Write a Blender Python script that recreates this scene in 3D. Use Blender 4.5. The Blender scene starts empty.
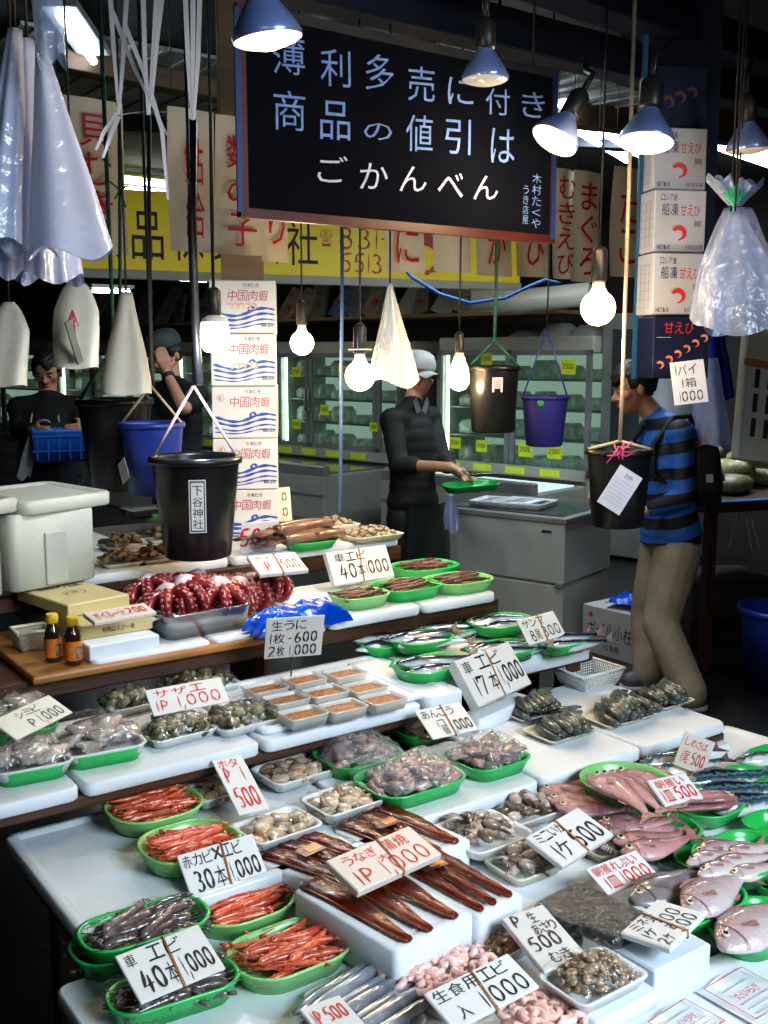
import bpy, math, random
import numpy as np
from mathutils import Vector, Matrix, Euler
random.seed(7)
PI=math.pi; R=math.radians
SC=bpy.context.scene; COL=SC.collection
F=1052.; PITCH=R(8.5); YAW=R(54.5); CZ=1.65
CAM=Vector((0,0,CZ))
_cp,_sp=math.cos(PITCH),math.sin(PITCH)
FW=Vector((math.cos(YAW)*_cp,math.sin(YAW)*_cp,-_sp))
RT=Vector((math.sin(YAW),-math.cos(YAW),0))
UP=Vector((math.cos(YAW)*_sp,math.sin(YAW)*_sp,_cp))
FH=Vector((math.cos(YAW),math.sin(YAW),0))
def ray(px,py): return FW+RT*((px-384)/F)-UP*((py-512)/F)
def P(px,py,z):
    d=ray(px,py); return CAM+d*((z-CZ)/d.z)
def D(px,py,t): return CAM+ray(px,py)*t
def proj(v):
    v=Vector(v)-CAM; d=v.dot(FW); return (384+F*v.dot(RT)/d,512-F*v.dot(UP)/d)
def onplane(px,py,p0,n):
    d=ray(px,py); return CAM+d*((p0-CAM).dot(n)/d.dot(n))

# ---------------- materials
MATS={}
def mat(name,col,rough=.5,col2=None,ns=8.,metal=0,bump=0,bs=40.,spec=.5,emit=0,rnd=0,trans=0,coat=0,ramp=None,ecol=None,stretch=None):
    if name in MATS: return MATS[name]
    m=bpy.data.materials.new(name); m.use_nodes=True; nt=m.node_tree; N=nt.nodes; L=nt.links
    b=N['Principled BSDF']
    b.inputs['Base Color'].default_value=(*col,1); b.inputs['Roughness'].default_value=rough
    b.inputs['Metallic'].default_value=metal; b.inputs['Specular IOR Level'].default_value=spec
    b.inputs['Transmission Weight'].default_value=trans; b.inputs['Coat Weight'].default_value=coat
    b.inputs['Coat Roughness'].default_value=.08
    if emit:
        b.inputs['Emission Color'].default_value=(*(ecol or col),1); b.inputs['Emission Strength'].default_value=emit
    tc=N.new('ShaderNodeTexCoord'); src=tc.outputs['Object']
    if stretch:
        mp=N.new('ShaderNodeMapping'); mp.inputs['Scale'].default_value=stretch; L.new(src,mp.inputs['Vector']); src=mp.outputs['Vector']
    if col2 or rnd:
        fac=None
        if col2:
            nz=N.new('ShaderNodeTexNoise'); nz.inputs['Scale'].default_value=ns; nz.inputs['Detail'].default_value=4
            L.new(src,nz.inputs['Vector'])
            mr=N.new('ShaderNodeMapRange'); mr.inputs['From Min'].default_value=.35; mr.inputs['From Max'].default_value=.65
            L.new(nz.outputs['Fac'],mr.inputs['Value'])
            mx=N.new('ShaderNodeMix'); mx.data_type='RGBA'; mx.inputs[6].default_value=(*col,1); mx.inputs[7].default_value=(*col2,1)
            L.new(mr.outputs[0],mx.inputs[0]); out=mx.outputs[2]
        else:
            rg=N.new('ShaderNodeRGB'); rg.outputs[0].default_value=(*col,1); out=rg.outputs[0]
        if rnd:
            oi=N.new('ShaderNodeObjectInfo'); hs=N.new('ShaderNodeHueSaturation')
            m2=N.new('ShaderNodeMapRange'); m2.inputs['To Min'].default_value=1-rnd; m2.inputs['To Max'].default_value=1+rnd
            L.new(oi.outputs['Random'],m2.inputs['Value']); L.new(m2.outputs[0],hs.inputs['Value']); L.new(out,hs.inputs['Color']); out=hs.outputs[0]
        L.new(out,b.inputs['Base Color'])
    if ramp:   # ramp: (axis index, scale, [(pos,col)...], noise amount)
        ax,sc,stops,na=ramp
        sx=N.new('ShaderNodeSeparateXYZ'); L.new(tc.outputs['Object'],sx.inputs[0])
        ma=N.new('ShaderNodeMath'); ma.operation='MULTIPLY_ADD'; ma.inputs[1].default_value=sc; ma.inputs[2].default_value=.5
        L.new(sx.outputs[ax],ma.inputs[0]); o=ma.outputs[0]
        if na:
            nz=N.new('ShaderNodeTexNoise'); nz.inputs['Scale'].default_value=ns; L.new(src,nz.inputs['Vector'])
            m3=N.new('ShaderNodeMath'); m3.operation='MULTIPLY_ADD'; m3.inputs[1].default_value=na; L.new(nz.outputs['Fac'],m3.inputs[0])
            m4=N.new('ShaderNodeMath'); m4.operation='SUBTRACT'; m4.inputs[1].default_value=na*.5; L.new(o,m4.inputs[0]); L.new(m4.outputs[0],m3.inputs[2]); o=m3.outputs[0]
        cr=N.new('ShaderNodeValToRGB'); L.new(o,cr.inputs[0]); e=cr.color_ramp.elements
        e[0].position=stops[0][0]; e[0].color=(*stops[0][1],1); e[1].position=stops[-1][0]; e[1].color=(*stops[-1][1],1)
        for p_,c_ in stops[1:-1]:
            k=e.new(p_); k.color=(*c_,1)
        L.new(cr.outputs[0],b.inputs['Base Color'])
    if bump:
        nb=N.new('ShaderNodeTexNoise'); nb.inputs['Scale'].default_value=bs; nb.inputs['Detail'].default_value=5; L.new(src,nb.inputs['Vector'])
        bp=N.new('ShaderNodeBump'); bp.inputs['Strength'].default_value=bump; bp.inputs['Distance'].default_value=.01
        L.new(nb.outputs['Fac'],bp.inputs['Height']); L.new(bp.outputs[0],b.inputs['Normal'])
    MATS[name]=m; return m
def film(name,tint=(1,1,1),gloss=.25,rough=.08,bump=.6,bs=30,opac=0,ocol=(.8,.85,.9)):
    if name in MATS: return MATS[name]
    m=bpy.data.materials.new(name); m.use_nodes=True; nt=m.node_tree; N=nt.nodes; L=nt.links; N.clear()
    out=N.new('ShaderNodeOutputMaterial'); tr=N.new('ShaderNodeBsdfTransparent'); tr.inputs[0].default_value=(*tint,1)
    gl=N.new('ShaderNodeBsdfGlossy'); gl.inputs['Roughness'].default_value=rough; gl.inputs['Color'].default_value=(1,1,1,1)
    tc=N.new('ShaderNodeTexCoord'); nb=N.new('ShaderNodeTexNoise'); nb.inputs['Scale'].default_value=bs; nb.inputs['Detail'].default_value=3; nb.inputs['Distortion'].default_value=1.5
    L.new(tc.outputs['Object'],nb.inputs['Vector'])
    bp=N.new('ShaderNodeBump'); bp.inputs['Strength'].default_value=bump; bp.inputs['Distance'].default_value=.02; L.new(nb.outputs['Fac'],bp.inputs['Height']); L.new(bp.outputs[0],gl.inputs['Normal'])
    fr=N.new('ShaderNodeLayerWeight'); fr.inputs[0].default_value=.5; L.new(bp.outputs[0],fr.inputs['Normal'])
    pw=N.new('ShaderNodeMath'); pw.operation='POWER'; pw.inputs[1].default_value=5; L.new(fr.outputs['Facing'],pw.inputs[0])
    ad=N.new('ShaderNodeMath'); ad.operation='MULTIPLY_ADD'; ad.inputs[1].default_value=.35; ad.inputs[2].default_value=gloss*.2; ad.use_clamp=True; L.new(pw.outputs[0],ad.inputs[0])
    mx=N.new('ShaderNodeMixShader'); L.new(ad.outputs[0],mx.inputs[0])
    if opac:
        df=N.new('ShaderNodeBsdfPrincipled'); df.inputs['Base Color'].default_value=(*ocol,1); df.inputs['Roughness'].default_value=.3
        m2=N.new('ShaderNodeMixShader'); m2.inputs[0].default_value=opac; L.new(tr.outputs[0],m2.inputs[1]); L.new(df.outputs[0],m2.inputs[2]); L.new(m2.outputs[0],mx.inputs[1])
    else: L.new(tr.outputs[0],mx.inputs[1])
    L.new(gl.outputs[0],mx.inputs[2]); L.new(mx.outputs[0],out.inputs[0]); MATS[name]=m; return m

# ---------------- mesh builder
_txt={}
def text_geo(s):
    if s in _txt: return _txt[s]
    c=bpy.data.curves.new('t','FONT'); c.body=s; c.resolution_u=2; o=bpy.data.objects.new('t',c); COL.objects.link(o)
    bpy.context.view_layer.update(); dg=bpy.context.evaluated_depsgraph_get()
    m=bpy.data.meshes.new_from_object(o.evaluated_get(dg))
    vs=[(v.co.x,v.co.y) for v in m.vertices]; fs=[tuple(p.vertices) for p in m.polygons]
    bpy.data.objects.remove(o); bpy.data.curves.remove(c); bpy.data.meshes.remove(m)
    if vs:
        x0=min(v[0] for v in vs);x1=max(v[0] for v in vs);y0=min(v[1] for v in vs);y1=max(v[1] for v in vs)
        if s in ('一','-','ー'): y0-=.3; y1+=.3
        vs=[((x-x0)/(x1-x0+1e-6),(y-y0)/(y1-y0+1e-6)) for x,y in vs]
    _txt[s]=(vs,fs); return _txt[s]
def _arc(cx,cy,rx,ry,a0,a1,n=14): return [(cx+rx*math.cos(R(a0+(a1-a0)*i/n)),cy+ry*math.sin(R(a0+(a1-a0)*i/n))) for i in range(n+1)]
STK={'0':[_arc(.5,.5,.36,.46,100,465,18)],
'1':[[(.55,1),(.5,.5),(.42,0)]],
'2':[_arc(.45,.72,.33,.26,160,-40,10)+[(.3,.25),(.05,.03),(.5,.1),(.95,.04)]],
'3':[_arc(.45,.75,.3,.22,140,-80,10)+_arc(.45,.28,.38,.26,80,-150,10)],
'4':[[(.4,1),(.22,.6),(.05,.32),(.5,.34),(.95,.38)],[(.68,.75),(.6,.3),(.52,-.02)]],
'5':[[(.3,.95),(.25,.75),(.2,.55)]+_arc(.45,.33,.38,.28,110,-140,12),[(.3,.95),(.6,.97),(.95,1)]],
'6':[[(.7,1),(.35,.7),(.15,.35)]+_arc(.5,.25,.34,.25,180,520,14)],
'7':[[(.08,.7),(.1,.95),(.5,.93),(.9,.95),(.65,.5),(.45,0)]],
'8':[_arc(.5,.76,.26,.22,60,270,8)+_arc(.5,.26,.34,.27,90,-270,14)+_arc(.5,.76,.26,.22,-90,60,8)],
',':[[(.6,.15),(.45,-.1),(.25,-.3)]],
'-':[[(.15,.5),(.85,.55)]],
'P':[[(.25,.95),(.2,.5),(.15,0)],_arc(.35,.7,.4,.27,120,-110,12)]}
class MB:
    def __init__(s): s.v=[]; s.f=[]; s.m=[]; s.sm=[]; s.mats=[]
    def mi(s,m):
        if m not in s.mats: s.mats.append(m)
        return s.mats.index(m)
    def add(s,vs,fs,m,smooth=True,M=None):
        o=len(s.v); k=s.mi(m)
        if M is not None: vs=[tuple(M@Vector(v)) for v in vs]
        s.v+=[tuple(v) for v in vs]
        for f in fs: s.f.append(tuple(i+o for i in f)); s.m.append(k); s.sm.append(smooth)
    def merge(s,o,M=None):
        n=len(s.v); s.v+=[tuple(M@Vector(v)) for v in o.v] if M is not None else o.v
        for f,k,q in zip(o.f,o.m,o.sm): s.f.append(tuple(i+n for i in f)); s.m.append(s.mi(o.mats[k])); s.sm.append(q)
    def rings(s,rs,m,cap0=True,cap1=True,closed=True,smooth=True,M=None):
        n=len(rs[0]); vs=[p for r in rs for p in r]; fs=[]
        for i in range(len(rs)-1):
            for j in range(n if closed else n-1):
                a=i*n+j;b=i*n+(j+1)%n; fs.append((a,b,b+n,a+n))
        s.add(vs,fs,m,smooth,M); o=len(s.v)-len(vs); k=s.mi(m)
        if cap0: s.f.append(tuple(o+j for j in reversed(range(n)))); s.m.append(k); s.sm.append(False)
        if cap1: s.f.append(tuple(o+(len(rs)-1)*n+j for j in range(n))); s.m.append(k); s.sm.append(False)
    def box(s,c,d,m,M=None,bev=0):
        x,y,z=[q/2 for q in d]; b=min(bev,x*.9,y*.9,z*.9)
        if not b:
            vs=[(c[0]+i*x,c[1]+j*y,c[2]+k*z) for i in(-1,1) for j in(-1,1) for k in(-1,1)]
            s.add(vs,[(0,1,3,2),(4,6,7,5),(0,4,5,1),(2,3,7,6),(0,2,6,4),(1,5,7,3)],m,False,M); return
        rs=[]
        for zz,i in ((-z,b),(-z+b,0),(z-b,0),(z,b)):
            rs.append([(c[0]+px,c[1]+py,c[2]+zz) for px,py in rrect(2*x-2*i,2*y-2*i,max(b-i*.5,1e-4),2)])
        s.rings(rs,m,M=M,smooth=False)
    def lathe(s,prof,m,n=20,M=None,cap=True):
        s.rings([[(r*math.cos(2*PI*j/n),r*math.sin(2*PI*j/n),z) for j in range(n)] for r,z in prof],m,cap,cap,M=M)
    def tube(s,pts,r,m,n=8,M=None,cap=True):
        pts=[Vector(p) for p in pts]; rr=r if isinstance(r,(list,tuple)) else [r]*len(pts); rs=[]; pv=None
        for i,p in enumerate(pts):
            t=(pts[min(i+1,len(pts)-1)]-pts[max(i-1,0)])
            if t.length<1e-9: t=Vector((0,0,1))
            t.normalize()
            if pv is None: a=t.orthogonal().normalized()
            else:
                a=pv-t*pv.dot(t)
                if a.length<1e-6: a=t.orthogonal()
                a.normalize()
            pv=a; b=t.cross(a); rs.append([tuple(p+(a*math.cos(2*PI*j/n)+b*math.sin(2*PI*j/n))*rr[i]) for j in range(n)])
        s.rings(rs,m,cap,cap,M=M)
    def ell(s,c,r,m,n=10,k=6,M=None,rot=None):
        rs=[]
        Q=Euler(rot).to_matrix() if rot else None
        for i in range(k+1):
            a=-PI/2+PI*i/k; q=[]
            for j in range(n):
                v=Vector((math.cos(a)*math.cos(2*PI*j/n)*r[0],math.cos(a)*math.sin(2*PI*j/n)*r[1],math.sin(a)*r[2]))
                if abs(i-k/2)==k/2: v=Vector((v.x+1e-5*math.cos(2*PI*j/n),v.y+1e-5*math.sin(2*PI*j/n),v.z))
                if Q: v=Q@v
                q.append(tuple(v+Vector(c)))
            rs.append(q)
        s.rings(rs,m,M=M)
    def cap(s,p0,p1,r0,r1,m,n=12):   # tapered capsule
        p0,p1=Vector(p0),Vector(p1); t=(p1-p0); L=t.length or 1e-6; t=t/L; pts=[];rr=[]
        for i in range(5): a=PI/2*(1-i/4); pts.append(p0-t*r0*math.sin(a)); rr.append(max(r0*math.cos(a),1e-4))
        for i in range(1,5): a=PI/2*i/4; 
        for i in range(5): a=PI/2*i/4; pts.append(p1+t*r1*math.sin(a)); rr.append(max(r1*math.cos(a),1e-4))
        s.tube(pts,rr,m,n)
    def sheet(s,fn,nu,nv,m,smooth=True,M=None):
        vs=[fn(i/nu,j/nv) for j in range(nv+1) for i in range(nu+1)]
        fs=[(j*(nu+1)+i,j*(nu+1)+i+1,(j+1)*(nu+1)+i+1,(j+1)*(nu+1)+i) for j in range(nv) for i in range(nu)]
        s.add(vs,fs,m,smooth,M)
    def poly(s,pts,m,z=0,M=None): s.add([(x,y,z) for x,y in pts],[tuple(range(len(pts)))],m,False,M)
    def ribbon(s,pts,w,m,z=0,M=None):
        if len(pts)<3: pts=[pts[0],((pts[0][0]+pts[-1][0])/2,(pts[0][1]+pts[-1][1])/2),pts[-1]]
        vs=[];n=len(pts)
        for i,(x,y) in enumerate(pts):
            a=pts[max(i-1,0)];b=pts[min(i+1,n-1)];dx,dy=b[0]-a[0],b[1]-a[1];l=math.hypot(dx,dy) or 1
            k=w*(.5 if i in(0,n-1) else .85+.3*math.sin(i*1.3))*.5
            vs+=[(x-dy/l*k,y+dx/l*k,z),(x+dy/l*k,y-dx/l*k,z)]
        s.add(vs,[(2*i,2*i+1,2*i+3,2*i+2) for i in range(n-1)],m,False,M)
    def text(s,t,x,y,w,h,m,z=0,M=None,shear=0,vert=False,pen=.13,rot=0):
        # one glyph at a time, spread over the box
        n=len(t)
        if rot:
            Q=Matrix.Translation((x+w/2,y+h/2,0))@Matrix.Rotation(rot,4,'Z')@Matrix.Translation((-x-w/2,-y-h/2,0)); M=(M@Q) if M is not None else Q
        wts=[(.35 if c in ',1-' and not vert else (.15 if c==' ' else 1)) for c in t]; tot=sum(wts); acc=0
        for c,wt in zip(t,wts):
            if vert: gx,gy,gw,gh=x,y+h-(acc+wt)/tot*h,w,h*wt/tot*.86
            else: gx,gy,gw,gh=x+acc/tot*w,y,w*wt/tot*.88,h
            acc+=wt
            if c==' ': continue
            if c in STK and pen:
                for st in STK[c]:
                    s.ribbon([(gx+px*gw+shear*py*gh,gy+py*gh) for px,py in st],pen*min(h,gw*2.2) if not vert else pen*gh,m,z,M)
            else:
                vs,fs=text_geo(c)
                if not vs: continue
                if c in 'のーくへ': gy+=gh*.12; gh*=.7
                s.add([(gx+vx*gw+shear*vy*gh,gy+vy*gh,z) for vx,vy in vs],fs,m,False,M)
    def mesh(s,name):
        me=bpy.data.meshes.new(name); me.from_pydata(s.v,[],s.f)
        for m in s.mats: me.materials.append(m)
        me.polygons.foreach_set('material_index',s.m); me.polygons.foreach_set('use_smooth',s.sm); me.update(); return me
    def build(s,name,parent=None,loc=None,rot=None,label=None,cat=None,group=None,kind=None,M=None):
        o=bpy.data.objects.new(name,s.mesh(name)); COL.objects.link(o)
        if parent: o.parent=parent
        if loc is not None: o.location=loc
        if rot is not None: o.rotation_euler=rot
        if M is not None: o.matrix_world=M
        tag(o,label,cat,group,kind); return o
def tag(o,label=None,cat=None,group=None,kind=None):
    if label:
        o['label']=label
        if len(label.split())>16: print('LONG',label)
    if cat: o['category']=cat
    if group: o['group']=group
    if kind: o['kind']=kind
    return o
def empty(name,loc=(0,0,0),rot=(0,0,0),label=None,cat=None,group=None,M=None):
    o=bpy.data.objects.new(name,None); o.empty_display_size=.05; COL.objects.link(o); o.location=loc; o.rotation_euler=rot
    if M is not None: o.matrix_world=M
    return tag(o,label,cat,group)
KIDS={}
def dup(src,M=None,label=None,cat=None,group=None,scale=1):
    c=src.copy(); COL.objects.link(c)
    if M is not None: c.matrix_world=M@Matrix.Scale(scale,4)
    if label: c['label']=label
    if cat: c['category']=cat
    if group: c['group']=group
    for ch in src.children:
        d=ch.copy(); COL.objects.link(d); d.parent=c
        for g in ch.children:
            e=g.copy(); COL.objects.link(e); e.parent=d
    return c
def TM(loc,rz=0,rx=0,ry=0): return Matrix.Translation(loc)@Euler((rx,ry,rz)).to_matrix().to_4x4()
def rrect(w,d,r,n=4):
    r=min(r,w/2-1e-5,d/2-1e-5); pts=[]
    for cx,cy,a in ((w/2-r,d/2-r,0),(-w/2+r,d/2-r,90),(-w/2+r,-d/2+r,180),(w/2-r,-d/2+r,270)):
        for i in range(n+1): q=R(a+90*i/n); pts.append((cx+r*math.cos(q),cy+r*math.sin(q)))
    return pts
def traymb(w,d,h,m,wall=.006,flare=.02,corner=.03,rim=.006,n=5,floor=.004,M=None):
    b=MB(); c=corner
    def rg(i,z,cc=None): return [(x,y,z) for x,y in rrect(w-2*i,d-2*i,max((cc or c)-i*.6,.002),n)]
    rs=[rg(flare,0),rg(flare*.25,h*.75),rg(0,h*.93),rg(-.001,h),rg(rim*.5,h+.001),rg(rim,h-.001),rg(rim+wall*.3+flare*.25,h*.7),rg(wall+flare,floor)]
    b.rings(rs,m,M=M); return b
def slabmb(w,d,h,m,corner=.015,lip=0,bev=.004):
    b=MB()
    def rg(i,z): return [(x,y,z) for x,y in rrect(w-2*i,d-2*i,max(corner-i*.5,.002),3)]
    rs=[rg(bev,0),rg(0,bev),rg(0,h-bev),rg(bev,h)]
    if lip: rs+=[rg(.02,h),rg(.026,h-lip)]
    b.rings(rs,m); return b
# fit an axis-aligned (rot about z) rounded rectangle to a bounding box measured in the photograph
def fit(x0,y0,x1,y1,z,h=.03,asp=1.3,rot=0,corner=.3):
    cx,cy=(x0+x1)/2,(y0+y1)/2; c=P(cx,cy,z); q=np.array([c.x,c.y,math.log(.17),math.log(.17/asp)]); tgt=np.array([x0,y0,x1,y1,0.])
    cr,sr=math.cos(rot),math.sin(rot)
    def ev(q):
        w,d=math.exp(q[2]),math.exp(q[3]); xs=[];ys=[]
        for zz,s in ((z,1),(z-h,.85)):
            for x,y in rrect(w*s,d*s,corner*min(w,d),3):
                a,b=proj((q[0]+x*cr-y*sr,q[1]+x*sr+y*cr,zz)); xs.append(a);ys.append(b)
        return np.array([min(xs),min(ys),max(xs),max(ys),(q[2]-q[3]-math.log(asp))*12])
    for it in range(12):
        f=ev(q); J=np.zeros((5,4))
        for k in range(4):
            e=np.zeros(4);e[k]=1e-4; J[:,k]=(ev(q+e)-f)/1e-4
        st=np.linalg.lstsq(J,tgt-f,rcond=None)[0]; q=q+np.clip(st,-.15,.15)
    return Vector((q[0],q[1],z-h)),math.exp(q[2]),math.exp(q[3])
def scatter(n,w,d,rz0=0,jit=.5,hz=.02,layers=2,minr=0):
    out=[];ga=PI*(3-5**.5)
    for i in range(n):
        u=math.sqrt((i+.5)/n); a=i*ga
        x,y=u*math.cos(a),u*math.sin(a)
        # square the circle a little
        k=max(abs(math.cos(a)),abs(math.sin(a))); g=1+(1/k-1)*.6
        x=x*g*w/2+random.uniform(-.04,.04)*w; y=y*g*d/2+random.uniform(-.04,.04)*d
        z=hz*(1-u*u)+random.uniform(0,hz*.25)
        out.append((x,y,z,rz0+random.uniform(-jit,jit)))
    return out
def blob(mb,name,voxel=.01,it=3,m=None,parent=None,fac=.5,**kw):
    o=mb.build(name); md=o.modifiers.new('r','REMESH'); md.mode='VOXEL'; md.voxel_size=voxel; md.use_smooth_shade=True
    ms=o.modifiers.new('s','SMOOTH'); ms.factor=fac; ms.iterations=it
    bpy.context.view_layer.update(); dg=bpy.context.evaluated_depsgraph_get(); me=bpy.data.meshes.new_from_object(o.evaluated_get(dg))
    bpy.data.objects.remove(o); me.materials.clear(); me.materials.append(m or mb.mats[0])
    for p in me.polygons: p.material_index=0; p.use_smooth=True
    o=bpy.data.objects.new(name,me); COL.objects.link(o)
    if parent: o.parent=parent
    tag(o,**kw); return o
FOAM=mat('foam_white',(.72,.76,.8),.5,(.64,.68,.73),3,bump=.08,bs=90,spec=.3)
FOAMW=mat('foam_wet',(.66,.71,.74),.16,(.55,.61,.65),5,bump=.12,bs=25,spec=.5)
FOAMO=mat('foam_old',(.55,.55,.48),.5,(.45,.45,.38),4,bump=.1,bs=60)
GREEN=mat('green_plastic',(.02,.36,.075),.28,(.035,.5,.13),3,spec=.6)
LGREEN=mat('light_green_plastic',(.17,.48,.15),.28,(.26,.6,.22),3,spec=.6)
WOOD=mat('dark_wood',(.09,.035,.018),.45,(.045,.018,.01),6,bump=.15,stretch=(1,8,8))
YWOOD=mat('board_wood',(.42,.2,.06),.4,(.3,.13,.035),5,bump=.1,stretch=(1,9,1))
BLACK=mat('black_plastic',(.008,.009,.011),.3,(.015,.016,.018),6,spec=.4,bump=.05,bs=20)
BLUEP=mat('blue_plastic',(.015,.04,.3),.35,(.02,.055,.36),4,spec=.4)
STEEL=mat('steel',(.45,.47,.47),.25,(.3,.32,.33),6,metal=.9,bump=.05,bs=30)
DARK=mat('dark_metal',(.02,.022,.028),.4,(.035,.035,.04),8)
INKB=mat('black_ink',(.012,.012,.02),.5,(.02,.02,.03),9)
INKR=mat('red_ink',(.62,.02,.02),.5,(.5,.015,.02),9)
CARD=mat('card_paper',(.66,.66,.65),.5,(.6,.6,.59),4,bump=.03)
CARDP=mat('card_pinkish',(.68,.6,.54),.5,(.62,.55,.48),4,bump=.03)
RUBBER=mat('rubber_band',(.45,.2,.07),.5,(.35,.15,.05),9)
WRAP=film('plastic_wrap',gloss=.22,rough=.1,bump=.9,bs=24)
SHRIMP=mat('red_shrimp',(.5,.05,.022),.25,(.62,.16,.08),60,rnd=.3,bump=.2,bs=120,coat=.5)
BROWNS=mat('brown_shrimp',(.14,.06,.035),.35,(.07,.032,.024),50,rnd=.3,bump=.2,bs=120,coat=.3)
DPRAWN=mat('dark_prawn',(.065,.05,.05),.22,(.16,.11,.11),50,rnd=.35,bump=.2,bs=120,coat=.6)
TPRAWN=mat('tiger_prawn',(.035,.045,.04),.28,(.1,.11,.09),45,rnd=.3,bump=.2,bs=100,coat=.5)
PSHRIMP=mat('pink_shrimp',(.85,.46,.4),.3,(.9,.7,.64),40,rnd=.15,coat=.5)
FIN=mat('fin_dark',(.08,.07,.08),.4,(.15,.12,.12),40,stretch=(1,6,1))
FINR=mat('fin_red',(.22,.1,.09),.4,(.35,.2,.18),40,stretch=(1,6,1))
EYEM=mat('fish_eye',(.01,.01,.012),.08,(.02,.02,.02),5,coat=1)
EYER=mat('fish_eye_ring',(.6,.55,.4),.2,(.5,.45,.3),20)

WRAP2=film('bag_wrap',gloss=.3,rough=.15,bump=.9,bs=26,opac=.12,ocol=(.7,.72,.75))
# ---------------- prototypes: (name, mesh, [(child name, mesh)...]); spawn makes real objects that share the meshes
def spawn(pr,M,label=None,cat=None,group=None,kind=None):
    o=bpy.data.objects.new(pr[0],pr[1]); COL.objects.link(o); o.matrix_world=M; tag(o,label,cat,group,kind)
    for nm,me in pr[2]:
        c=bpy.data.objects.new(nm,me); COL.objects.link(c); c.parent=o
    return o
def shrimp_proto(name,m,L=.09,curl=.5,r=.0085,legs=True,fat=1,long=1.0,stripe=None):
    b=MB(); pts=[];rr=[];n=16
    for i in range(n+1):
        s=i/n; a=curl*(s-.3)**2*1.8 if s>.3 else 0
        x=L*(s-.5); y=-L*curl*.55*max(0,s-.25)**2
        base=math.sin(PI*min(1,s*1.25+.12))**.6 if s<.62 else (1-(s-.62)/.38)*.62+.28
        rr.append(r*fat*(.25+.8*base)*(1 if i%2 else .86)); pts.append((x,y,r))
    rr[0]=.0012
    b.tube(pts,rr,m,7)
    if stripe:
        for i in (5,7,9,11,13): b.tube([pts[i],Vector(pts[i])+(Vector(pts[i+1])-Vector(pts[i]))*.45],[rr[i]*1.12]*2,stripe,7,cap=False)
    h=Vector(pts[0]); t=Vector(pts[-1]); dr=(t-Vector(pts[-2])).normalized()
    for s in (-1,0,1):  # tail fan
        e=t+dr*L*.14+Vector((0,s*L*.06,0)); b.tube([t,(t+e)/2,e],[.002,.0035,.001],m,4)
    b.tube([h,h+Vector((-L*.12,0,.003))],[.0018,.0004],m,4)
    if legs:
        for s in range(5):
            p=Vector(pts[4+2*s]); b.tube([p+Vector((0,-rr[4]*.7,0)),p+Vector((-L*.03,-rr[4]*1.9,-r*.6))],[.0011,.0007],m,3)
        for s in (-1,1):
            b.tube([h,h+Vector((-L*.2*long,s*.008,.004)),h+Vector((-L*.1*long,s*.02,.006)),h+Vector((L*.35*long,s*.026,.003))],[.0006]*4,m,3)
    e=MB(); e.ell((pts[1][0],.0035,r+.004),(.0016,.0016,.0016),EYEM,6,4); e.ell((pts[1][0],-.0035,r+.004),(.0016,.0016,.0016),EYEM,6,4); b.merge(e)
    return (name,b.mesh(name),[])
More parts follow.
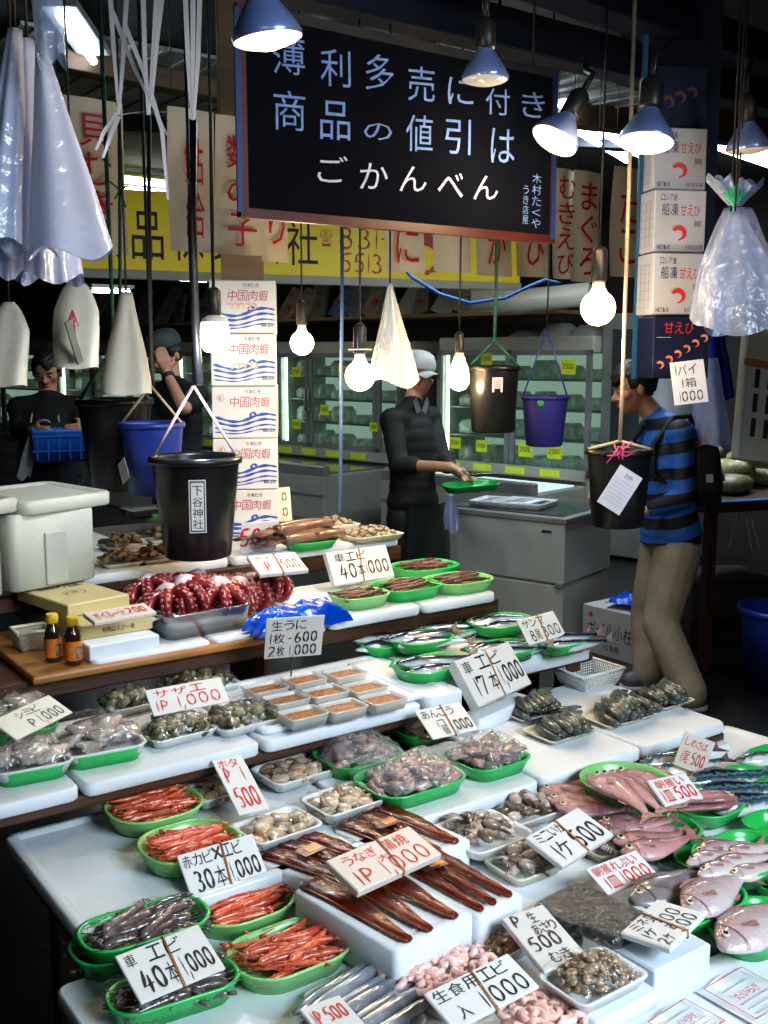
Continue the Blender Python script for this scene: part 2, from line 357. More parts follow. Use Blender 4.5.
def fish_proto(name,m,L=.25,H=.06,T=.035,kind='slim',bend=0,fin=None,eye=.1,bigfin=1.,fork=1.,stripemat=None):
    fin=fin or FIN; n=18;k=12; rs=[]; cen=[]
    def hh(s):
        if kind=='slim': return (min(1,(s/.28)**.6) if s<.28 else (1 if s<.5 else 1-(s-.5)/.5*.78))
        if kind=='bream': return (min(1,(s/.3)**.5) if s<.3 else (1-.02 if s<.45 else 1-((s-.45)/.55)**1.15*.8))
        return (min(1,(s/.25)**.62) if s<.25 else (1 if s<.42 else 1-((s-.42)/.58)**.9*.8))
    for i in range(n+1):
        s=i/n; q=hh(max(s,.012)); x=L*(s-.5)*.86; c=bend*L*(s-.4)**2; cen.append((x,c))
        tt=T/2*(q**.8)*(1.0-.25*s)*(.86 if s<.2 else 1)
        rs.append([(x,c+H/2*q*math.sin(2*PI*j/k)*1.0,T/2+tt*math.cos(2*PI*j/k)) for j in range(k)])
    b=MB(); b.rings(rs,m)
    tx,ty=cen[-1]; dx,dy=tx-cen[-3][0],ty-cen[-3][1]; a=math.atan2(dy,dx)
    tl=MB(); w=H*.55*bigfin; l=L*.14*fork
    Mx=TM((tx,ty,T*.45),a)
    tl.add([(-l*.15,-H*.09,.001),(-l*.15,H*.09,.001),(l,w,.004),(l*.55,0,.002),(l,-w,.0),(l*.5,w*.62,.002),(l*.5,-w*.62,.001),
            (-l*.15,-H*.09,-.001),(-l*.15,H*.09,-.001),(l,w,.002),(l*.55,0,.0),(l,-w,-.002),(l*.5,w*.62,-.001),(l*.5,-w*.62,-.001)],
           [(0,3,5,1),(1,5,2),(5,3,2),(0,6,3),(6,4,3),(0,1,3),(8,12,10,7),(9,12,8),(9,10,12),(10,13,7),(10,11,13),(1,2,9,8),(0,7,11,4)],fin,False,Mx)
    def top(s,sg): 
        i=int(s*n); x,c=cen[i]; return x,c+sg*H/2*hh(s)*.96
    df=[MB(),MB()]
    for s0,s1,hf,sg in (((.28,.68,.16,1),(.62,.8,.12,-1)) if kind!='slim' else ((.55,.7,.16,1),(.6,.75,.14,-1))):
        ps=[]
        for i in range(7):
            s=s0+(s1-s0)*i/6; x,y=top(s,sg); f=H*hf*bigfin*math.sin(PI*(.15+.85*i/6))**.5
            ps.append(((x,y-sg*.002,T*.5),(x+f*.5,y+sg*f,T*.48)))
        for i in range(6):
            df[0 if sg>0 else 1].add([ps[i][0],ps[i+1][0],ps[i+1][1],ps[i][1]],[(0,1,2,3)],fin,False)
            df[0 if sg>0 else 1].add([Vector(p)-Vector((0,0,.0015)) for p in (ps[i][0],ps[i+1][0],ps[i+1][1],ps[i][1])],[(3,2,1,0)],fin,False)
    pf=MB(); i=int(.28*n); x,c=cen[i]; z=T*.96
    pf.add([(x,c-H*.02,z),(x+L*.1,c-H*.2,z+.002),(x+L*.13,c-H*.05,z+.001),(x,c+H*.05,z)],[(0,1,2,3)],fin,False)
    gl=MB(); x=cen[int(.22*n)][0]
    gl.tube([(x-H*.1+H*.16*math.cos(R(q)),cen[int(.22*n)][1]+H*.4*math.sin(R(q)),T/2+T/2*.98*math.cos(math.asin(min(.99,abs(.8*math.sin(R(q))/max(hh(.22),.3)))))*hh(.22)**.8*.95) for q in range(-70,71,20)],H*.009,fin,4)
    ey=MB(); i=max(1,int(.09*n+.6)); x=cen[i][0]; er=H*eye; ey.ell((x,cen[i][1]+H*.1,T/2+T/2*hh(.1)**.8*.93),(er,er,er*.35),EYER,10,6); ey.ell((x,cen[i][1]+H*.1,T/2+T/2*hh(.1)**.8*.93+er*.22),(er*.62,er*.62,er*.3),EYEM,8,4)
    return (name,b.mesh(name),[('tail_fin',tl.mesh('t')),('dorsal_fin',df[0].mesh('d')),('anal_fin',df[1].mesh('a')),('pectoral_fin',pf.mesh('p')),('gill_cover',gl.mesh('g')),('eye',ey.mesh('e'))])
SAURYM=mat('saury_skin',(.5,.55,.6),.16,ramp=(1,20,[(0,(.75,.78,.8)),(.36,(.62,.68,.73)),(.46,(.14,.22,.32)),(.55,(.012,.022,.05)),(1,(.008,.015,.03))],.12),ns=14,metal=.3,coat=.6,stretch=(.3,1,1))
MACKM=mat('mackerel_skin',(.5,.55,.6),.16,ramp=(1,13,[(0,(.85,.87,.86)),(.38,(.7,.75,.76)),(.48,(.1,.17,.22)),(.57,(.02,.05,.07)),(.63,(.14,.25,.3)),(.72,(.015,.03,.05)),(1,(.01,.02,.03))],.3),ns=60,metal=.25,coat=.6)
REDF=mat('pale_red_fish_skin',(.5,.25,.24),.33,bump=.3,bs=160,ramp=(1,11,[(0,(.6,.38,.38)),(.4,(.48,.26,.27)),(.7,(.33,.15,.16)),(1,(.16,.06,.06))],.35),ns=30,coat=.35)
BREAMM=mat('bream_skin',(.5,.3,.3),.3,bump=.3,bs=160,ramp=(1,8,[(0,(.7,.65,.64)),(.4,(.55,.45,.46)),(.7,(.33,.2,.22)),(1,(.2,.09,.1))],.25),ns=40,coat=.6,metal=.1)
GBREAMM=mat('grey_bream_skin',(.2,.2,.22),.25,ramp=(1,8,[(0,(.32,.3,.3)),(.5,(.2,.17,.18)),(1,(.06,.045,.05))],.25),ns=40,coat=.5)
SMALLF=mat('small_fish_skin',(.5,.4,.4),.2,ramp=(1,16,[(0,(.8,.76,.74)),(.45,(.6,.5,.5)),(.65,(.3,.17,.19)),(1,(.12,.06,.07))],.3),ns=60,coat=.6,metal=.2)
SAURY=fish_proto('saury',SAURYM,.225,.042,.026,'slim',.12)
SAURY2=fish_proto('saury',SAURYM,.225,.042,.026,'slim',-.1)
MACK=fish_proto('mackerel',MACKM,.27,.058,.038,'mid',.1,bigfin=.7)
REDFP=fish_proto('red_fish',REDF,.21,.06,.027,'mid',-.25,FINR,eye=.13,bigfin=.8)
REDFP2=fish_proto('red_fish',REDF,.18,.058,.026,'mid',.2,FINR,eye=.13,bigfin=.7)
BREAM=fish_proto('sea_bream',BREAMM,.215,.078,.034,'bream',-.1,FINR,eye=.09,bigfin=.8)
GBREAM=fish_proto('grey_bream',GBREAMM,.215,.078,.036,'bream',.1,FIN,eye=.08,bigfin=.8)
SMALLP=fish_proto('small_fish',SMALLF,.145,.042,.024,'mid',-.1,FINR,eye=.12,bigfin=.8)
RS=[shrimp_proto('red_shrimp',SHRIMP,.1,c,.0078) for c in (.3,.7,-.5,.9)]
RS2=[shrimp_proto('red_shrimp',SHRIMP,.1,c,.0085,fat=1.1) for c in (.15,.45)]
BS=[shrimp_proto('brown_shrimp',BROWNS,.085,c,.0065,legs=False) for c in (.3,-.3)]
DP=[shrimp_proto('dark_prawn',DPRAWN,.11,c,.0095,fat=1.15) for c in (.5,-.35)]
TP=[shrimp_proto('tiger_prawn',TPRAWN,.105,c,.0088,legs=False,fat=1.15,long=.6) for c in (1.2,1.5)]
PS=[]
for c in (1.6,2.2):
    b=MB(); b.tube([(.011*math.cos(a),.011*math.sin(a),.006) for a in [R(20+q*26*c/1.6) for q in range(8)]],[.0035,.0055,.0062,.0062,.0056,.005,.004,.0025],PSHRIMP,7); PS.append(('peeled_shrimp',b.mesh('ps'),[]))
# turban shell: coil with an operculum
SHELLM=mat('turban_shell',(.2,.18,.1),.25,(.035,.04,.03),45,rnd=.5,bump=.5,bs=60,coat=.7)
OPERC=mat('operculum',(.5,.45,.33),.3,(.3,.28,.2),60)
def _s(): pass
def shell_proto(m,sz=.017):
    b=MB(); pts=[];rr=[]
    for i in range(34):
        a=i/33*2.6*2*PI; g=math.exp(-i/33*1.9); pts.append((sz*g*.85*math.cos(a),sz*g*.85*math.sin(a),sz*(.55+1.35*(1-g)))); rr.append(sz*g*.78*(1+.08*math.sin(i*2.4)))
    b.tube(pts,rr,m,8); b.ell(pts[0],(rr[0]*.8,rr[0]*.35,rr[0]*.8),OPERC,8,5); return ('turban_shell',b.mesh('shell'),[])
SHELL=shell_proto(SHELLM)
# scallop meat with roe
SCM=mat('scallop_meat',(.52,.44,.34),.2,(.38,.27,.17),25,rnd=.15,coat=.6); SCR=mat('scallop_roe',(.6,.25,.1),.2,(.4,.18,.08),30,coat=.6); SCG=mat('scallop_mantle',(.36,.3,.22),.25,(.2,.15,.1),30,coat=.5)
b=MB(); b.lathe([(.0001,0),(.013,.001),(.016,.006),(.015,.011),(.009,.0135),(.0001,.014)],SCM,12)
b.tube([(.017*math.cos(a),.017*math.sin(a),.005+.002*math.sin(3*a)) for a in [R(q*22) for q in range(11)]],[.003,.005,.0045,.006,.005,.0055,.0045,.006,.005,.004,.002],SCG,6)
b.ell((.004,-.018,.007),(.012,.006,.006),SCR,8,6); SCALLOP=('scallop',b.mesh('scallop'),[])
# little cuttlefish / octopus
SQM=mat('squid_skin',(.28,.21,.17),.2,(.1,.075,.06),35,rnd=.3,coat=.6); SQL=mat('squid_flesh',(.55,.47,.42),.2,(.38,.3,.26),30,rnd=.2,coat=.6)
def squid_proto(m,m2):
    b=MB(); b.ell((0,0,.011),(.021,.013,.011),m,10,7)
    for j in range(6):
        a=R(-50+20*j); b.tube([(.015,.003*(j-2.5),.009),(.03,.011*math.sin(a)+.002*(j-2.5),.01),(.042+.004*(j%2),.02*math.sin(a),.004)],[.004,.0033,.0015],m2,5)
    return ('baby_squid',b.mesh('sq'),[])
SQUIDS=[squid_proto(SQM,SQL),squid_proto(SQL,SQM)]*2
# oyster-like rough shell
OYM=mat('oyster_shell',(.2,.15,.09),.5,(.07,.05,.035),40,rnd=.4,bump=.6,bs=60); 
b=MB()
b.rings([[(r*.03*math.cos(2*PI*j/10)*(1+.12*math.sin(3*j)),r*.019*math.sin(2*PI*j/10)*(1+.1*math.cos(5*j)),z) for j in range(10)] for r,z in ((.3,0),(.8,.004),(1,.008),(.75,.014),(.2,.017))],OYM); OYST=('whelk',b.mesh('oy'),[])
b=MB(); CLM=mat('clam_shell',(.3,.24,.17),.3,(.13,.1,.07),50,rnd=.4,bump=.3,bs=90,coat=.3)
b.ell((0,0,.007),(.0145,.011,.0075),CLM,12,6); CLAM=('clam',b.mesh('cl'),[])
b=MB(); BCM=mat('clam_meat',(.33,.25,.17),.2,(.17,.11,.07),60,rnd=.35,coat=.6)
b.ell((0,0,.005),(.0085,.006,.005),BCM,8,5); b.ell((.006,.003,.006),(.005,.003,.003),BCM,6,4); BCLAM=('shelled_clam',b.mesh('bc'),[])
CKM=mat('cooked_clam',(.35,.2,.07),.2,(.2,.1,.04),50,rnd=.3,coat=.7)
b=MB(); b.ell((0,0,.006),(.012,.008,.006),CKM,8,5); b.ell((.008,.004,.006),(.005,.004,.004),CKM,6,4); CCLAM=('cooked_clam',b.mesh('cc'),[])
def lump(name,m,rx,ry,rz,amp=.25,n=16,k=10,cnt=3,extra=None):
    out=[]
    for q in range(cnt):
        b=MB(); rd=random.Random(q*7+len(name)); ph=[rd.uniform(0,6) for _ in range(9)]; rs=[]
        for i in range(k+1):
            a=-PI/2+PI*i/k; ring=[]
            for j in range(n):
                t=2*PI*j/n; x,y,z=math.cos(a)*math.cos(t),math.cos(a)*math.sin(t),math.sin(a)
                g=1+amp*(math.sin(3*x+ph[0])*math.sin(2.6*y+ph[1])+.6*math.sin(5*x+ph[2]+2*z)+.5*math.sin(6*y+ph[3])*math.sin(4*z+ph[4])+.3*math.sin(11*x+ph[5]+7*y))
                ring.append((x*rx*g+1e-5*math.cos(t),y*ry*g+1e-5*math.sin(t),max(0,rz*.8+z*rz*g)))
            rs.append(ring)
        b.rings(rs,m)
        if extra: extra(b,rd)
        out.append((name,b.mesh(name),[]))
    return out
# monkfish chunk
MKM=mat('monkfish_flesh',(.45,.26,.22),.25,(.06,.05,.07),26,rnd=.2,coat=.7,bump=.3,bs=40)
b=MB()
b.rings([[(r*.028*math.cos(2*PI*j/12)*(1+.2*math.sin(2*j+1)),r*.02*math.sin(2*PI*j/12)*(1+.15*math.cos(3*j)),z) for j in range(12)] for r,z in ((.4,0),(.95,.006),(1,.014),(.7,.022),(.2,.025))],MKM); MONKS=lump('monkfish_piece',MKM,.026,.018,.011,.35)+lump('monkfish_piece',mat('monkfish_skin',(.1,.08,.08),.25,(.3,.2,.18),30,coat=.6,bump=.3),.03,.016,.008,.45,cnt=2)
# abalone / skate wing like wrapped pieces
ABM=mat('whole_squid_grey',(.42,.37,.33),.2,(.17,.13,.12),22,rnd=.2,coat=.8,bump=.3,bs=40)
b=MB(); b.rings([[(r*.055*math.cos(2*PI*j/14),r*.03*math.sin(2*PI*j/14)*(1+.1*math.cos(3*j)),z) for j in range(14)] for r,z in ((.5,0),(.95,.008),(1,.017),(.75,.028),(.25,.034))],ABM); ABALS=lump('shellfish_piece',ABM,.05,.03,.016,.28)
# octopus
OCTM=mat('octopus_skin',(.16,.008,.012),.3,(.27,.022,.025),40,coat=.35,bump=.25,bs=60); SUCK=mat('sucker',(.38,.13,.12),.35,(.5,.24,.22),60); OCTW=mat('octopus_flesh',(.66,.6,.6),.35,(.5,.36,.36),30)
def octo_proto():
    head=MB(); head.ell((0,0,.052),(.034,.034,.018),OCTM,14,8)
    head.rings([[(r*math.cos(2*PI*j/10)*(1+.25*math.sin(j*2.1)),r*math.sin(2*PI*j/10)*(1+.2*math.cos(j*1.7)),z) for j in range(10)] for r,z in ((.024,.058),(.022,.07),(.013,.077),(.003,.081))],OCTW)
    kids=[]
    for a in range(8):
        al=2*PI*a/8+random.uniform(-.12,.12); ar=MB(); pts=[];rr=[];Rr=random.uniform(.036,.044)
        for i in range(15):
            s=i/14; an=PI*1.35*s-.1   # over the dome, down and under
            rad=.018+Rr*math.sin(min(an,PI*.5)) if an<PI*.5 else .018+Rr-(.024)*(1-math.cos((an-PI*.5)*1.6))
            z=.058*math.cos(an*.62)**1 if an<PI*.8 else .058*math.cos(PI*.8*.62)*1
            z=max(.012,z); w=.25*math.sin(s*3)*(.5 if a%2 else -.5)*s
            pts.append((rad*math.cos(al+w),rad*math.sin(al+w),z)); rr.append(.0145*(1-.62*s))
        ar.tube(pts,rr,OCTM,8)
        for i in range(2,13):
            p=Vector(pts[i]); t=(Vector(pts[i+1])-Vector(pts[i-1])).normalized(); o=Vector((math.cos(al),math.sin(al),.55)).normalized(); o=(o-t*o.dot(t)).normalized(); sd=t.cross(o)
            for q in(-1,1):
                c=p+(o*.86+sd*q*.5).normalized()*rr[i]*.97; sr=rr[i]*.27
                Q=(o*.86+sd*q*.5).to_track_quat('Z','Y').to_matrix().to_4x4()
                ar.rings([[(sr*k*math.cos(2*PI*j/7),sr*k*math.sin(2*PI*j/7),zz) for j in range(7)] for k,zz in((1,-.001),(1,.0012),(.45,.0018),(.3,.0006))],SUCK,M=Matrix.Translation(c)@Q)
        kids.append(('tentacle',ar.mesh('arm')))
    return ('boiled_octopus',head.mesh('oct'),kids)
OCTO=octo_proto()
# eel fillet
EELM=mat('grilled_eel',(.05,.004,.002),.25,(.2,.02,.004),22,rnd=.2,coat=.12,bump=.35,bs=60,spec=.25)
EELE=mat('eel_edge',(.22,.05,.01),.3,(.14,.03,.008),30,coat=.4)
def eel_proto(L=.19,W=.033):
    b=MB(); rs=[]; n=14
    for i in range(n+1):
        s=i/n; w=W*(1-.15*s) if s<.4 else W*(1-.15*s)*(1-((s-.4)/.6)**1.2*.78); x=L*(s-.5); c=.004*math.sin(s*5)
        rs.append([(x,c-w/2,0),(x,c-w/2,.004),(x,c-w*.3,.009+.001*math.sin(i*1.7)),(x,c,.0075),(x,c+w*.3,.009+.001*math.cos(i*2.1)),(x,c+w/2,.004),(x,c+w/2,0)])
    b.rings(rs,EELM)
    for sg in(-1,1): b.tube([(p[0 if sg<0 else 5][0],p[1 if sg<0 else 5][1],.003) for p in rs],.0022,EELE,5)
    return ('grilled_eel',b.mesh('eel'),[])
EEL=eel_proto()

SQUIDS+=lump('baby_squid',SQM,.02,.012,.009,.4)+lump('baby_squid',SQL,.017,.012,.009,.35,cnt=2)
SCALS=[SCALLOP]+lump('scallop',SCM,.016,.015,.008,.18,cnt=2)+lump('scallop',SCG,.016,.01,.006,.35,cnt=1)
OYSTS=lump('whelk',OYM,.026,.016,.01,.3)
zD,zC,zB,zA,zT=.70,.76,.86,.98,1.08
# ---------------- cards
def qcard(TL,TR,BR,BL,z,rows,ink,label,th=.004,band=None,zr=None,base=None,name='price_card',group=None):
    bl=P(*BL,z); br=P(*BR,zr if zr else z); W=(br-bl).length; e=(br-bl).normalized()
    if zr is None: pass
    def hit(px,o):
        d=ray(*px); return CAM+d*((o-CAM).dot(e)/d.dot(e))
    tl=hit(TL,bl); tr=hit(TR,br); up=((tl-bl)+(tr-br))/2; H=up.length; u=up.normalized()
    if u.dot(Vector((0,0,1)))<.02 and zr is None:
        u=(Vector((u.x,u.y,0)).normalized()+Vector((0,0,.03))).normalized()
    n=e.cross(u).normalized()
    if n.dot(CAM-bl)<0: n=-n
    cx=(bl+br)/2
    M=Matrix(((e.x,u.x,n.x,cx.x),(e.y,u.y,n.y,cx.y),(e.z,u.z,n.z,cx.z+(th if n.z>.5 else 0)),(0,0,0,1)))
    b=MB(); b.box((0,H/2,-th/2),(W,H,th),base or CARD,bev=min(.002,th*.3)); c=b.build(name,M=M); tag(c,label,'price card',group)
    t=MB()
    for r in rows:
        s,x,y,w,h=r[:5]; kw=r[5] if len(r)>5 else {}
        mm=kw.pop('ink',ink) if kw else ink
        t.text(s,(x-.5)*W,y*H,w*W,h*H,mm,.0009,**kw)
    t.build('lettering',c)
    if band is not None:
        bb=MB(); x=(band-.5)*W; sl=.03*W
        for o in(0,.0022): 
            pts=[(x+o-sl,-.001,-th-.0008),(x+o-sl,-.001,.0018),(x+o+sl,H+.001,.0018),(x+o+sl,H+.001,-th-.0008),(x+o-sl,-.001,-th-.0008)]
            bb.tube(pts,.0009,RUBBER,4)
        bb.build('rubber_band',c)
    return c
# ---------------- vessels
DISHG=('green_dish','dish'); 
def vessel(kind,bb,z,label,group=None,h=.032,asp=1.25,rot=0,m=None,wrapped=False,corner=None):
    cn=dict(dish=.42,tray=.16,flat=.12,round=.5)[kind]; cn=corner or cn
    base,w,d=fit(*bb,z+h,h,asp,rot,cn); mm=m or (GREEN if kind in('dish','round') else CARDTRAY)
    r=cn*min(w,d)
    if kind in('dish','round'): b=traymb(w,d,h,mm,.003,.014,r,.006,6)
    else: b=traymb(w,d,h,mm,.003,.011,r,.007,4)
    if kind in('dish','round'):   # moulded ribs along the outer rim
        for i in range(4): pass
    o=b.build(dict(dish='green_dish',round='green_dish',tray='foam_tray',flat='foam_tray')[kind],M=TM(base,rot))
    tag(o,label,'dish' if kind in('dish','round') else 'tray',group)
    return o,base,w,d
CARDTRAY=mat('tray_white',(.7,.72,.72),.35,(.62,.64,.64),5)
YTRAY=mat('tray_cream',(.62,.6,.5),.4,(.55,.52,.42),5)
def wrapfilm(o,w,d,h,top=.02,name='plastic_wrap'):
    b=MB()
    def fn(u,v):
        x=(u-.5)*w*.97; y=(v-.5)*d*.97; e=min(u,1-u,v,1-v)*2; k=min(1,e*3)
        return (x,y,h*.97+top*(k**.6)+.0016*math.sin(u*37+v*11)+.0013*math.sin(v*41-u*17))
    b.sheet(fn,22,18,WRAP); return b.build(name,o)
def fill(protos,n,base,w,d,rz,z,label,cat,group,kw=.72,kd=.66,hz=.014,jit=.35,flip=.0,scale=1,lz=.006,tiltj=.15,rot=0):
    out=[]
    for i,(x,y,zz,a) in enumerate(scatter(n,w*kw,d*kd,rz,jit,hz)):
        if random.random()<flip: a+=PI
        c,s=math.cos(rot),math.sin(rot)
        M=TM((base.x+x*c-y*s,base.y+x*s+y*c,z+zz+lz),a,random.uniform(-tiltj,tiltj),random.uniform(-tiltj,tiltj))
        out.append(spawn(random.choice(protos),M@Matrix.Scale(scale*random.uniform(.92,1.08),4),label,cat,group))
    return out
def rows_fill(protos,n,base,w,d,z,label,cat,group,rot=0,layers=2,hz=.011,jit=.12,scale=1,xo=0):
    # things laid side by side in layers, like shrimp packed in a dish
    k=0; per=math.ceil(n/layers)
    for l in range(layers):
        cnt=min(per,n-l*per); dd=d*(.74-.12*l)
        cols=2 if w>.135 else 1
        for i in range(cnt):
            r=i//cols; nr=math.ceil(cnt/cols); y=(-.5+(r+.5)/nr)*dd; x=((i%cols)-.5*(cols-1))*w*.28+random.uniform(-.006,.006)+xo
            e=1-abs(y)/(d*.9); x*=e
            c,s=math.cos(rot),math.sin(rot)
            spawn(random.choice(protos),TM((base.x+x*c-y*s,base.y+x*s+y*c,z+l*hz+hz*.9*(1-(2*y/d)**2)+random.uniform(0,.003)),rot+(PI if random.random()<.5 else 0)+random.uniform(-jit,jit),random.uniform(-.2,.2),random.uniform(-.08,.08))@Matrix.Scale(scale*random.uniform(.93,1.05),4),label,cat,group)

# ---------------- the stall body: stepped shelves
def counter(name,x0,x1,y0,y1,z,label,th=.05,front=True,skirt=None):
    e=empty(name,((x0+x1)/2,(y0+y1)/2,0),label=label,cat='counter')
    ox,oy=(x0+x1)/2,(y0+y1)/2
    b=MB(); b.box((0,0,z-th/2),(x1-x0,y1-y0,th),WOOD,bev=.004); b.build('shelf_board',e)
    for sx in(-1,1):
        for sy in(-1,1):
            b=MB(); b.box((sx*((x1-x0)/2-.06),sy*((y1-y0)/2-.04),(z-th)/2),(.05,.05,z-th),WOOD); b.build('leg',e)
    return e
LIP=.028   # thickness of the foam lids lying on the shelves
counter('stall_shelf',.46,2.32,.66,1.5,zD-LIP,'lowest dark wooden stall shelf at the front, under the eel and bream trays',.03)
counter('stall_shelf',.51,2.12,1.53,1.84,zC-LIP,'dark wooden stall shelf one step above the front one, under shrimp and prawn trays',.03)
counter('stall_shelf',.2,1.54,1.85,2.21,zB-LIP,'dark wooden stall shelf of the middle step, under the sea urchin boxes',.024)
counter('stall_shelf',1.55,2.12,1.97,2.21,zB-LIP,'short dark wooden stall shelf under the saury at the right end',.024)
counter('stall_shelf',.2,2.0,2.23,2.62,zA-LIP,'dark wooden stall shelf under the octopus and the bottles',.045)
counter('stall_shelf',.2,1.95,2.64,3.55,zT-LIP,'rearmost highest dark wooden stall shelf under the big foam box',.045)
counter('stall_shelf',2.33,2.75,.8,1.5,zD-LIP,'dark wooden shelf at the right end under the mackerel dishes',.03)
def board(x0,x1,y0,y1,z,label,m=FOAM,h=LIP,lip=.0,rz=0):
    b=slabmb(x1-x0-.006,y1-y0-.006,h,m,.018,lip); return b.build('foam_board',None,((x0+x1)/2,(y0+y1)/2,z-h),(0,0,rz),label,'foam board','foam lids covering the stall')
board(.495,1.1,1.5,1.93,zC,'big wet white foam lid lying left of the red shrimp, mostly bare',FOAMW,lip=.006)
board(.445,.98,1.02,1.495,zD,'white foam lid under the dark prawn dishes at the front left corner',FOAMW)
board(.445,.98,.66,1.01,zD,'white foam lid in front of the dark prawn dishes, at the photo bottom edge',FOAMW)
board(.985,1.5,.98,1.49,zD,'white foam lid under the stacked eel trays',FOAM)
board(.985,1.5,.66,.97,zD,'white foam lid under the pink peeled shrimp packs',FOAM)
board(1.505,1.95,.98,1.49,zD,'white foam lid under the baby squid trays and the red 1000 card',FOAM)
board(1.505,2.0,.66,.97,zD,'white foam lid under the long pale box with the dark bags',FOAM)
board(1.955,2.32,1.1,1.49,zD,'white foam lid under the pale red fish dishes',FOAM)
board(1.105,1.5,1.525,1.83,zC,'white foam lid under the monkfish dishes',FOAM)
board(1.505,1.82,1.525,1.96,zC,'stained white foam lid under the 17 for 1000 card',FOAM)
board(1.825,2.125,1.525,1.97,zC,'white foam lid at the right end under the tiger prawns',FOAM)
board(1.5,2.12,1.5,1.84,zC-.045,'lower foam lid under the prawn boards, only its front edge showing',FOAM,.03)
for i,(a,c,l) in enumerate(((.2,.62,'white foam lid at the left end under the wrapped shellfish'),(.625,1.0,'white foam lid under the turban shell trays'),(1.005,1.42,'white foam lid under the sea urchin boxes'))):
    board(a,c,1.83,2.2,zB,l)
board(1.43,1.545,1.83,2.2,zB+.01,'white foam lid under the left saury dishes',h=.05); board(1.55,2.1,1.95,2.2,zB+.01,'white foam lid under the right saury dishes, blue along one edge',h=.05)
board(1.08,1.4,2.2,2.6,zA,'white foam lid under the blue plastic and octopus'); board(1.405,1.7,2.2,2.6,zA,'white foam lid under the middle brown shrimp dishes'); board(1.705,1.97,2.2,2.6,zA,'white foam lid under the brown shrimp dishes at the right end')
board(.78,1.075,2.2,2.6,zA,'white foam lid under the steel pan of octopus')
board(2.33,2.75,1.1,1.5,zD,'white foam board under the mackerel at the right end of the front step')
board(1.955,2.32,.66,1.09,zD,'white foam board under the single big bream at the right')
board(.62,1.2,3.11,3.5,zT,'white foam board under the orange red roe, at the very back')
board(.2,.75,2.64,3.1,zT,'white foam lid under the big foam box'); board(.755,1.35,2.64,3.1,zT,'white foam lid under the rough brown shells'); board(1.355,1.95,2.64,3.1,zT,'white foam lid under the large squid and the clams')
b=slabmb(.3,.2,.02,FOAM,.02,.006); o=P(728,752,zD-.0); b.build('foam_board',None,(o.x,o.y,zD-.012),(0,0,.1),'blank white foam lid lying behind the mackerel at the far right end','foam board')

# ---------------- red shrimp
RED_L='cooked-looking red shrimp in the '
for i,(bb,z,wh,asp) in enumerate([((104,782,203,838),zC,'rearmost light green dish on the bare foam lid',1.25),((137,817,241,879),zC,'light green dish just behind the 30 for 1000 card',1.25),((180,868,296,941),zD,'light green dish half under the 30 for 1000 card',1.25),((225,917,352,994),zD,'frontmost light green dish left of the eels',1.25)]):
    o,base,w,d=vessel('dish',bb,z,'light green dish of red shrimp, '+['rearmost of four','second from the back, behind the 30 for 1000 card','partly under the 30 for 1000 card','nearest the front, left of the eel trays'][i],'light green shrimp dishes',m=LGREEN,asp=asp,rot=.0,h=.034)
    rows_fill(RS,24,base,w,d,base.z+.008,'long red shrimp lying in the '+wh,'shrimp','red shrimp in dish '+'abcd'[i],layers=3,hz=.008,scale=w/.2*.98,jit=.27)
# ---------------- dark prawns
for i,(bb,z,wh) in enumerate([((68,920,160,982),zD,'a'),((104,958,241,1030),zD,'b'),((76,897,211,966),zD+.026,'c')]):
    lab=['green dish wedged under the upper dish of dark prawns, at the left','green dish of dark prawns under the 40 for 1000 card, front left','green dish of dark prawns resting on two others, front left corner'][i]
    o,base,w,d=vessel('dish',bb,z,lab,h=.036,rot=[.0,-.1,-.05][i],asp=[1.1,1.4,1.4][i])
    rows_fill(DP,[6,20,22][i],base,w,d,base.z+.008,'dark grey prawn in the '+['lower left green dish','green dish under the 40 for 1000 card','upper green dish at the front left'][i],'prawn','dark prawns in dish '+wh,layers=3 if i else 1,hz=.008,scale=.95,jit=.5)
qcard((114,960),(199,926),(226,971),(141,1007),zD+.05,[('車',.06,.66,.13,.26),('エビ',.3,.64,.42,.3,dict(shear=.1)),('40',.12,.1,.27,.45),('本',.4,.1,.14,.42),('1,000',.58,.14,.38,.4,dict(pen=.13))],INKB,'white card reading 40 for 1000 on the front left dark prawns, with a rubber band',.005,.52)
qcard((173.5,858),(256,836),(269,878),(192.5,903),zC-.01,[('赤カビ',.03,.66,.4,.27),('×エビ',.42,.66,.4,.3),('30',.1,.1,.25,.45),('本',.36,.08,.16,.45),('1,000',.56,.12,.4,.42,dict(pen=.13))],INKB,'white card reading 30 for 1000 propped over two dishes of red shrimp',.005,.53)
qcard((210,762),(243,756.6),(270,810),(239,817),zC+.03,[('P',.15,.55,.25,.25),('ホタ',.1,.8,.7,.16),('1',.7,.55,.1,.25),('500',.15,.08,.75,.36)],INKR,'white card with red 500 leaning between two trays of scallops',.004,None)
t=qcard((146,692),(218.6,678.6),(230,703),(154,718),zB+.05,[('サザエ',.08,.62,.7,.28),('1P',.06,.12,.2,.38),('1,000',.34,.14,.6,.42)],INKR,'white card in red ink reading 1P 1,000 stuck among the turban shells',.004,None)
qcard((-12,722),(52,697),(73,714),(17,742),zB+.075,[('シミビ',.3,.6,.4,.28),('P',.35,.12,.14,.35),('1,000',.52,.12,.42,.4)],INKB,'dirty white card reading P 1,000 on the shellfish packs at the left edge',.004,None,base=YTRAY)
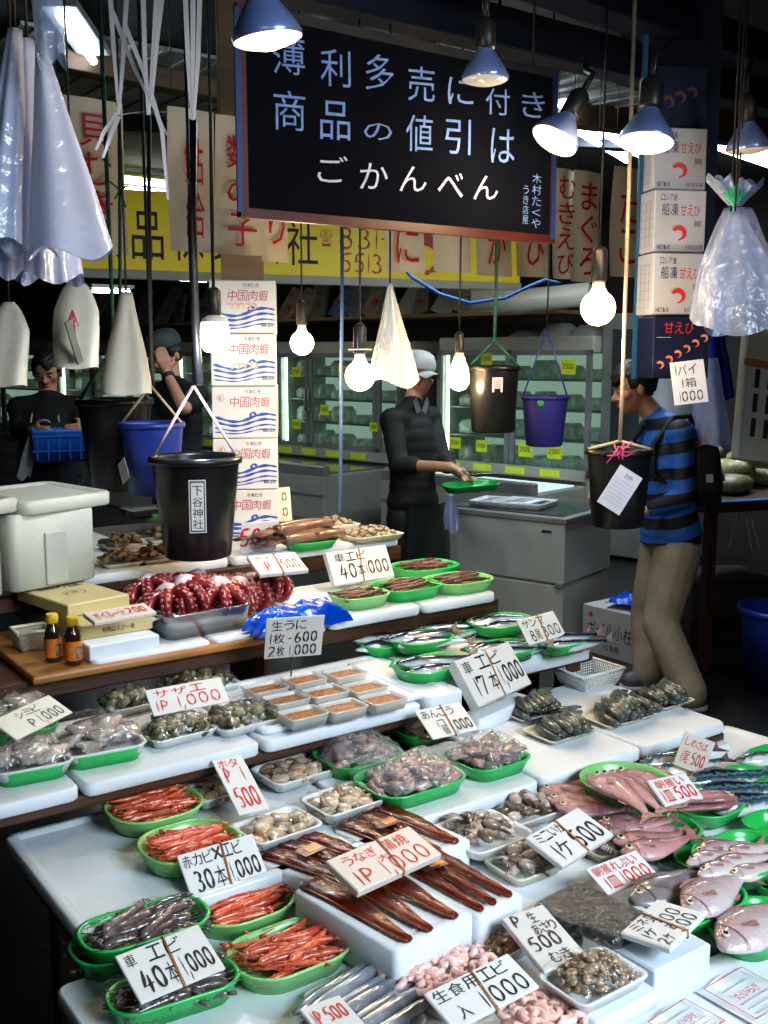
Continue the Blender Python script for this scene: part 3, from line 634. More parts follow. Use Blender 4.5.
# ---------------- scallops
for i,(bb,z,wh,n) in enumerate([((182,772,250,812),zC,'behind the red 500 card',12),((250,752,338,792),zC,'left of the monkfish, nearest the rear',18),((300,781,387,824),zC,'in front of the monkfish dish',14),((231,806,322,852),zC,'directly behind the eel trays',14)]):
    o,base,w,d=vessel('tray',bb,z,'white foam tray of film-wrapped scallops '+wh,'wrapped scallop trays',h=.022,asp=1.3,rot=.05)
    fill(SCALS,n,base,w,d,0,base.z,'shelled scallop under film in the tray '+wh,'scallop','scallops in tray '+'abcd'[i],hz=.012,jit=3,kw=.86,kd=.8,tiltj=.3,scale=1.12)
    wrapfilm(o,w,d,.02,.018)
# ---------------- monkfish
for i,(bb,z,wh,n) in enumerate([((312,733,402,783),zC,'leftmost, behind the scallops',7),((353,757,466,809),zC,'nearest the front',10),((393,715,444,752),zC,'behind the 1,000 card',5),((447,735,528,787),zC,'at the right',8)]):
    o,base,w,d=vessel('dish',bb,z,'green dish of bagged monkfish, '+wh,'monkfish dishes',h=.032,asp=1.3,corner=.3)
    fill(MONKS,int(n*1.9),base,w,d,0,base.z+.006,'pinkish grey monkfish piece in the green dish '+wh,'fish piece','monkfish in dish '+'abcd'[i],hz=.03,jit=3,kw=.75,kd=.7,tiltj=.4)
    b=MB()
    def fn(u,v,w=w,d=d,i=i):
        x=(u-.5)*w*.9;y=(v-.5)*d*.95; e=min(u,1-u,v,1-v)*2
        return (x+.006*math.sin(v*9+i),y+.006*math.sin(u*8),.036+.036*min(1,e*2.2)**.6+.003*math.sin(u*31+v*13)+.002*math.sin(v*39))
    b.sheet(fn,24,20,WRAP2); bag=b.build('plastic_bag',None,base,(0,0,.15*(i-1)),'clear plastic bag over the monkfish in the green dish '+wh,'plastic bag')
qcard((412,712),(462,703.5),(479,731),(433,741),zC+.06,[('あんこう',.06,.64,.72,.28),('1コ',.25,.3,.2,.25),('個',.3,.05,.14,.25),('1,000',.5,.1,.46,.36)],INKB,'white card reading 1,000 on the monkfish behind',.004,.52)
# ---------------- 17 for 1000 block, prawns
c=qcard((454,670),(509,656),(532,695),(479,719),zC+.042,[('車',.06,.66,.16,.26),('エビ',.3,.66,.45,.28),('17',.1,.16,.22,.4,dict(pen=.16)),('本',.36,.16,.16,.4),('1,000',.56,.2,.42,.4,dict(pen=.13))],INKB,'thick white foam card reading 17 for 1000, standing behind the tiger prawns',.03,.5)
for i,(bb,n,wh) in enumerate([((495,694,565,727),15,'rear left heap'),((522,714,596,748),15,'front heap'),((575,699,656,731),17,'middle heap'),((622,686,694,716),15,'heap at the right end')]):
    o,base,w,d=vessel('flat',bb,zC,'cream foam tray under the '+wh+' of tiger prawns','prawn trays',h=.012,asp=1.4,m=YTRAY)
    n1=int(n*.62)
    for k in range(n):
        l=0 if k<n1 else 1; q=(k/n1 if l==0 else (k-n1)/(n-n1)*.75+.08)
        spawn(random.choice(TP),TM((base.x+(q-.42)*w*.86,base.y+random.uniform(-.008,.008)+.012*math.sin(k),zC+.008+l*.014+.012*math.sin(PI*q)),R(78)+random.uniform(-.12,.12),.25)@Matrix.Scale(max(1.1,d/.1*1.12),4),'grey black tiger prawn laid across the tray in the '+wh,'prawn','tiger prawns '+wh)
_q=P(479,719,zC+.042);_q2=P(532,695,zC+.042);_e=(_q2-_q); slabmb(_e.length,.06,.037,FOAM,.006).build('foam_block',None,(((_q+_q2)/2).x,((_q+_q2)/2).y+.035,zC),(0,0,math.atan2(_e.y,_e.x)),'small white foam block under the 17 for 1000 card','foam block')
# white mesh basket
def mesh_basket(bb,z,label,m,h=.05,asp=1.4,rot=0):
    base,w,d=fit(*bb,z+h,h,asp,rot,.12); e=empty('mesh_basket',base,(0,0,rot),label,'basket')
    b=MB()
    b.box((0,0,.003),(w*.78,d*.78,.005),m)
    n=16
    for k in range(2):
        for sgn in(-1,1):
            W_,D_=(w,d) if k==0 else (d,w)
            for i in range(n+1):
                u=(i/n-.5)
                p0=(u*W_*.8,sgn*D_*.4,.003);p1=(u*W_,sgn*D_*.5,h)
                if k: p0=(p0[1],p0[0],p0[2]);p1=(p1[1],p1[0],p1[2])
                b.tube([p0,p1],.0016,m,4)
            for j in range(1,7):
                s=j/7; a=(-W_*(.4+.1*s),sgn*D_*(.4+.1*s),h*s);c=(W_*(.4+.1*s),sgn*D_*(.4+.1*s),h*s)
                if k: a=(a[1],a[0],a[2]);c=(c[1],c[0],c[2])
                b.tube([a,c],.0014,m,4)
    b.build('mesh_wall',e)
    r=MB(); r.tube([(-w/2,-d/2,h),(w/2,-d/2,h),(w/2,d/2,h),(-w/2,d/2,h),(-w/2,-d/2,h)],.005,m,6); r.build('rim',e); return e
mesh_basket((556,657,622,694),zC+.0,'empty white plastic mesh basket behind the tiger prawns',CARDTRAY,.045,1.4)
mesh_basket((12,619,52,657),zA-.008,'cream plastic mesh basket behind the yellow-capped bottles',YTRAY,.045,1.2)
# ---------------- sazae
for i,(bb,wh,n) in enumerate([((99,684,158,724),'behind left',14),((158,668,240,704),'rearmost, mostly hidden by the card',14),((133,709,217,752),'front left',22),((198,699,283,741),'front right, beside the sea urchin',22)]):
    o,base,w,d=vessel('tray',bb,zB,'white foam tray of wrapped turban shells, '+wh,'turban shell trays',h=.02,asp=1.35,rot=.05)
    fill([SHELL],n,base,w,d,0,base.z+.004,'mottled dark turban shell in the tray '+wh,'shell','turban shells in tray '+'abcd'[i],hz=.014,jit=3,kw=.78,kd=.72,tiltj=.9,scale=.95)
    wrapfilm(o,w,d,.018,.036)
# ---------------- wrapped shellfish left
for i,(bb,z,wh,n) in enumerate([((-14,738,72,785),zB+.012,'at the photo left edge, in front',5),((51,716,145,768),zB+.012,'beside the turban shells',7),((-20,694,58,738),zB+.03,'behind, under the dirty card',5)]):
    o,base,w,d=vessel('tray',bb,z,'white foam tray of wrapped grey shellfish '+wh,h=.022,asp=1.4,rot=-.1)
    b=traymb(w*.98,d*.98,.03,GREEN,.003,.012,.03,.006,5); b.build('green_dish',None,base-Vector((0,0,z-zB)),(0,0,-.1),'green dish holding the wrapped shellfish tray '+wh,'dish')
    fill(ABALS,n+2,base,w,d,.3,base.z+.004,'translucent grey shellfish piece in the tray '+wh,'shellfish','shellfish in tray '+'abc'[i],hz=.02,jit=.4,kw=.6,kd=.6,scale=.9)
    wrapfilm(o,w,d,.02,.045)
# ---------------- sea urchin
UNI=mat('sea_urchin_roe',(.4,.19,.06),.4,(.26,.11,.035),60,bump=.8,bs=110)
BOXW=film('clear_box',gloss=.3,rough=.1,bump=.1,opac=.55,ocol=(.7,.72,.7))
uc=[(265,690),(304,681),(345,675),(286,701),(325,694),(365,689),(303,716),(343,709),(383,701)]
b=slabmb(.5,.34,.014,FOAM,.02,.008); p=P(322,694,zB); b.build('foam_board',None,(p.x,p.y,zB),(0,0,0),'thin white foam tray under the nine sea urchin boxes','foam board')
for i,(x,y) in enumerate(uc):
    p=P(x,y,zB+.03); w,d=.094,.072
    o=traymb(w,d,.024,BOXW,.003,.006,.01,.005,3).build('urchin_box',None,(p.x,p.y,zB+.014),(0,0,.0),'clear plastic box of orange sea urchin, '+('rear','middle','front')[i//3]+' row, '+('left','centre','right')[i%3],'box','sea urchin boxes')
    b=MB(); b.sheet(lambda u,v:((u-.5)*w*.86,(v-.5)*d*.84,.017+.003*abs(math.sin(u*19+v*3))*abs(math.sin(v*13+i))),20,12,UNI); b.build('sea_urchin_roe',None,(p.x,p.y,zB+.013),None,'orange sea urchin roe filling the '+('rear','middle','front')[i//3]+' row box, '+('left','centre','right')[i%3],'sea urchin',kind='stuff')
c=qcard((268,619.5),(323,615),(321,655),(264,659.5),zB+.09,[('生うに',.1,.7,.62,.24),('1枚',.06,.38,.3,.25),('600',.5,.38,.42,.26),('-',.38,.38,.1,.2),('2枚',.06,.06,.3,.25),('1,000',.42,.06,.5,.26)],INKB,'square white card on a stick listing sea urchin at 600 and 1,000',.003,None)
b=MB(); b.tube([(0,0,-.003),(0,-.07,-.003)],.002,WOOD,5); b.build('stick',c)
# ---------------- saury
for i,(bb,z,n,wh) in enumerate([((356,626,416,664),0,2,'left end'),((421,617,476,647),0,3,'rear middle'),((391,651,471,685),0,3,'front left'),((466,636,537,668),0,3,'front middle'),((390,624,453,659),.02,3,'stacked on the left pair'),((467,609,536,640),.012,3,'rear, by the 300 card'),((535,632,590,658),0,3,'right end, behind the 300 card')]):
    o,base,w,d=vessel('dish',bb,zB+.01+z,'green dish of saury, '+wh,'saury dishes',h=.03,asp=1.45,rot=0)
    for k in range(n):
        q=(k-(n-1)/2)
        spawn(random.choice((SAURY,SAURY2)),TM((base.x+random.uniform(-.01,.01),base.y+q*.032,base.z+.012+.01*(k==1)),(0 if i%2 else PI*0)+random.uniform(-.1,.1)-.28,.5)@Matrix.Scale(1.0,4),'slim silver blue saury in the green dish '+wh,'fish','saury '+wh)
qcard((517,622),(553,612),(566,636),(530,647),zB+.05,[('サンマ',.06,.62,.6,.3),('8尾',.12,.1,.3,.4),('300',.45,.12,.5,.42)],INKB,'white card reading 300 propped on the saury',.004,.5)
# ---------------- octopus pan and plastic
PM=TM(P(203,622,zA+.02),.03)
_a,_b=P(171,643,zA),P(252,628,zA); pw=(_b-_a).length*1.08; pd=.24; _r=math.atan2(_b.y-_a.y,_b.x-_a.x); pb=(_a+_b)/2+Vector((-math.sin(_r),math.cos(_r),0))*pd/2
pan=traymb(pw,pd,.062,STEEL,.002,.012,.03,.008,5).build('steel_pan',None,(pb.x,pb.y,zA),(0,0,_r),'rectangular steel pan heaped with boiled octopus','pan')
def PP(u,v): return pb+Vector((math.cos(_r),math.sin(_r),0))*u*pw/2+Vector((-math.sin(_r),math.cos(_r),0))*v*pd/2
ICE=mat('crushed_ice',(.7,.74,.76),.2,(.5,.55,.58),50,bump=.6,bs=80)
for i,(u_,v_,z,wh) in enumerate([(-.5,-.3,.045,'front left in the steel pan'),(.5,-.25,.05,'front right in the steel pan'),(0,-.15,.06,'front centre in the steel pan'),(-.45,.55,.06,'rear left in the steel pan'),(.55,.6,.05,'rear right of the steel pan'),(.05,.7,.05,'rear centre of the steel pan'),(1.25,.35,.035,'on the blue plastic, left one'),(1.65,.45,.03,'on the blue plastic, middle one'),(2.05,.3,.035,'on the blue plastic, right one')]):
    p=PP(u_,v_); s=1.22 if i<3 else 1.15
    spawn(OCTO,TM((p.x,p.y,zA+z-.02),random.uniform(0,6),random.uniform(-.4,.4),random.uniform(-.4,.4))@Matrix.Scale(s,4),'dark red boiled octopus '+wh,'octopus')
b=MB(); b.sheet(lambda u,v:((u-.5)*.12,(v-.5)*.2,.01*math.sin(PI*u)+.004*math.sin(u*23)*math.sin(v*31)),16,20,ICE); p=PP(-.75,.1); b.build('crushed_ice',None,(p.x,p.y,zA+.045),(0,0,0),'crushed ice at the left end of the octopus pan','ice',kind='stuff')
BLUEF=mat('blue_sheet',(.0,.1,.65),.18,(.0,.05,.42),12,bump=1,bs=25,coat=.8)
def crumple(name,cx,cy,w,d,z,m,label,cat,h=.04,seed=1,rot=0):
    b=MB(); rd=random.Random(seed); ph=[rd.uniform(0,6) for _ in range(8)]
    def fn(u,v):
        e=min(u,1-u,v,1-v)*2
        zz=h*(min(1,e*2.5))**.7+.007*math.sin(u*9+ph[0]+2*math.sin(v*5))*math.sin(v*6+ph[1])+.004*math.sin(u*21+ph[2]+v*9)
        return ((u-.5)*w*(1+.08*math.sin(v*15+ph[3])),(v-.5)*d*(1+.1*math.sin(u*14+ph[4])),max(.001,zz))
    b.sheet(fn,40,26,m); p=P(cx,cy,z+h*.5); return b.build(name,None,(p.x,p.y,z),(0,0,rot),label,cat)
crumple('plastic_sheet',298,616,.27,.09,zA,BLUEF,'crumpled glossy blue plastic sheet beside the steel pan','plastic sheet',.055,2,.1)
crumple('plastic_sheet',258,553,.15,.08,zT-.06,BLUEF,'small blue plastic sheet behind the octopus, under the red 500 paper','plastic sheet',.03,3)
qcard((244,559.5),(298,557),(309,574),(260,579),zA+.105,[('1P',.15,.1,.2,.5),('ボイル',.1,.65,.5,.25),('1500',.5,.15,.42,.5)],INKR,'thick foam card with red 1500 lying on the octopus',.012,.5,base=CARDP)
# ---------------- brown shrimp dishes on the octopus step
for i,(bb,wh) in enumerate([((329,582,389,615),'leftmost, under the 40 for 1000 card'),((369,574,442,605),'second from the left, in front'),((390,556,459,583),'rear one'),((424,568,493,598),'at the right end')]):
    o,base,w,d=vessel('dish',bb,zA,'green dish of small brown shrimp, '+wh,'brown shrimp dishes',h=.034,asp=1.35,m=LGREEN if i in(0,3) else GREEN)
    rows_fill(BS,16,base,w,d,base.z+.012,'small brown shrimp in the green dish '+wh,'shrimp','brown shrimp '+'abcd'[i],layers=2,hz=.009,scale=1,jit=.35)
qcard((327.5,554),(384,543.5),(395,576),(335,585.6),zA+.025,[('車エビ',.1,.66,.55,.26),('40',.14,.14,.28,.45),('本',.43,.14,.12,.42),('1000',.56,.18,.4,.42,dict(pen=.12))],INKB,'white card reading 40 for 1000 standing behind the brown shrimp',.02,.5)
# ---------------- brown board, bottles, yellow boxes on the octopus step
_c=P(33,677,zA-.008); o=slabmb(.6,.42,.02,YWOOD,.004); o.build('wooden_board',None,(_c.x+.3,_c.y+.21,zA-.028),(0,0,0),'light brown wooden board at the left end, under the bottles','board')
b=slabmb(.5,.4,.03,WOOD,.004)
def bottle(px,py,label):
    p=P(px,py,zA-.008); e=empty('sauce_bottle',(p.x,p.y,zA-.008),(0,0,.3),label,'bottle','sauce bottles')
    s=1.0
    GL=mat('sauce_glass',(.05,.02,.01),.08,(.03,.012,.006),8,coat=1)
    b=MB(); b.lathe([(.016*s,0),(.019*s,.004),(.019*s,.06),(.016*s,.075),(.011*s,.085),(.011*s,.09)],GL,16); b.build('glass_body',e)
    c=MB(); c.lathe([(.012*s,.088),(.0135*s,.089),(.0135*s,.107),(.012*s,.109)],mat('yellow_cap',(.75,.5,.02),.35,(.65,.42,.02),9),16); c.build('cap',e)
    l=MB(); l.lathe([(.0195*s,.012),(.0195*s,.055)],mat('orange_label',(.65,.2,.03),.4,(.45,.1,.02),30),16,cap=False); l.box((0,-.0195*s,.03),(.014,.001,.026),mat('label_dark',(.08,.05,.04),.4,(.3,.25,.2),60)); l.build('label_band',e)
bottle(54,661,'left sauce bottle with a yellow cap and orange label'); bottle(74,664,'right sauce bottle with a yellow cap, touching the foam block')
def boxq(name,FL,FR,BR_,z,h,m,label,cat,deco=None):   # box from its bottom corners: front-left, front-right, back-right
    a,b_,c=P(*FL,z),P(*FR,z),P(*BR_,z); e=(b_-a).normalized(); n=Vector((-e.y,e.x,0)); w=(b_-a).length; d=abs((c-b_).dot(n)); rz=math.atan2(e.y,e.x)
    cc=a+e*w/2+n*d/2; bb=MB(); bb.box((0,0,h/2),(w,d,h),m,bev=.003); o=bb.build(name,None,cc,(0,0,rz),label,cat); 
    if deco: t=MB(); deco(t,w,d,h); t.build('lettering',o)
    return o,w,d
YB=mat('yellow_card_box',(.62,.52,.27),.5,(.55,.45,.22),5); 
def XZ(w,d): return Matrix(((1,0,0,0),(0,0,-1,-d/2-.0008),(0,1,0,0),(0,0,0,1)))
boxq('foam_block',(90,664),(160,651),(150,640),zA-.01,.04,FOAM,'white foam block under the yellow cardboard boxes','foam block')
boxq('cardboard_box',(80,641),(153,629),(140,612),zA+.03,.035,YB,'flat yellow cardboard box on the white foam block','box',lambda t,w,d,h:(t.text('有明はえび一番',w*-.2,h*.3,w*.45,h*.35,INKB,0,XZ(w,d),pen=0)))
boxq('cardboard_box',(45,637),(78,632),(60,604),zA-.04,.05,YB,'yellow cardboard box standing behind the two bottles','box')
def lid(t,w,d,h): t.text('有明のり五品',-.35*w,.2*d,.7*w,.14*d,INKB,h+.0008,pen=0); t.text('のり',-.2*w,-.15*d,.4*w,.2*d,mat('gold_ink',(.4,.22,.05),.5),h+.0008,pen=0)
o,w,d=boxq('cardboard_box',(68,618),(130,606),(112,584),zA+.066,.03,YB,'topmost yellow cardboard box with black writing on its lid','box',lid)
qcard((80,617),(147,607),(157,616),(95,627),zA+.1,[('ボイル一汁',.08,.15,.5,.6),('200',.6,.2,.32,.55)],INKR,'foam card with red writing lying on the yellow boxes',.01,None,base=CARDP)
# ---------------- big foam boxes on the rear step
def foam_box(c,w,d,h,rz,label,m,lidr=0,notch=True,deco=None):
    e=empty('foam_box',c,(0,0,rz),label,'foam box')
    b=slabmb(w,d,h,m,.02); b.build('box_body',e)
    if notch:
        n=MB(); n.box((0,-d/2-.002,h*.38),(w*.26,.008,h*.7),mat('foam_shade',(.5,.5,.44),.5,(.43,.43,.37),5),bev=.003); n.build('hand_grip',e)
    l=MB(); l.merge(slabmb(w*1.14,d*1.15,.035,m,.03,.006),TM((.035,.01,h),lidr,.03)); l.build('lid',e)
    if deco: t=MB(); deco(t,w,d,h); t.build('lettering',e)
pb=P(56,588,zT)
p0,p1=P(14,594,zT),P(98,578,zT); w=(p1-p0).length; e=(p1-p0).normalized(); n=Vector((-e.y,e.x,0)); cc=(p0+p1)/2+n*.12
foam_box(cc,w,.24,.19,math.atan2(e.y,e.x),'big white foam box with its lid laid askew, at the left of the rear step',FOAMO,.06)
q1=p0-e*.012; cc2=q1-e*.13+n*.1; q=Vector(cc2)
foam_box(cc2,.24,.2,.2,math.atan2(e.y,e.x),'white foam box with red writing cut off by the photo left edge',FOAMO,0,False,lambda t,w,d,h:(t.text('三陸 冷凍',.0*w,.45*h,.4*w,.2*h,INKB,0,XZ(w,d),pen=0),t.text('要冷蔵',.1*w,.15*h,.3*w,.15*h,INKR,0,XZ(w,d),pen=0)))
# rough shells, left rear
for i,(bb,n,wh) in enumerate([((98,532,150,560),9,'rear left'),((145,528,178,552),8,'rear right'),((98,548,142,578),9,'front left'),((133,545,182,572),10,'front right')]):
    o,base,w,d=vessel('flat',bb,zT,'cream foam tray of rough brown shells, '+wh,'rough shell trays',h=.012,asp=1.4,m=YTRAY)
    fill(OYSTS,n+4,base,w,d,0,base.z+.006,'rough brown shellfish in the '+wh+' tray','shell','rough shells '+'abcd'[i],hz=.018,jit=3,kw=.78,kd=.7,scale=.8)
# roe-like red thing and steel pan behind
o,base,w,d=vessel('flat',(120,496,170,527),zT+.02,'shallow steel pan behind the black bucket with the white label',h=.03,asp=1.5,m=STEEL)
o,base,w,d=vessel('dish',(138,501,176,531),zT,'light green dish of orange red roe half hidden by the front black bucket',h=.03,m=LGREEN,asp=1.3)
ROE=mat('orange_roe',(.75,.12,.04),.25,(.85,.3,.15),30,bump=.6,bs=70,coat=.8)
b=MB()
b.sheet(lambda u,v:((u-.5)*w*.8,(v-.5)*d*.8,.015+.03*math.sin(PI*u)*math.sin(PI*v)+.004*math.sin(u*20)*math.sin(v*17)),20,16,ROE); b.build('roe',None,base,None,'orange red roe piled in the light green dish','roe',kind='stuff')
# large squid dish and clams
BSQ=mat('big_squid_skin',(.22,.13,.09),.28,(.11,.06,.045),25,rnd=.2,coat=.5)
def bigsquid():
    b=MB(); n=12; b.tube([(.11-.2*i/n,0,.018) for i in range(n+1)],[.003+.02*math.sin(PI*min(1,.1+.75*i/n))**.7 for i in range(n+1)],BSQ,10)
    f=MB(); f.add([(.12,0,.02),(.075,.04,.02),(.035,.012,.021),(.035,-.012,.021),(.075,-.04,.02),(.12,0,.016),(.075,.04,.016),(.035,.012,.016),(.035,-.012,.016),(.075,-.04,.016)],[(0,1,2,3,4),(5,9,8,7,6),(0,5,6,1),(1,6,7,2),(3,8,9,4),(4,9,5,0)],BSQ,False)
    t=MB()
    for j in range(8): t.tube([(-.085,.002*(j-3.5),.018),(-.12,.005*(j-3.5),.015),(-.155,.006*(j-3.5)+.005*math.sin(j),.008)],[.0045,.0038,.0015],BSQ,5)
    return ('large_squid',b.mesh('bs'),[('fin',f.mesh('f')),('tentacles',t.mesh('t'))])
BIGSQ=bigsquid()
o,base,w,d=vessel('dish',(283,531,337,556),zT,'green tray under the large squid on the rear step',h=.025,asp=1.7,m=GREEN)
for i,(dx,dy,dz,a,wh) in enumerate([(0,.02,.02,.3,'rear one'),(.01,-.02,.02,.25,'front one'),(-.01,0,.048,.35,'topmost'),(-.05,.01,.03,.0,'leftmost')]):
    spawn(BIGSQ,TM((base.x+dx-.02,base.y+dy,base.z+dz),a-.25,random.uniform(-.1,.1))@Matrix.Scale(1.05,4),'large brown squid stacked on the green tray, '+wh,'squid')
for i,(bb,n,wh) in enumerate([((338,522,403,549),26,'right end of the rear step'),((306,515,360,537),16,'behind, against the grey wall')]):
    o,base,w,d=vessel('tray',bb,zT,'cream tray of small clams at the '+wh,h=.018,asp=1.5,m=YTRAY)
    fill([CLAM],n,base,w,d,0,base.z+.004,'small striped clam in the tray '+wh,'clam','clams '+'ab'[i],hz=.018,jit=3,kw=.8,kd=.75,tiltj=.5)

# ---------------- eel trays
def quad(L,T,Rr,B,z):   # corners left, top(back), right, bottom(front) on plane z
    l,t,r,b_=[P(*q,z) for q in(L,T,Rr,B)]; c=(l+t+r+b_)/4; u=((r-b_)+(t-l))/2; v=((l-b_)+(t-r))/2
    return c,u.length,v.length,math.atan2(u.y,u.x)
zE=zD+.04
b=slabmb(.36,.31,.038,FOAM,.02); 
STICK=mat('sticker_black',(.03,.02,.02),.3,(.06,.03,.03),20); STO=mat('sticker_orange',(.7,.12,.02),.3,(.6,.3,.05),30)
for i,(q,wh,hh) in enumerate([(((272,855),(320,824),(388,868),(331,903)),'rear left',.02),(((340,826),(398,802),(465,842),(405,872)),'rear right',.02),(((311,886),(392,848),(452,925),(376,958)),'front left',.034),(((398,857),(445,836),(501,903),(455,925)),'front right',.034)]):
    zz=zE+hh; c,w,d,a=quad(*q,zz+.0)
    b=slabmb(w,d,.07 if i>1 else .055,FOAM,.012,.004); hb=.07 if i>1 else .055
    o=b.build('foam_tray',None,(c.x,c.y,zz-hb+.0),(0,0,a),'thick white foam tray of grilled eel, '+wh,'tray','eel trays')
    for k in range(3):
        y=0; x=(k-1)*w*.29; cs,sn=math.cos(a),math.sin(a)
        # fillets run from the back edge towards the front edge
        sc=(d*.93)/.19
        spawn(EEL,TM((c.x+x*cs,c.y+x*sn,zz+.0),a-PI/2+.12*(k-1)*-1+(-.1 if i>1 else 0)))if 0 else spawn(EEL,TM((c.x+x*cs,c.y+x*sn,zz+.001),a-PI/2+random.uniform(-.05,.05))@Matrix.Diagonal((sc,w*.31/.033*.86,1.2,1)),'glossy dark brown grilled eel fillet in the '+wh+' foam tray','eel','eel fillets '+wh)
    f=MB(); f.sheet(lambda u,v:((u-.5)*w*.94,(v-.5)*d*.94,.0145+.001*math.sin(u*22+v*5)+.0008*math.sin(v*25)),20,18,film('eel_wrap',gloss=.03,rough=.1,bump=.4,bs=16)); f.build('plastic_wrap',o,(0,0,hb))
    if i!=2:
        s=MB(); s.box((0,0,0),(.05,.032,.0012),STICK); s.box((.006,0,.0008),(.03,.018,.001),STO); s.box((-.018,.006,.0008),(.008,.012,.001),RUBBER); s.build('sticker',o,((-.01,.03,hb+.017)),(0,0,-.15))
for lab,(cx,cy,w,d,z) in {'white foam block under the front eel trays':(405,915,.42,.25,zD),}.items():
    p=P(cx,cy,z+.035); bq=slabmb(.33,.3,.0,FOAM) if 0 else None
# lower blocks
c,w,d,a=quad((305,905),(395,862),(512,915),(378,990),zD+.02)
slabmb(w*.93,d*.9,.0055,FOAM,.01).build('foam_board',None,(c.x,c.y,zD+.0),(0,0,a),'thin foam sheet at the foot of the front eel trays','foam board')
qcard((326.5,866),(408,835),(442,861),(358.6,900),zE+.055,[('うなぎ',.1,.62,.4,.26),('蒲焼',.56,.58,.3,.32),('大',.42,.4,.14,.2),('1P',.08,.08,.24,.38),('1,000',.38,.06,.56,.42,dict(pen=.1))],INKR,'thick foam card in red ink reading 1P 1,000 lying on the eels',.014,.55,base=CARDP)
# ---------------- squid trays
for i,(bb,z,n,wh,asp) in enumerate([((410,803,478,840),zD+.0,8,'rear left, half hidden',1.3),((434,804,532,864),zD+.025,15,'directly right of the eels, at the back',1.25),((484,791,568,832),zD+.01,13,'rearmost, beside the red fish',1.4),((486,838,562,893),zD,14,'behind and left of the 500 card',1.3),((572,822,639,869),zD,11,'right of the 500 card',1.3)]):
    o,base,w,d=vessel('tray',bb,z,'foam tray of small pale squid, '+wh,'squid trays',h=.02,asp=asp,m=YTRAY if i>2 else CARDTRAY)
    fill(SQUIDS,n,base,w,d,0,base.z+.002,'small pale grey squid in the tray '+wh,'squid','small squid '+'abcde'[i],hz=.02,jit=3,kw=.74,kd=.68,tiltj=.4,scale=.95)
    wrapfilm(o,w,d,.02,.026) if i in (3,4) else None
qcard((527,840),(575.5,816),(614,840),(563,873),zD+.045,[('ミニいか',.06,.66,.5,.26),('1ケ',.1,.1,.3,.45),('500',.45,.1,.5,.5,dict(pen=.14))],INKB,'white foam card reading 500 on the small squid',.012,.5)
qcard((583.5,870.6),(637.5,852),(659,877),(608,897),zD+.03,[('朝獲れぶい',.05,.6,.85,.32),('1皿',.1,.1,.28,.4),('1000',.42,.12,.54,.42)],INKR,'white card in red ink reading 1000, in front of the squid trays',.004,None)
# ---------------- pale red fish
def fishes(lst,label,group):
    for pr,x,y,z,a,s,tx in lst:
        p=P(x,y,z+.015); spawn(pr,TM((p.x,p.y,z),R(a),tx)@Matrix.Scale(s,4),label,'fish',group)
o,base,w,d=vessel('dish',(531,766,612,820),zD+.005,'green dish of pale red fish at the back left, next to the prawns',h=.03,asp=1.3)
# angle: direction of the tail measured from the world X axis
fishes([(REDFP2,566,782,zD+.02,-38,.95,.2),(REDFP2,574,791,zD+.027,-42,.95,.2),(REDFP2,582,800,zD+.034,-40,.95,.2),(REDFP2,590,808,zD+.03,-45,.9,.2)],'pale red fish in the rear left green dish','red fish a')
o,base,w,d=vessel('dish',(604,806,702,864),zD+.005,'green dish of pale red fish nearest the front',h=.03,asp=1.35)
fishes([(REDFP,648,828,zD+.02,-25,.95,.2),(REDFP2,658,846,zD+.035,-15,1,.2),(REDFP2,636,822,zD+.03,-35,.95,.2),(REDFP2,650,838,zD+.03,-25,.95,.2)],'pale red fish in the front green dish','red fish b')
o,base,w,d=vessel('dish',(665,776,742,836),zD+.01,'green dish of red fish right of the 500 card',h=.03,asp=1.1)
fishes([(REDFP,705,806,zD+.03,162,.95,.2),(REDFP2,700,795,zD+.03,150,.95,.2),(REDFP2,705,798,zD+.045,155,.9,.2)],'pale red fish in the green dish right of the red 500 card','red fish c')
o,base,w,d=vessel('round',(583,755,672,815),zD+.04,'light green round dish of red fish stacked on top of the others',h=.03,m=LGREEN,asp=1.05)
b=MB(); b.lathe([(.001,0),(min(w,d)*.42,.0),(min(w,d)*.42,.004),(.001,.005)],FOAMW,20); b.build('foam_pad',o,(0,0,.006))
fishes([(REDFP,640,785,zD+.068,-88,1,.2),(REDFP,650,781,zD+.07,-82,.98,.2),(REDFP,622,790,zD+.085,-98,1.06,.2),(REDFP,631,787,zD+.078,-92,1.02,.2)],'pale red fish with its tail hanging over the round stacked dish','red fish d')
o,base,w,d=vessel('dish',(630,746,704,780),zD,'green dish at the back under dark red tails and mackerel',h=.028,asp=1.4)
fishes([(REDFP2,650,765,zD+.015,70,.8,.2),(REDFP2,660,768,zD+.02,60,.8,.2)],'dark red fish tail-up in the rear green dish','red fish e')
fishes([(MACK,678,758,zD+.02,-12,.9,.2),(MACK,688,767,zD+.015,-15,.85,.2)],'mackerel behind the leaning red card','mackerel a')
qcard((646.6,785.7),(685,776),(704,802),(665,811),zD+.07,[('朝獲い',.1,.6,.75,.3),('1皿',.08,.1,.3,.42),('500',.42,.1,.52,.46)],INKR,'white foam card in red ink reading 500 on the pale red fish',.01,None)
C21=1
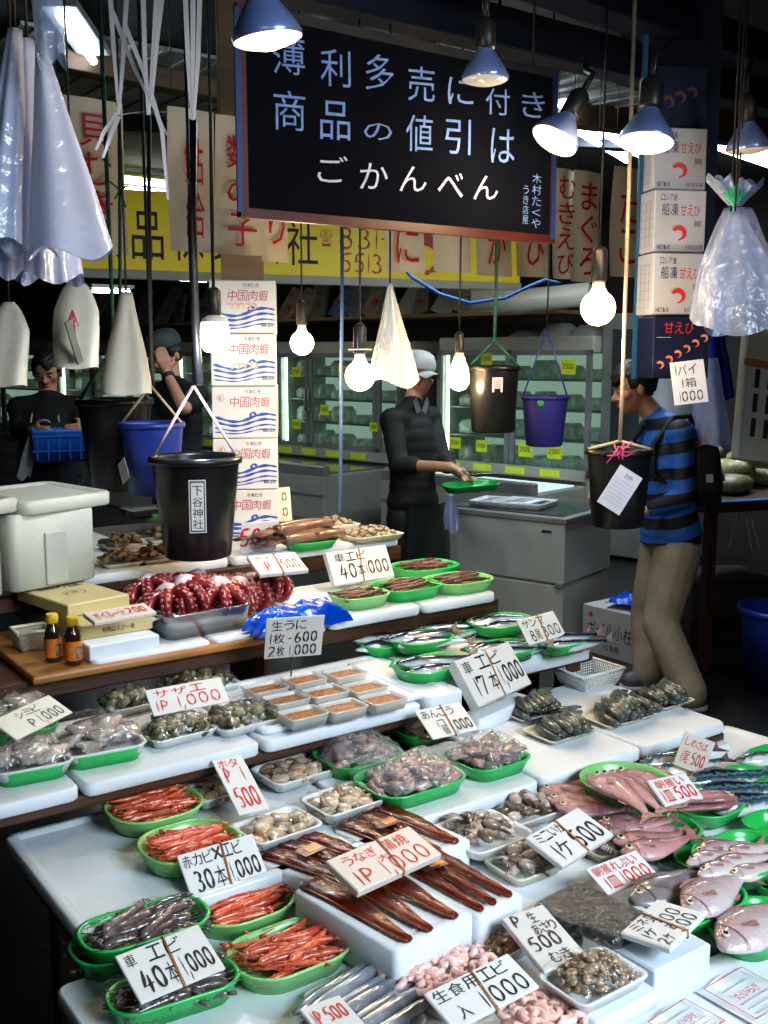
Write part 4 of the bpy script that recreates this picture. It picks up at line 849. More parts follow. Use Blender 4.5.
# ---------------- mackerel
o,base,w,d=vessel('dish',(693,764,790,812),zD,'green dish of mackerel at the right edge',h=.03,asp=1.5)
fishes([(MACK,724,776,zD+.02,-22,.95,.9),(MACK,734,788,zD+.028,-24,.95,.9),(MACK,748,799,zD+.02,-20,.9,.9)],'striped silver mackerel in the green dish at the right edge','mackerel b')
o,base,w,d=vessel('dish',(748,742,800,775),zD,'green dish cut off by the right edge behind the mackerel',h=.03,asp=1.3)
fishes([(MACK,770,757,zD+.02,-20,.8,.2)],'mackerel cut off by the right edge','mackerel c')
# ---------------- small fish
o,base,w,d=vessel('dish',(673,836,760,886),zD,'green dish peeking out under the small fish dish',h=.028,asp=1.3)
o,base,w,d=vessel('dish',(690,833,800,886),zD+.03,'green dish of small pinkish silver fish at the right edge',h=.034,asp=1.4)
fishes([(SMALLP,722,846,zD+.045,-15,1.15,.5),(SMALLP,750,848,zD+.045,-12,1,.2),(SMALLP,714,855,zD+.05,-14,1,.2),(SMALLP,742,858,zD+.055,-14,1,.2),(SMALLP,724,865,zD+.055,-10,1,.2),(SMALLP,755,868,zD+.05,-12,1,.2)],'small pinkish silver fish in the stacked dish at the right edge','small fish')
o,base,w,d=vessel('dish',(740,813,800,842),zD,'green dish cut off by the right edge above the small fish',h=.03,asp=1.3)
o,base,w,d=vessel('dish',(748,872,812,902),zD,'green dish of purple black shellfish cut off by the right edge',h=.03,asp=1.3)
fill([('dark_shellfish',SHELL[1],[])],9,base,w,d,0,base.z+.01,'dark purple shellfish at the right edge','shell','dark shellfish',hz=.02,jit=3)
# ---------------- breams
o,base,w,d=vessel('dish',(628,870,748,938),zD+.012,'green dish with two breams behind the 300 and 500 card',h=.032,asp=1.5)
b=MB(); b.box((0,0,.008),(w*.7,d*.7,.006),FOAMW); b.build('foam_pad',o)
fishes([(GBREAM,668,888,zD+.03,0,1.0,.2)],'dark grey bream in the green dish behind the 300 card','bream a'); fishes([(BREAM,710,893,zD+.045,10,.98,.25)],'pinkish bream lying on the foam pad beside the grey bream','bream b')
o,base,w,d=vessel('dish',(705,896,810,962),zD,'green dish with one bream at the right edge',h=.034,asp=1.5)
fishes([(BREAM,752,925,zD+.025,6,1.12,.2)],'large pinkish silver bream at the right edge','bream c')
# ---------------- long box with dark bags
c0=P(648,974,zD+.045)
a_,b_,c_=P(648,974,zD+.045),P(705,946,zD+.045),P(589,925,zD+.045)
u=(b_-a_); v=(c_-a_); w=u.length; d=v.length; rz=math.atan2(u.y,u.x); cc=a_+u/2+v/2
PBOX=mat('pale_blue_box',(.66,.74,.8),.4,(.6,.68,.76),4)
b=MB(); b.box((0,0,.0225),(w,d*1.0,.045),PBOX,bev=.003); o=b.build('white_box',None,(cc.x,cc.y,zD),(0,0,rz),'long pale white box carrying the 300 and 500 card','box')
t=MB(); t.text('生うに特選',-.45*w,.2*d,.5*w,.08*d,mat('blue_ink',(.1,.15,.35),.5),.0458,pen=0); t.build('lettering',o)
MOZ=mat('dark_seaweed',(.03,.035,.04),.25,(.075,.075,.075),55,bump=1,bs=60,coat=.25)
for i,(bb,z,wh) in enumerate([((531,886,624,930),zD+.01,'left one'),((579,898,652,948),zD+.046,'front one on the white box')]):
    base,w,d=fit(*bb,z+.03,.03,1.4,.1,.2)
    b=MB()
    b.rings([[(x*s,y*s,zz) for x,y in rrect(w,d,.015,4)] for s,zz in((.9,0),(1,.006),(1.0,.016),(.93,.025))],MOZ)
    o=b.build('seaweed_pack',None,(base.x,base.y,z),(0,0,.1),'clear bag packed with dark grey seaweed, '+wh,'bag')
    f=MB(); f.sheet(lambda u,v:((u-.5)*w*1.06,(v-.5)*d*1.06,.029*min(1,min(u,1-u,v,1-v)*9)+.002+.0015*math.sin(u*27+v*9)),22,16,WRAP); f.build('plastic_bag',o)
qcard((614.5,939.5),(662,903),(705,919),(670,955),zD+.07,[('ミネび',.12,.7,.5,.24),('1ケ',.06,.4,.25,.25),('300',.4,.38,.5,.3,dict(pen=.12)),('2ケ',.06,.06,.25,.25),('500',.4,.04,.5,.3,dict(pen=.12))],INKB,'white foam card listing 300 and 500, lying on the long white box',.01,.5,zr=zD+.07)
# ---------------- shelled clams on foam
c=P(590,995,zD+.0)
o,base,w,d=vessel('tray',(538,948,648,1014),zD+.03,'white foam tray of small grey shelled clams at the front',h=.022,asp=1.35)
slabmb(w*.95,d*.95,.03,FOAM,.01).build('foam_block',None,(base.x+.012,base.y-.012,zD),(0,0,0),'white foam block under the shelled clam tray','foam block')
fill([BCLAM],75,base,w,d,0,base.z+.004,'small grey brown shelled clam in the front foam tray','clam','shelled clams',hz=.03,jit=3,kw=.74,kd=.7,tiltj=.5,scale=1.15)
wrapfilm(o,w,d,.02,.03)
o,base,w,d=vessel('tray',(463,922,545,968),zD,'white foam tray of cooked clams under the P 500 card',h=.02,asp=1.35)
fill([CCLAM],32,base,w,d,0,base.z+.004,'yellow brown cooked clam in the tray under the P 500 card','clam','cooked clams',hz=.015,jit=3,kw=.78,kd=.72,tiltj=.4)
wrapfilm(o,w,d,.018,.02)
qcard((501,924),(542,912),(588,963),(544,980),zD+.045,[('P',.12,.76,.25,.2),('生',.5,.74,.2,.2),('あさり',.4,.54,.55,.18),('500',.12,.3,.7,.24,dict(pen=.12)),('むき',.3,.06,.5,.18)],INKB,'thick white foam card reading P 500 on the clams',.012,None,zr=zD+.055)
# ---------------- peeled shrimp packs
for i,(q,wh,n) in enumerate([(((376,966),(440,935),(508,965),(445,1022)),'behind the 1,000 card',70),(((492,1018),(545,990),(600,1015),(545,1050)),'in front, at the photo bottom edge',40)]):
    c,w,d,a=quad(*q,zD+.02)
    b=MB(); b.rings([[(x*s,y*s,zz) for x,y in rrect(w,d,.02,4)] for s,zz in((.96,0),(1,.003),(.98,.012),(.9,.014))],PSHRIMP); o=b.build('peeled_shrimp_pack',None,(c.x,c.y,zD+.001),(0,0,a),'clear bag packed with pink peeled shrimp, '+wh,'bag')
    f=MB(); f.sheet(lambda u,v:((u-.5)*w*1.12,(v-.5)*d*1.12,.038*min(1,min(u,1-u,v,1-v)*6)+.003+.002*math.sin(u*27+v*9)),22,16,WRAP); f.build('plastic_bag',o)
    fill(PS,n,c,w,d,0,zD+.012,'curled pink peeled shrimp in the pack '+wh,'shrimp','peeled shrimp '+'ab'[i],hz=.008,jit=3,kw=.95,kd=.95,tiltj=.4,rot=a)
qcard((429,1002),(502,952),(540,990),(455,1035),zD+.05,[('生食用エビ',.04,.62,.86,.3),('入',.14,.1,.14,.34),('1,000',.42,.08,.54,.42,dict(pen=.13))],INKB,'white card reading 1,000 on the pink peeled shrimp at the bottom edge',.006,.5)
# ---------------- silver fish pack
c,w,d,a=quad((298,995),(350,968),(440,1015),(370,1050),zD+.015)
SILV=mat('silver_fillet',(.5,.54,.58),.2,(.2,.22,.26),25,rnd=.2,metal=.4,coat=.8,stretch=(.4,2,1))
b=MB(); b.tube([(-.09+.18*i/8,0,.008) for i in range(9)],[.004,.0085,.011,.0115,.0115,.0115,.011,.009,.005],SILV,9); HF=('silver_fish_fillet',b.mesh('hf'),[])
o=traymb(w,d,.012,CARDTRAY,.003,.008,.02,.004,4).build('foam_tray',None,(c.x,c.y,zD),(0,0,a),'foam tray of silver fish lengths at the photo bottom edge','tray')
for k in range(7):
    y=(-.5+(k+.5)/7)*d*.85; spawn(HF,TM((c.x-y*math.sin(a),c.y+y*math.cos(a),zD+.008+.006*(k%2)),a+random.uniform(-.06,.06)+.15),'silver grey length of fish in the wrapped tray at the bottom edge','fish','silver fish lengths')
wrapfilm(o,w*1.05,d*1.05,.014,.02)
qcard((298,1018),(340,1004),(368,1030),(326,1046),zD+.04,[('500',.4,.4,.5,.4),('1P',.1,.4,.25,.4)],INKR,'white card with red ink at the photo bottom edge, on the silver fish',.005,None)
# ---------------- printed sheets
SHEET=film('laminated_sheet',gloss=.3,rough=.15,bump=.2,bs=15,opac=.93,ocol=(.72,.78,.82))
for i,(q,wh) in enumerate([(((697,990),(742,966),(800,1000),(757,1030)),'showing red title, right'),(((640,1025),(685,999),(730,1024),(690,1055)),'cut off by the bottom edge')]):
    c,w,d,a=quad(*q,zD+.004)
    b=MB(); b.sheet(lambda u,v:((u-.5)*w,(v-.5)*d,.003+.003*math.sin(u*9)*math.sin(v*5)),10,8,SHEET); o=b.build('printed_sheet',None,(c.x,c.y,zD+.002),(0,0,a),'laminated printed sheet lying on the foam, '+wh,'paper')
    t=MB(); g=mat('grey_print',(.35,.4,.48),.6)
    t.text('たいらぎ',-.25*w,-.05*d,.5*w,.14*d,INKR,.0085,pen=0)
    for k in range(4): t.box((0,(.2-.13*k)*d if k<1 else (-.12*k)*d,.0082),(w*.62,.0016,.0003),g)
    for sg in(-1,1): t.box((0,sg*d*.42,.0082),(w*.86,.0012,.0003),INKR); t.box((sg*w*.43,0,.0082),(.0012,d*.84,.0003),INKR)
    t.build('printing',o)
slabmb(.42,.34,LIP,FOAM,.02).build('foam_board',None,(1.62,.42,zD-LIP),(0,0,0),'white foam lid under the printed sheets at the bottom right','foam board') if 0 else None
# ---------------- things hanging above the stall
CEIL=2.95
CORD=mat('black_cord',(.01,.01,.012),.6,(.02,.02,.02),9)
SOCK=mat('socket_black',(.02,.018,.016),.4,(.035,.03,.03),9)
LIGHTS=[]
def emis(name,col,s):
    return mat(name,col,.4,emit=s)
def bulb(px,py,dia_px,t,label,kind='globe',col=(1,.72,.38),s=14,power=8,disc=False,cool=False):
    r=dia_px/2/F*t; c=D(px,py,t); e=empty('hanging_bulb',c,(0,0,0),label,'bulb')
    m=emis('bulb_glow_cool' if cool else 'bulb_glow_warm',(.85,.93,1) if cool else col,s)
    b=MB()
    if kind=='globe': prof=[(r*math.sin(PI*i/12),-r*math.cos(PI*i/12)) for i in range(12)]; prof[0]=(.0005,-r); prof=prof[:11]+[(r*.38,r*1.08)]
    elif kind=='long': prof=[(.0005,-r*1.5),(r*.6,-r*1.35),(r*.93,-r*.9),(r,-r*.3),(r*.85,r*.7),(r*.6,r*1.3),(r*.5,r*1.7)]
    else: prof=[(.0005,-r*1.3),(r*.7,-r*1.2),(r*.98,-r*.85),(r*1.0,0),(r*.92,r*.8)]
    b.lathe(prof,m,20); b.build('glass_bulb',e)
    top=prof[-1][1]; w=MB(); 
    if kind!='globe' or True: w.lathe([(prof[-1][0]*1.02,top-.001),(prof[-1][0]*.95,top+r*.25),(r*.36,top+r*.5)],mat('bulb_white_base',(.7,.68,.62),.4,(.6,.58,.52),9),16); w.build('bulb_base',e)
    k=MB(); k.lathe([(r*.42,top+r*.4),(r*.45,top+r*.5),(r*.45,top+r*2.1),(r*.3,top+r*2.3),(.004,top+r*2.4)],SOCK,14)
    if disc: k.lathe([(r*.8,top+r*.62),(r*.8,top+r*.72)],mat('bulb_white_base',(1,1,1)),18)
    k.build('socket',e)
    q=MB(); q.tube([(0,0,top+r*2.3),(.002,0,top+r*2.3+.4),(0,0,CEIL-c.z)],.003,CORD,5); q.build('cord',e)
    LIGHTS.append((c+Vector((0,0,-r*1.55)),power,(.8,.9,1) if cool else (1,.7,.4)))
bulb(215,334,29,2.5,'very bright cool white bulb in front of the stacked prawn cartons','tub',cool=True,s=22,power=9)
bulb(302,343,24,3.3,'small round bulb right of the stacked prawn cartons','globe',power=5)
bulb(360,376,30,2.9,'round bulb with a white disc above it, left of the clear bag','globe',power=6,disc=True)
bulb(459,375,21,3.2,'elongated warm bulb just left of the hanging black bucket','long',power=5)
bulb(598,308,35,2.9,'round bulb hanging left of the stacked shrimp cartons','globe',power=6)
# reflector lamps
LR=mat('lamp_mirror_blue',(.16,.25,.6),.3,(.25,.33,.6),6,metal=.3,coat=1)
def parlamp(px,py,w_px,t,aim,label,glow=4,power=10,neck=None,dim=False):
    r=w_px/2/F*t; c=D(px,py,t); a=Vector(aim).normalized(); Q=a.to_track_quat('-Z','Y').to_matrix().to_4x4()
    e=empty('reflector_lamp',c,label=label,cat='lamp'); b=MB(); 
    b.lathe([(r*.97,-.0),(r,r*.12),(r*.86,r*.42),(r*.55,r*.9),(r*.36,r*1.15),(r*.34,r*1.3)],LR,24,Q,cap=False); b.build('mirror_cone',e)
    f=MB(); f.lathe([(.001,-r*.22),(r*.5,-r*.17),(r*.85,-r*.06),(r*.97,r*.02)],mat('lamp_face_dim' if dim else 'lamp_face_glow',(1,.75,.42) if not dim else (.5,.55,.6),.15,emit=.25 if dim else glow,ecol=(1,.7,.36)),24,Q); f.build('glass_face',e)
    if not dim:
        g=MB(); g.ell((0,0,-r*.2),(r*.34,r*.34,r*.06),emis('lamp_hot_spot',(1,.85,.6),14),12,6,Q); g.build('hot_spot',e)
    s=MB(); s.lathe([(r*.36,r*1.2),(r*.42,r*1.3),(r*.42,r*2.2),(r*.25,r*2.4),(.002,r*2.42)],SOCK,14,Q); s.build('socket',e)
    k=MB(); top=(Q@Vector((0,0,r*2.35))); nk=Vector(neck)-c if neck else Vector((0,0,CEIL-c.z)); k.tube([top,top*1.4,top*1.2+(nk-top*1.2)*.6,nk],.008,SOCK,7); k.build('arm',e)
    LIGHTS.append((c+a*r*.6,power,(1,.75,.45)))
parlamp(268,40,72,1.75,(.15,-.05,-1),'large reflector lamp hanging at the top left corner of the blackboard',power=5,glow=2.2,neck=D(262,-20,1.85))
parlamp(485,80,48,2.3,(.0,.0,-1),'unlit small reflector lamp in front of the top of the blackboard',dim=True,power=0,neck=D(488,-20,2.35))
parlamp(554,141,50,2.6,(-.55,.1,-.85),'blue reflector lamp tilted left beside the right edge of the blackboard',power=7,neck=D(585,62,2.75))
parlamp(646,143,56,2.5,(-.22,-.1,-1),'blue reflector lamp in front of the topmost shrimp carton',power=7,neck=D(672,40,2.7))
parlamp(748,150,44,3.0,(.1,0,-1),'dim blue reflector lamp at the right edge above the clear bags',dim=True,power=0,neck=D(752,60,3.1))
# blackboard
t0=2.4
A=D(243,213,t0); 
n_=Vector((0,1,0)); B_=onplane(550,232,A,n_); TLh=onplane(238,8,A,n_)
W=(B_.x-A.x); H=TLh.z-A.z; bz=A.z; e=empty('blackboard',((A.x+B_.x)/2,A.y,bz),(0,0,0),'large blackboard with blue chalk writing hanging over the stall','blackboard')
BBM=mat('blackboard_face',(.004,.006,.012),.8,(.006,.007,.012),4,spec=.02)
b=MB(); b.box((0,0,H/2),(W-.02,.012,H-.02),BBM); b.build('board_panel',e)
REDW=mat('red_brown_frame',(.07,.012,.008),.4,(.045,.008,.006),6,stretch=(1,6,6)); BLT=mat('blue_tape',(.008,.035,.17),.5,(.006,.03,.13),9)
b=MB(); b.box((0,0,.0),(W,.022,.022),REDW); b.box((0,0,H),(W,.022,.022),DARK); b.build('frame_rail',e)
for s in(-1,1): b=MB(); b.box((s*W/2,0,H/2),(.02,.02,H+.02),REDW); b.box((s*(W/2-.002+(.0 if s>0 else .014)),-.011,H/2),(.014,.003,H),BLT); b.build('frame_side',e)
CH=mat('blue_chalk',(.1,.2,.5),.8,(.17,.28,.6),40); CHW=mat('white_chalk',(.38,.4,.6),.8,(.5,.52,.66),40)
XZb=Matrix(((1,0,0,0),(0,0,-1,-.0068),(0,1,0,0),(0,0,0,1)))
t=MB()
for i,ch in enumerate('薄利多売に付き'): t=MB(); t.text(ch,(-.42+.132*i)*W,(.72-.02*(i%2))*H,.1*W,(.19 if i<4 else .15)*H,CH,0,XZb,pen=0,shear=.06,rot=R(4)); t.build('chalk_character',e)
for i,ch in enumerate('商品の値引は'): t=MB(); t.text(ch,(-.42+.13*i+(.03 if i>4 else 0))*W,(.44-.015*(i%2))*H,.1*W,(.2 if i!=2 else .13)*H,CH,0,XZb,pen=0,shear=.06,rot=R(3)); t.build('chalk_character',e)
for i,ch in enumerate('ごかんべん'): t=MB(); t.text(ch,(-.3+.125*i)*W,(.2-.01*(i%2))*H,.1*W,.14*H,CHW,0,XZb,pen=0,shear=.12,rot=R(4)); t.build('chalk_character',e)
t=MB()
t.text('木村たくや',.42*W,.06*H,.035*W,.34*H,CH,0,XZb,pen=0,vert=True); t.text('うき店屋',.385*W,.08*H,.022*W,.24*H,CH,0,XZb,pen=0,vert=True)
t.build('chalk_signature',e)
for s in(-1,1): b=MB(); b.tube([(s*W*.42,0,H),(s*W*.42,0,CEIL-bz)],.004,CORD,5); b.build('hanging_wire',e)
# paper strips with red writing
RP=mat('sign_paper',(.62,.6,.52),.6,(.55,.53,.45),4); RI=mat('sign_red',(.5,.02,.03),.5,(.42,.015,.03),9)
YS=3.25; p0=Vector((0,YS,0))
def strip(x0,x1,y0,y1,txt,label,ty=None,tx=.18,dy=0):
    a=onplane(x0,y1,Vector((0,YS+dy,0)),n_); b_=onplane(x1,y1,Vector((0,YS+dy,0)),n_); tt=onplane(x0,y0,Vector((0,YS+dy,0)),n_)
    w=b_.x-a.x; h=tt.z-a.z; z=(a.z+b_.z)/2
    m=MB(); m.sheet(lambda u,v:((u-.5)*w,.006*math.sin(u*5+v*3)+.006*math.sin(v*4),v*h),8,16,RP); o=m.build('paper_sign',None,((a.x+b_.x)/2,YS+dy,z),None,label,'sign','paper strip signs')
    X=Matrix(((1,0,0,0),(0,0,-1,-.016),(0,1,0,0),(0,0,0,1))); q=MB(); y_a,y_b=ty or (.04,.96)
    q.text(txt,(-.5+tx)*w,y_a*h,(1-2*tx)*w,(y_b-y_a)*h,RI,0,X,vert=True,pen=0); q.build('lettering',o)
    k=MB()
    for s in(-.4,.4): k.tube([(s*w,0,h-.01),(s*w,0,CEIL-z)],.0015,CORD,4)
    k.build('hanging_thread',o)
strip(66,128,97,254,'貝むき','white paper strip with red writing beside the left white bags',(.2,.93),.25)
strip(171,217,108,252,'鮎給','white paper strip behind the thick black strap',(.1,.85),.3,.01)
strip(218,263,116,255,'数の子','white paper strip reading kazunoko left of the blackboard',(.06,.9),.18)
strip(262,288,120,262,'とり','white paper strip just behind the lower left corner of the blackboard',(.12,.7),.2,.01)
strip(386,424,130,272,'かに','white paper strip below the blackboard, reading kani',(.06,.66),.2)
strip(434,470,130,272,'たい','white paper strip below the blackboard, second from the left',(.4,.95),.24)
strip(477,511,135,276,'いか','white paper strip below the blackboard, behind the green rope',(.08,.7),.24)
strip(517,548,135,277,'あわび','white paper strip below the right end of the blackboard',(.08,.9),.2)
strip(553,572,168,279,'むきえび','narrow white paper strip reading mukiebi',(.04,.96),.08,.015)
strip(571,598,170,282,'まぐろ','white paper strip reading maguro',(.06,.94),.2)
strip(610,638,166,277,'たこ','white paper strip reading tako beside the shrimp cartons',(.12,.86),.2)
# buckets
def bucket(cx,top,bot,wtop,wbot,t,m,label,ropes=None,deco=None,tilt=0,upm=None):
    r0=wtop/2/F*t; r1=wbot/2/F*t; c=D(cx,bot,t); ct=D(cx,top,t); h=(ct-c).length*.97; e=empty('hanging_bucket',(c.x,c.y,c.z),(0,0,0),label,'bucket')
    b=MB(); n=28
    b.lathe([(r1*.9,0),(r1,.004),(r0*.985,h*.94)],m,n,cap=False); b.lathe([(.001,.001),(r1*.9,0)],m,n,cap=False); b.lathe([(r0*.96,h*.97),(r1*.97,.006),(.001,.006)],m,n,cap=False); b.build('bucket_body',e)
    q=MB(); q.lathe([(r0*.96,h*.97),(r0*.98,h*1.0),(r0*1.05,h*1.0),(r0*1.06,h*.96),(r0*1.05,h*.93),(r0*.98,h*.93)],m,n,cap=False); q.build('rim',e)
    ap,rm,rr=ropes; apz=D(cx,ap,t).z-c.z
    rot=e.matrix_world
    d=RT
    for s in(-1,1):
        k=MB(); k.tube([Vector((0,0,apz)),Vector(tuple(d*s*r0*.95))+Vector((0,0,h*.99))],rr,rm,6); k.build('handle_rope',e)
    k=MB(); k.tube([(0,0,apz),(.004,0,apz+.15),(0,0,CEIL-c.z)],rr*(1.2 if not upm else 1),upm or rm,6); k.build('hanging_rope',e)
    if deco: deco(e,r0,r1,h)
    return e
GRP=mat('green_rope',(.02,.12,.08),.6,(.01,.06,.045),60); PKR=mat('pale_pink_ribbon',(.6,.42,.45),.5,(.7,.6,.58),9); CRM=mat('cream_cord',(.5,.42,.3),.6,(.4,.33,.22),30); BLR=mat('blue_string',(.05,.07,.35),.5,(.04,.05,.25),9); STR=mat('black_strap',(.012,.012,.014),.4,(.02,.02,.025),9)
FORW=-FH
def facing(r,h,m,w,hh,z,off=0,tilt=0):   # frame for a flat label on the bucket's viewer side
    a=(FORW*math.cos(off)+RT*math.sin(off)).normalized(); x=Vector((-a.y,a.x,0)); 
    up=Vector((a.x*tilt,a.y*tilt,1)).normalized(); nn=x.cross(up)
    M=Matrix(((x.x,up.x,nn.x,a.x*r),(x.y,up.y,nn.y,a.y*r),(0,up.z,nn.z,z),(0,0,0,1)))
    return M
def deco_main(e,r0,r1,h):
    tl=(r0-r1)/h; M=facing(r1+(r0-r1)*.52+.003,h,None,0,0,h*.55,.2,tl); q=MB(); wl,hl=.042,.135
    WH=mat('label_white',(.75,.75,.75),.4,(.68,.68,.68),9)
    q.box((0,0,0),(wl,hl,.002),WH,M); q.box((0,0,.0014),(wl*.86,hl*.95,.001),BLACK,M); q.box((0,0,.0022),(wl*.74,hl*.9,.001),WH,M); q.text('下谷神社',-wl*.3,-hl*.42,wl*.6,hl*.84,INKB,.0032,M,vert=True,pen=0); q.build('label_sticker',e)
BLUEB=mat('bucket_blue',(.015,.035,.22),.4,(.02,.05,.28),4,bump=.05)
TAG=mat('tag_paper',(.6,.6,.68),.5,(.55,.55,.62),9)
bucket(198,452,556,87,66,2.72,BLACK,'large black hanging bucket with a white vertical label',(385,PKR,.004),deco_main,upm=STR)
bucket(118,396,490,72,52,3.1,BLACK,'black hanging bucket with green rope handles at the left',(348,GRP,.005))
def bl_tag(e,r0,r1,h):
    M=facing(r0*.9,h,None,0,0,h*.35,-.9,0)@Matrix.Rotation(.5,4,'Z'); q=MB(); q.box((0,0,.01),(.05,.06,.001),TAG,M); q.build('paper_tag',e)
bucket(154,420,494,62,48,2.95,BLUEB,'blue hanging bucket between two black ones at the left',(385,CRM,.004),bl_tag,upm=CORD)
def wl(e,r0,r1,h):
    M=facing(r0*.95,h,None,0,0,h*.72,.05,.1); q=MB(); q.box((0,0,0),(.032,.045,.001),TAG,M)
    for i in range(5): q.box((0,-.012+.006*i,.001),(.024,.002,.001),INKB,M)
    q.build('label_sticker',e)
bucket(493,364,432,50,43,3.3,BLACK,'black bucket with a small label hanging by a green rope',(340,GRP,.005),wl)
def ov(e,r0,r1,h):
    M=facing(r0*.97,h,None,0,0,h*.86,-.35,.1); q=MB(); q.lathe([(.001,.001),(.012,.001),(.012,-.001)],mat('green_sticker',(.05,.4,.12),.4,(.04,.3,.1),9),14,M); q.build('sticker',e)
bucket(544,394,446,46,36,3.5,mat('bucket_violet',(.03,.03,.2),.4,(.045,.045,.27),4),'violet blue bucket hanging by blue strings before the freezer',(330,BLR,.003),ov,upm=STR)
e=bucket(617,446,526,64,50,3.0,BLACK,'black bucket on cream cord with a pink bow, before the striped shirt',(440,CRM,.005))
c=D(621,452,2.86); b=MB(); PK=mat('pink_ribbon',(.6,.06,.2),.4,(.7,.12,.3),9)
for k in range(9):
    a=k*.7; b.tube([c,c+Vector((math.cos(a)*.02,0,math.sin(a)*.02))+FORW*.01,c+Vector((math.cos(a)*.036,math.cos(a)*-.02,math.sin(a*1.7)*.03))],.0022,PK,4)
b.build('ribbon_bow',None,None,None,'tangled pink ribbon bow on the cream cord of the right bucket','ribbon')
# notepad hanging on that bucket
def padq(TL,TR,BR,BL,t,name,label,cat,m,lines=7,dec=None,tdelta=0,lc=None):
    tl,tr,br,bl=[D(*q,t+dt) for q,dt in zip((TL,TR,BR,BL),(0,tdelta,tdelta,0))]; c=(tl+tr+br+bl)/4; x=(tr-tl).normalized(); y=(tl-bl); y=(y-x*y.dot(x)).normalized(); n=x.cross(y); w=(tr-tl).length; h=(tl-bl).length
    M=Matrix(((x.x,y.x,n.x,c.x),(x.y,y.y,n.y,c.y),(x.z,y.z,n.z,c.z),(0,0,0,1)))
    b=MB(); b.box((0,0,0),(w,h,.004),m); o=b.build(name,M=M); tag(o,label,cat)
    q=MB(); g=lc or mat('faint_line',(.3,.3,.42),.6)
    for i in range(lines): q.box((0,(-.34+.09*i)*h,.0024),(w*.8,.0009,.0004),g)
    if dec: dec(q,w,h)
    if q.v: q.build('lettering',o)
    return o
padq((620,464),(642,478),(622,518),(595,500),2.82,'note_pad','pale order pad tied under the pink bow','note pad',TAG,7,lambda q,w,h:q.text('注文ト',-.15*w,.3*h,.4*w,.1*h,INKB,.0025,pen=0))
# ribbons, cords and straps at upper left
RIB=mat('white_ribbon',(.6,.62,.68),.3,(.5,.52,.6),9)
def hang(pts,r,m,name,label,cat,t=2.3,n=6):
    b=MB(); q=[D(x,y,t+(dt if True else 0)) for x,y,dt in pts]; b.tube(q,r,m,n); return b.build(name,None,None,None,label,cat)
def ribbons(lst,label,t):
    e=empty('ribbon_bundle',D(lst[0][0][0],lst[0][0][1],t),label=label,cat='ribbon'); o=e.location.copy()
    for pts in lst:
        b=MB(); q=[D(x,y,t)-o for x,y in pts]
        vs=[];w=.006
        for i,p in enumerate(q):
            d=RT*math.cos(i*.6)*w+FH*math.sin(i*.6)*w*.5; vs+=[p-d,p+d]
        b.add(vs,[(2*i,2*i+1,2*i+3,2*i+2) for i in range(len(q)-1)],RIB,True); b.build('ribbon_strand',e)
ribbons([[(110,-10),(113,40),(119,115)],[(127,-10),(123,60),(119,115)],[(112,10),(135,70),(165,130),(190,185)],[(119,115),(140,112),(170,112)],[(118,112),(105,130),(96,150)],[(119,116),(110,138),(103,158)]],'white ribbons gathered above the green rope at the left',2.5)
ribbons([[(143,-10),(145,60),(148,115)],[(157,-10),(153,60),(149,115)],[(163,-10),(157,40),(152,100)],[(150,90),(162,130),(168,200)],[(125,25),(145,75),(150,100)]],'white ribbons knotted on the black cord, middle bunch',2.45)
ribbons([[(185,-10),(188,60),(192,120)],[(200,-10),(198,60),(194,120)],[(193,0),(193,70),(193,115)]],'white ribbons above the thick black strap',2.4)
hang([(149,110,0),(149,200,0),(150,300,0),(152,370,0),(153,386,0)],.006,CORD,'knotted_cord','knotted black cord above the blue bucket','cord',2.95)
hang([(193,120,0),(192,220,0),(195,320,0),(199,385,0)],.011,STR,'black_strap','thick black strap running down to the labelled black bucket','strap',2.6)
hang([(119,115,0),(120,200,0),(120,300,0),(120,348,0)],.005,GRP,'green_rope','long green rope holding the left black bucket','rope',3.05)
hang([(208,-10,0),(210,100,0),(211,200,0),(213,290,0)],.003,CORD,'lamp_cable','thin black cable running beside the bright cool bulb','cable',2.48)
b=MB(); c=D(120,190,3.0)
for k in range(8): b.tube([c,c+Vector((random.uniform(-.03,.03),random.uniform(-.02,.02),random.uniform(-.05,.05)))],.003,GRP,4)
b.build('rope_knot',None,None,None,'frayed green knot on the left green rope','rope')
hang([(342,180,0),(342,300,0),(341,420,0),(340,512,0)],.006,mat('blue_pole_paint',(.08,.15,.3),.4,(.06,.12,.25),9),'blue_pole','thin blue pole standing behind the rear step','pole',3.35)
HOSE=mat('blue_hose',(.03,.12,.4),.35,(.02,.09,.32),9)
hang([(398,262,0),(412,277,0),(440,294,0),(470,303,0),(505,298,0),(530,286,0),(545,280,0),(560,284,0)],.009,HOSE,'blue_hose','blue hose sagging below the paper strips','hose',5.2,8)
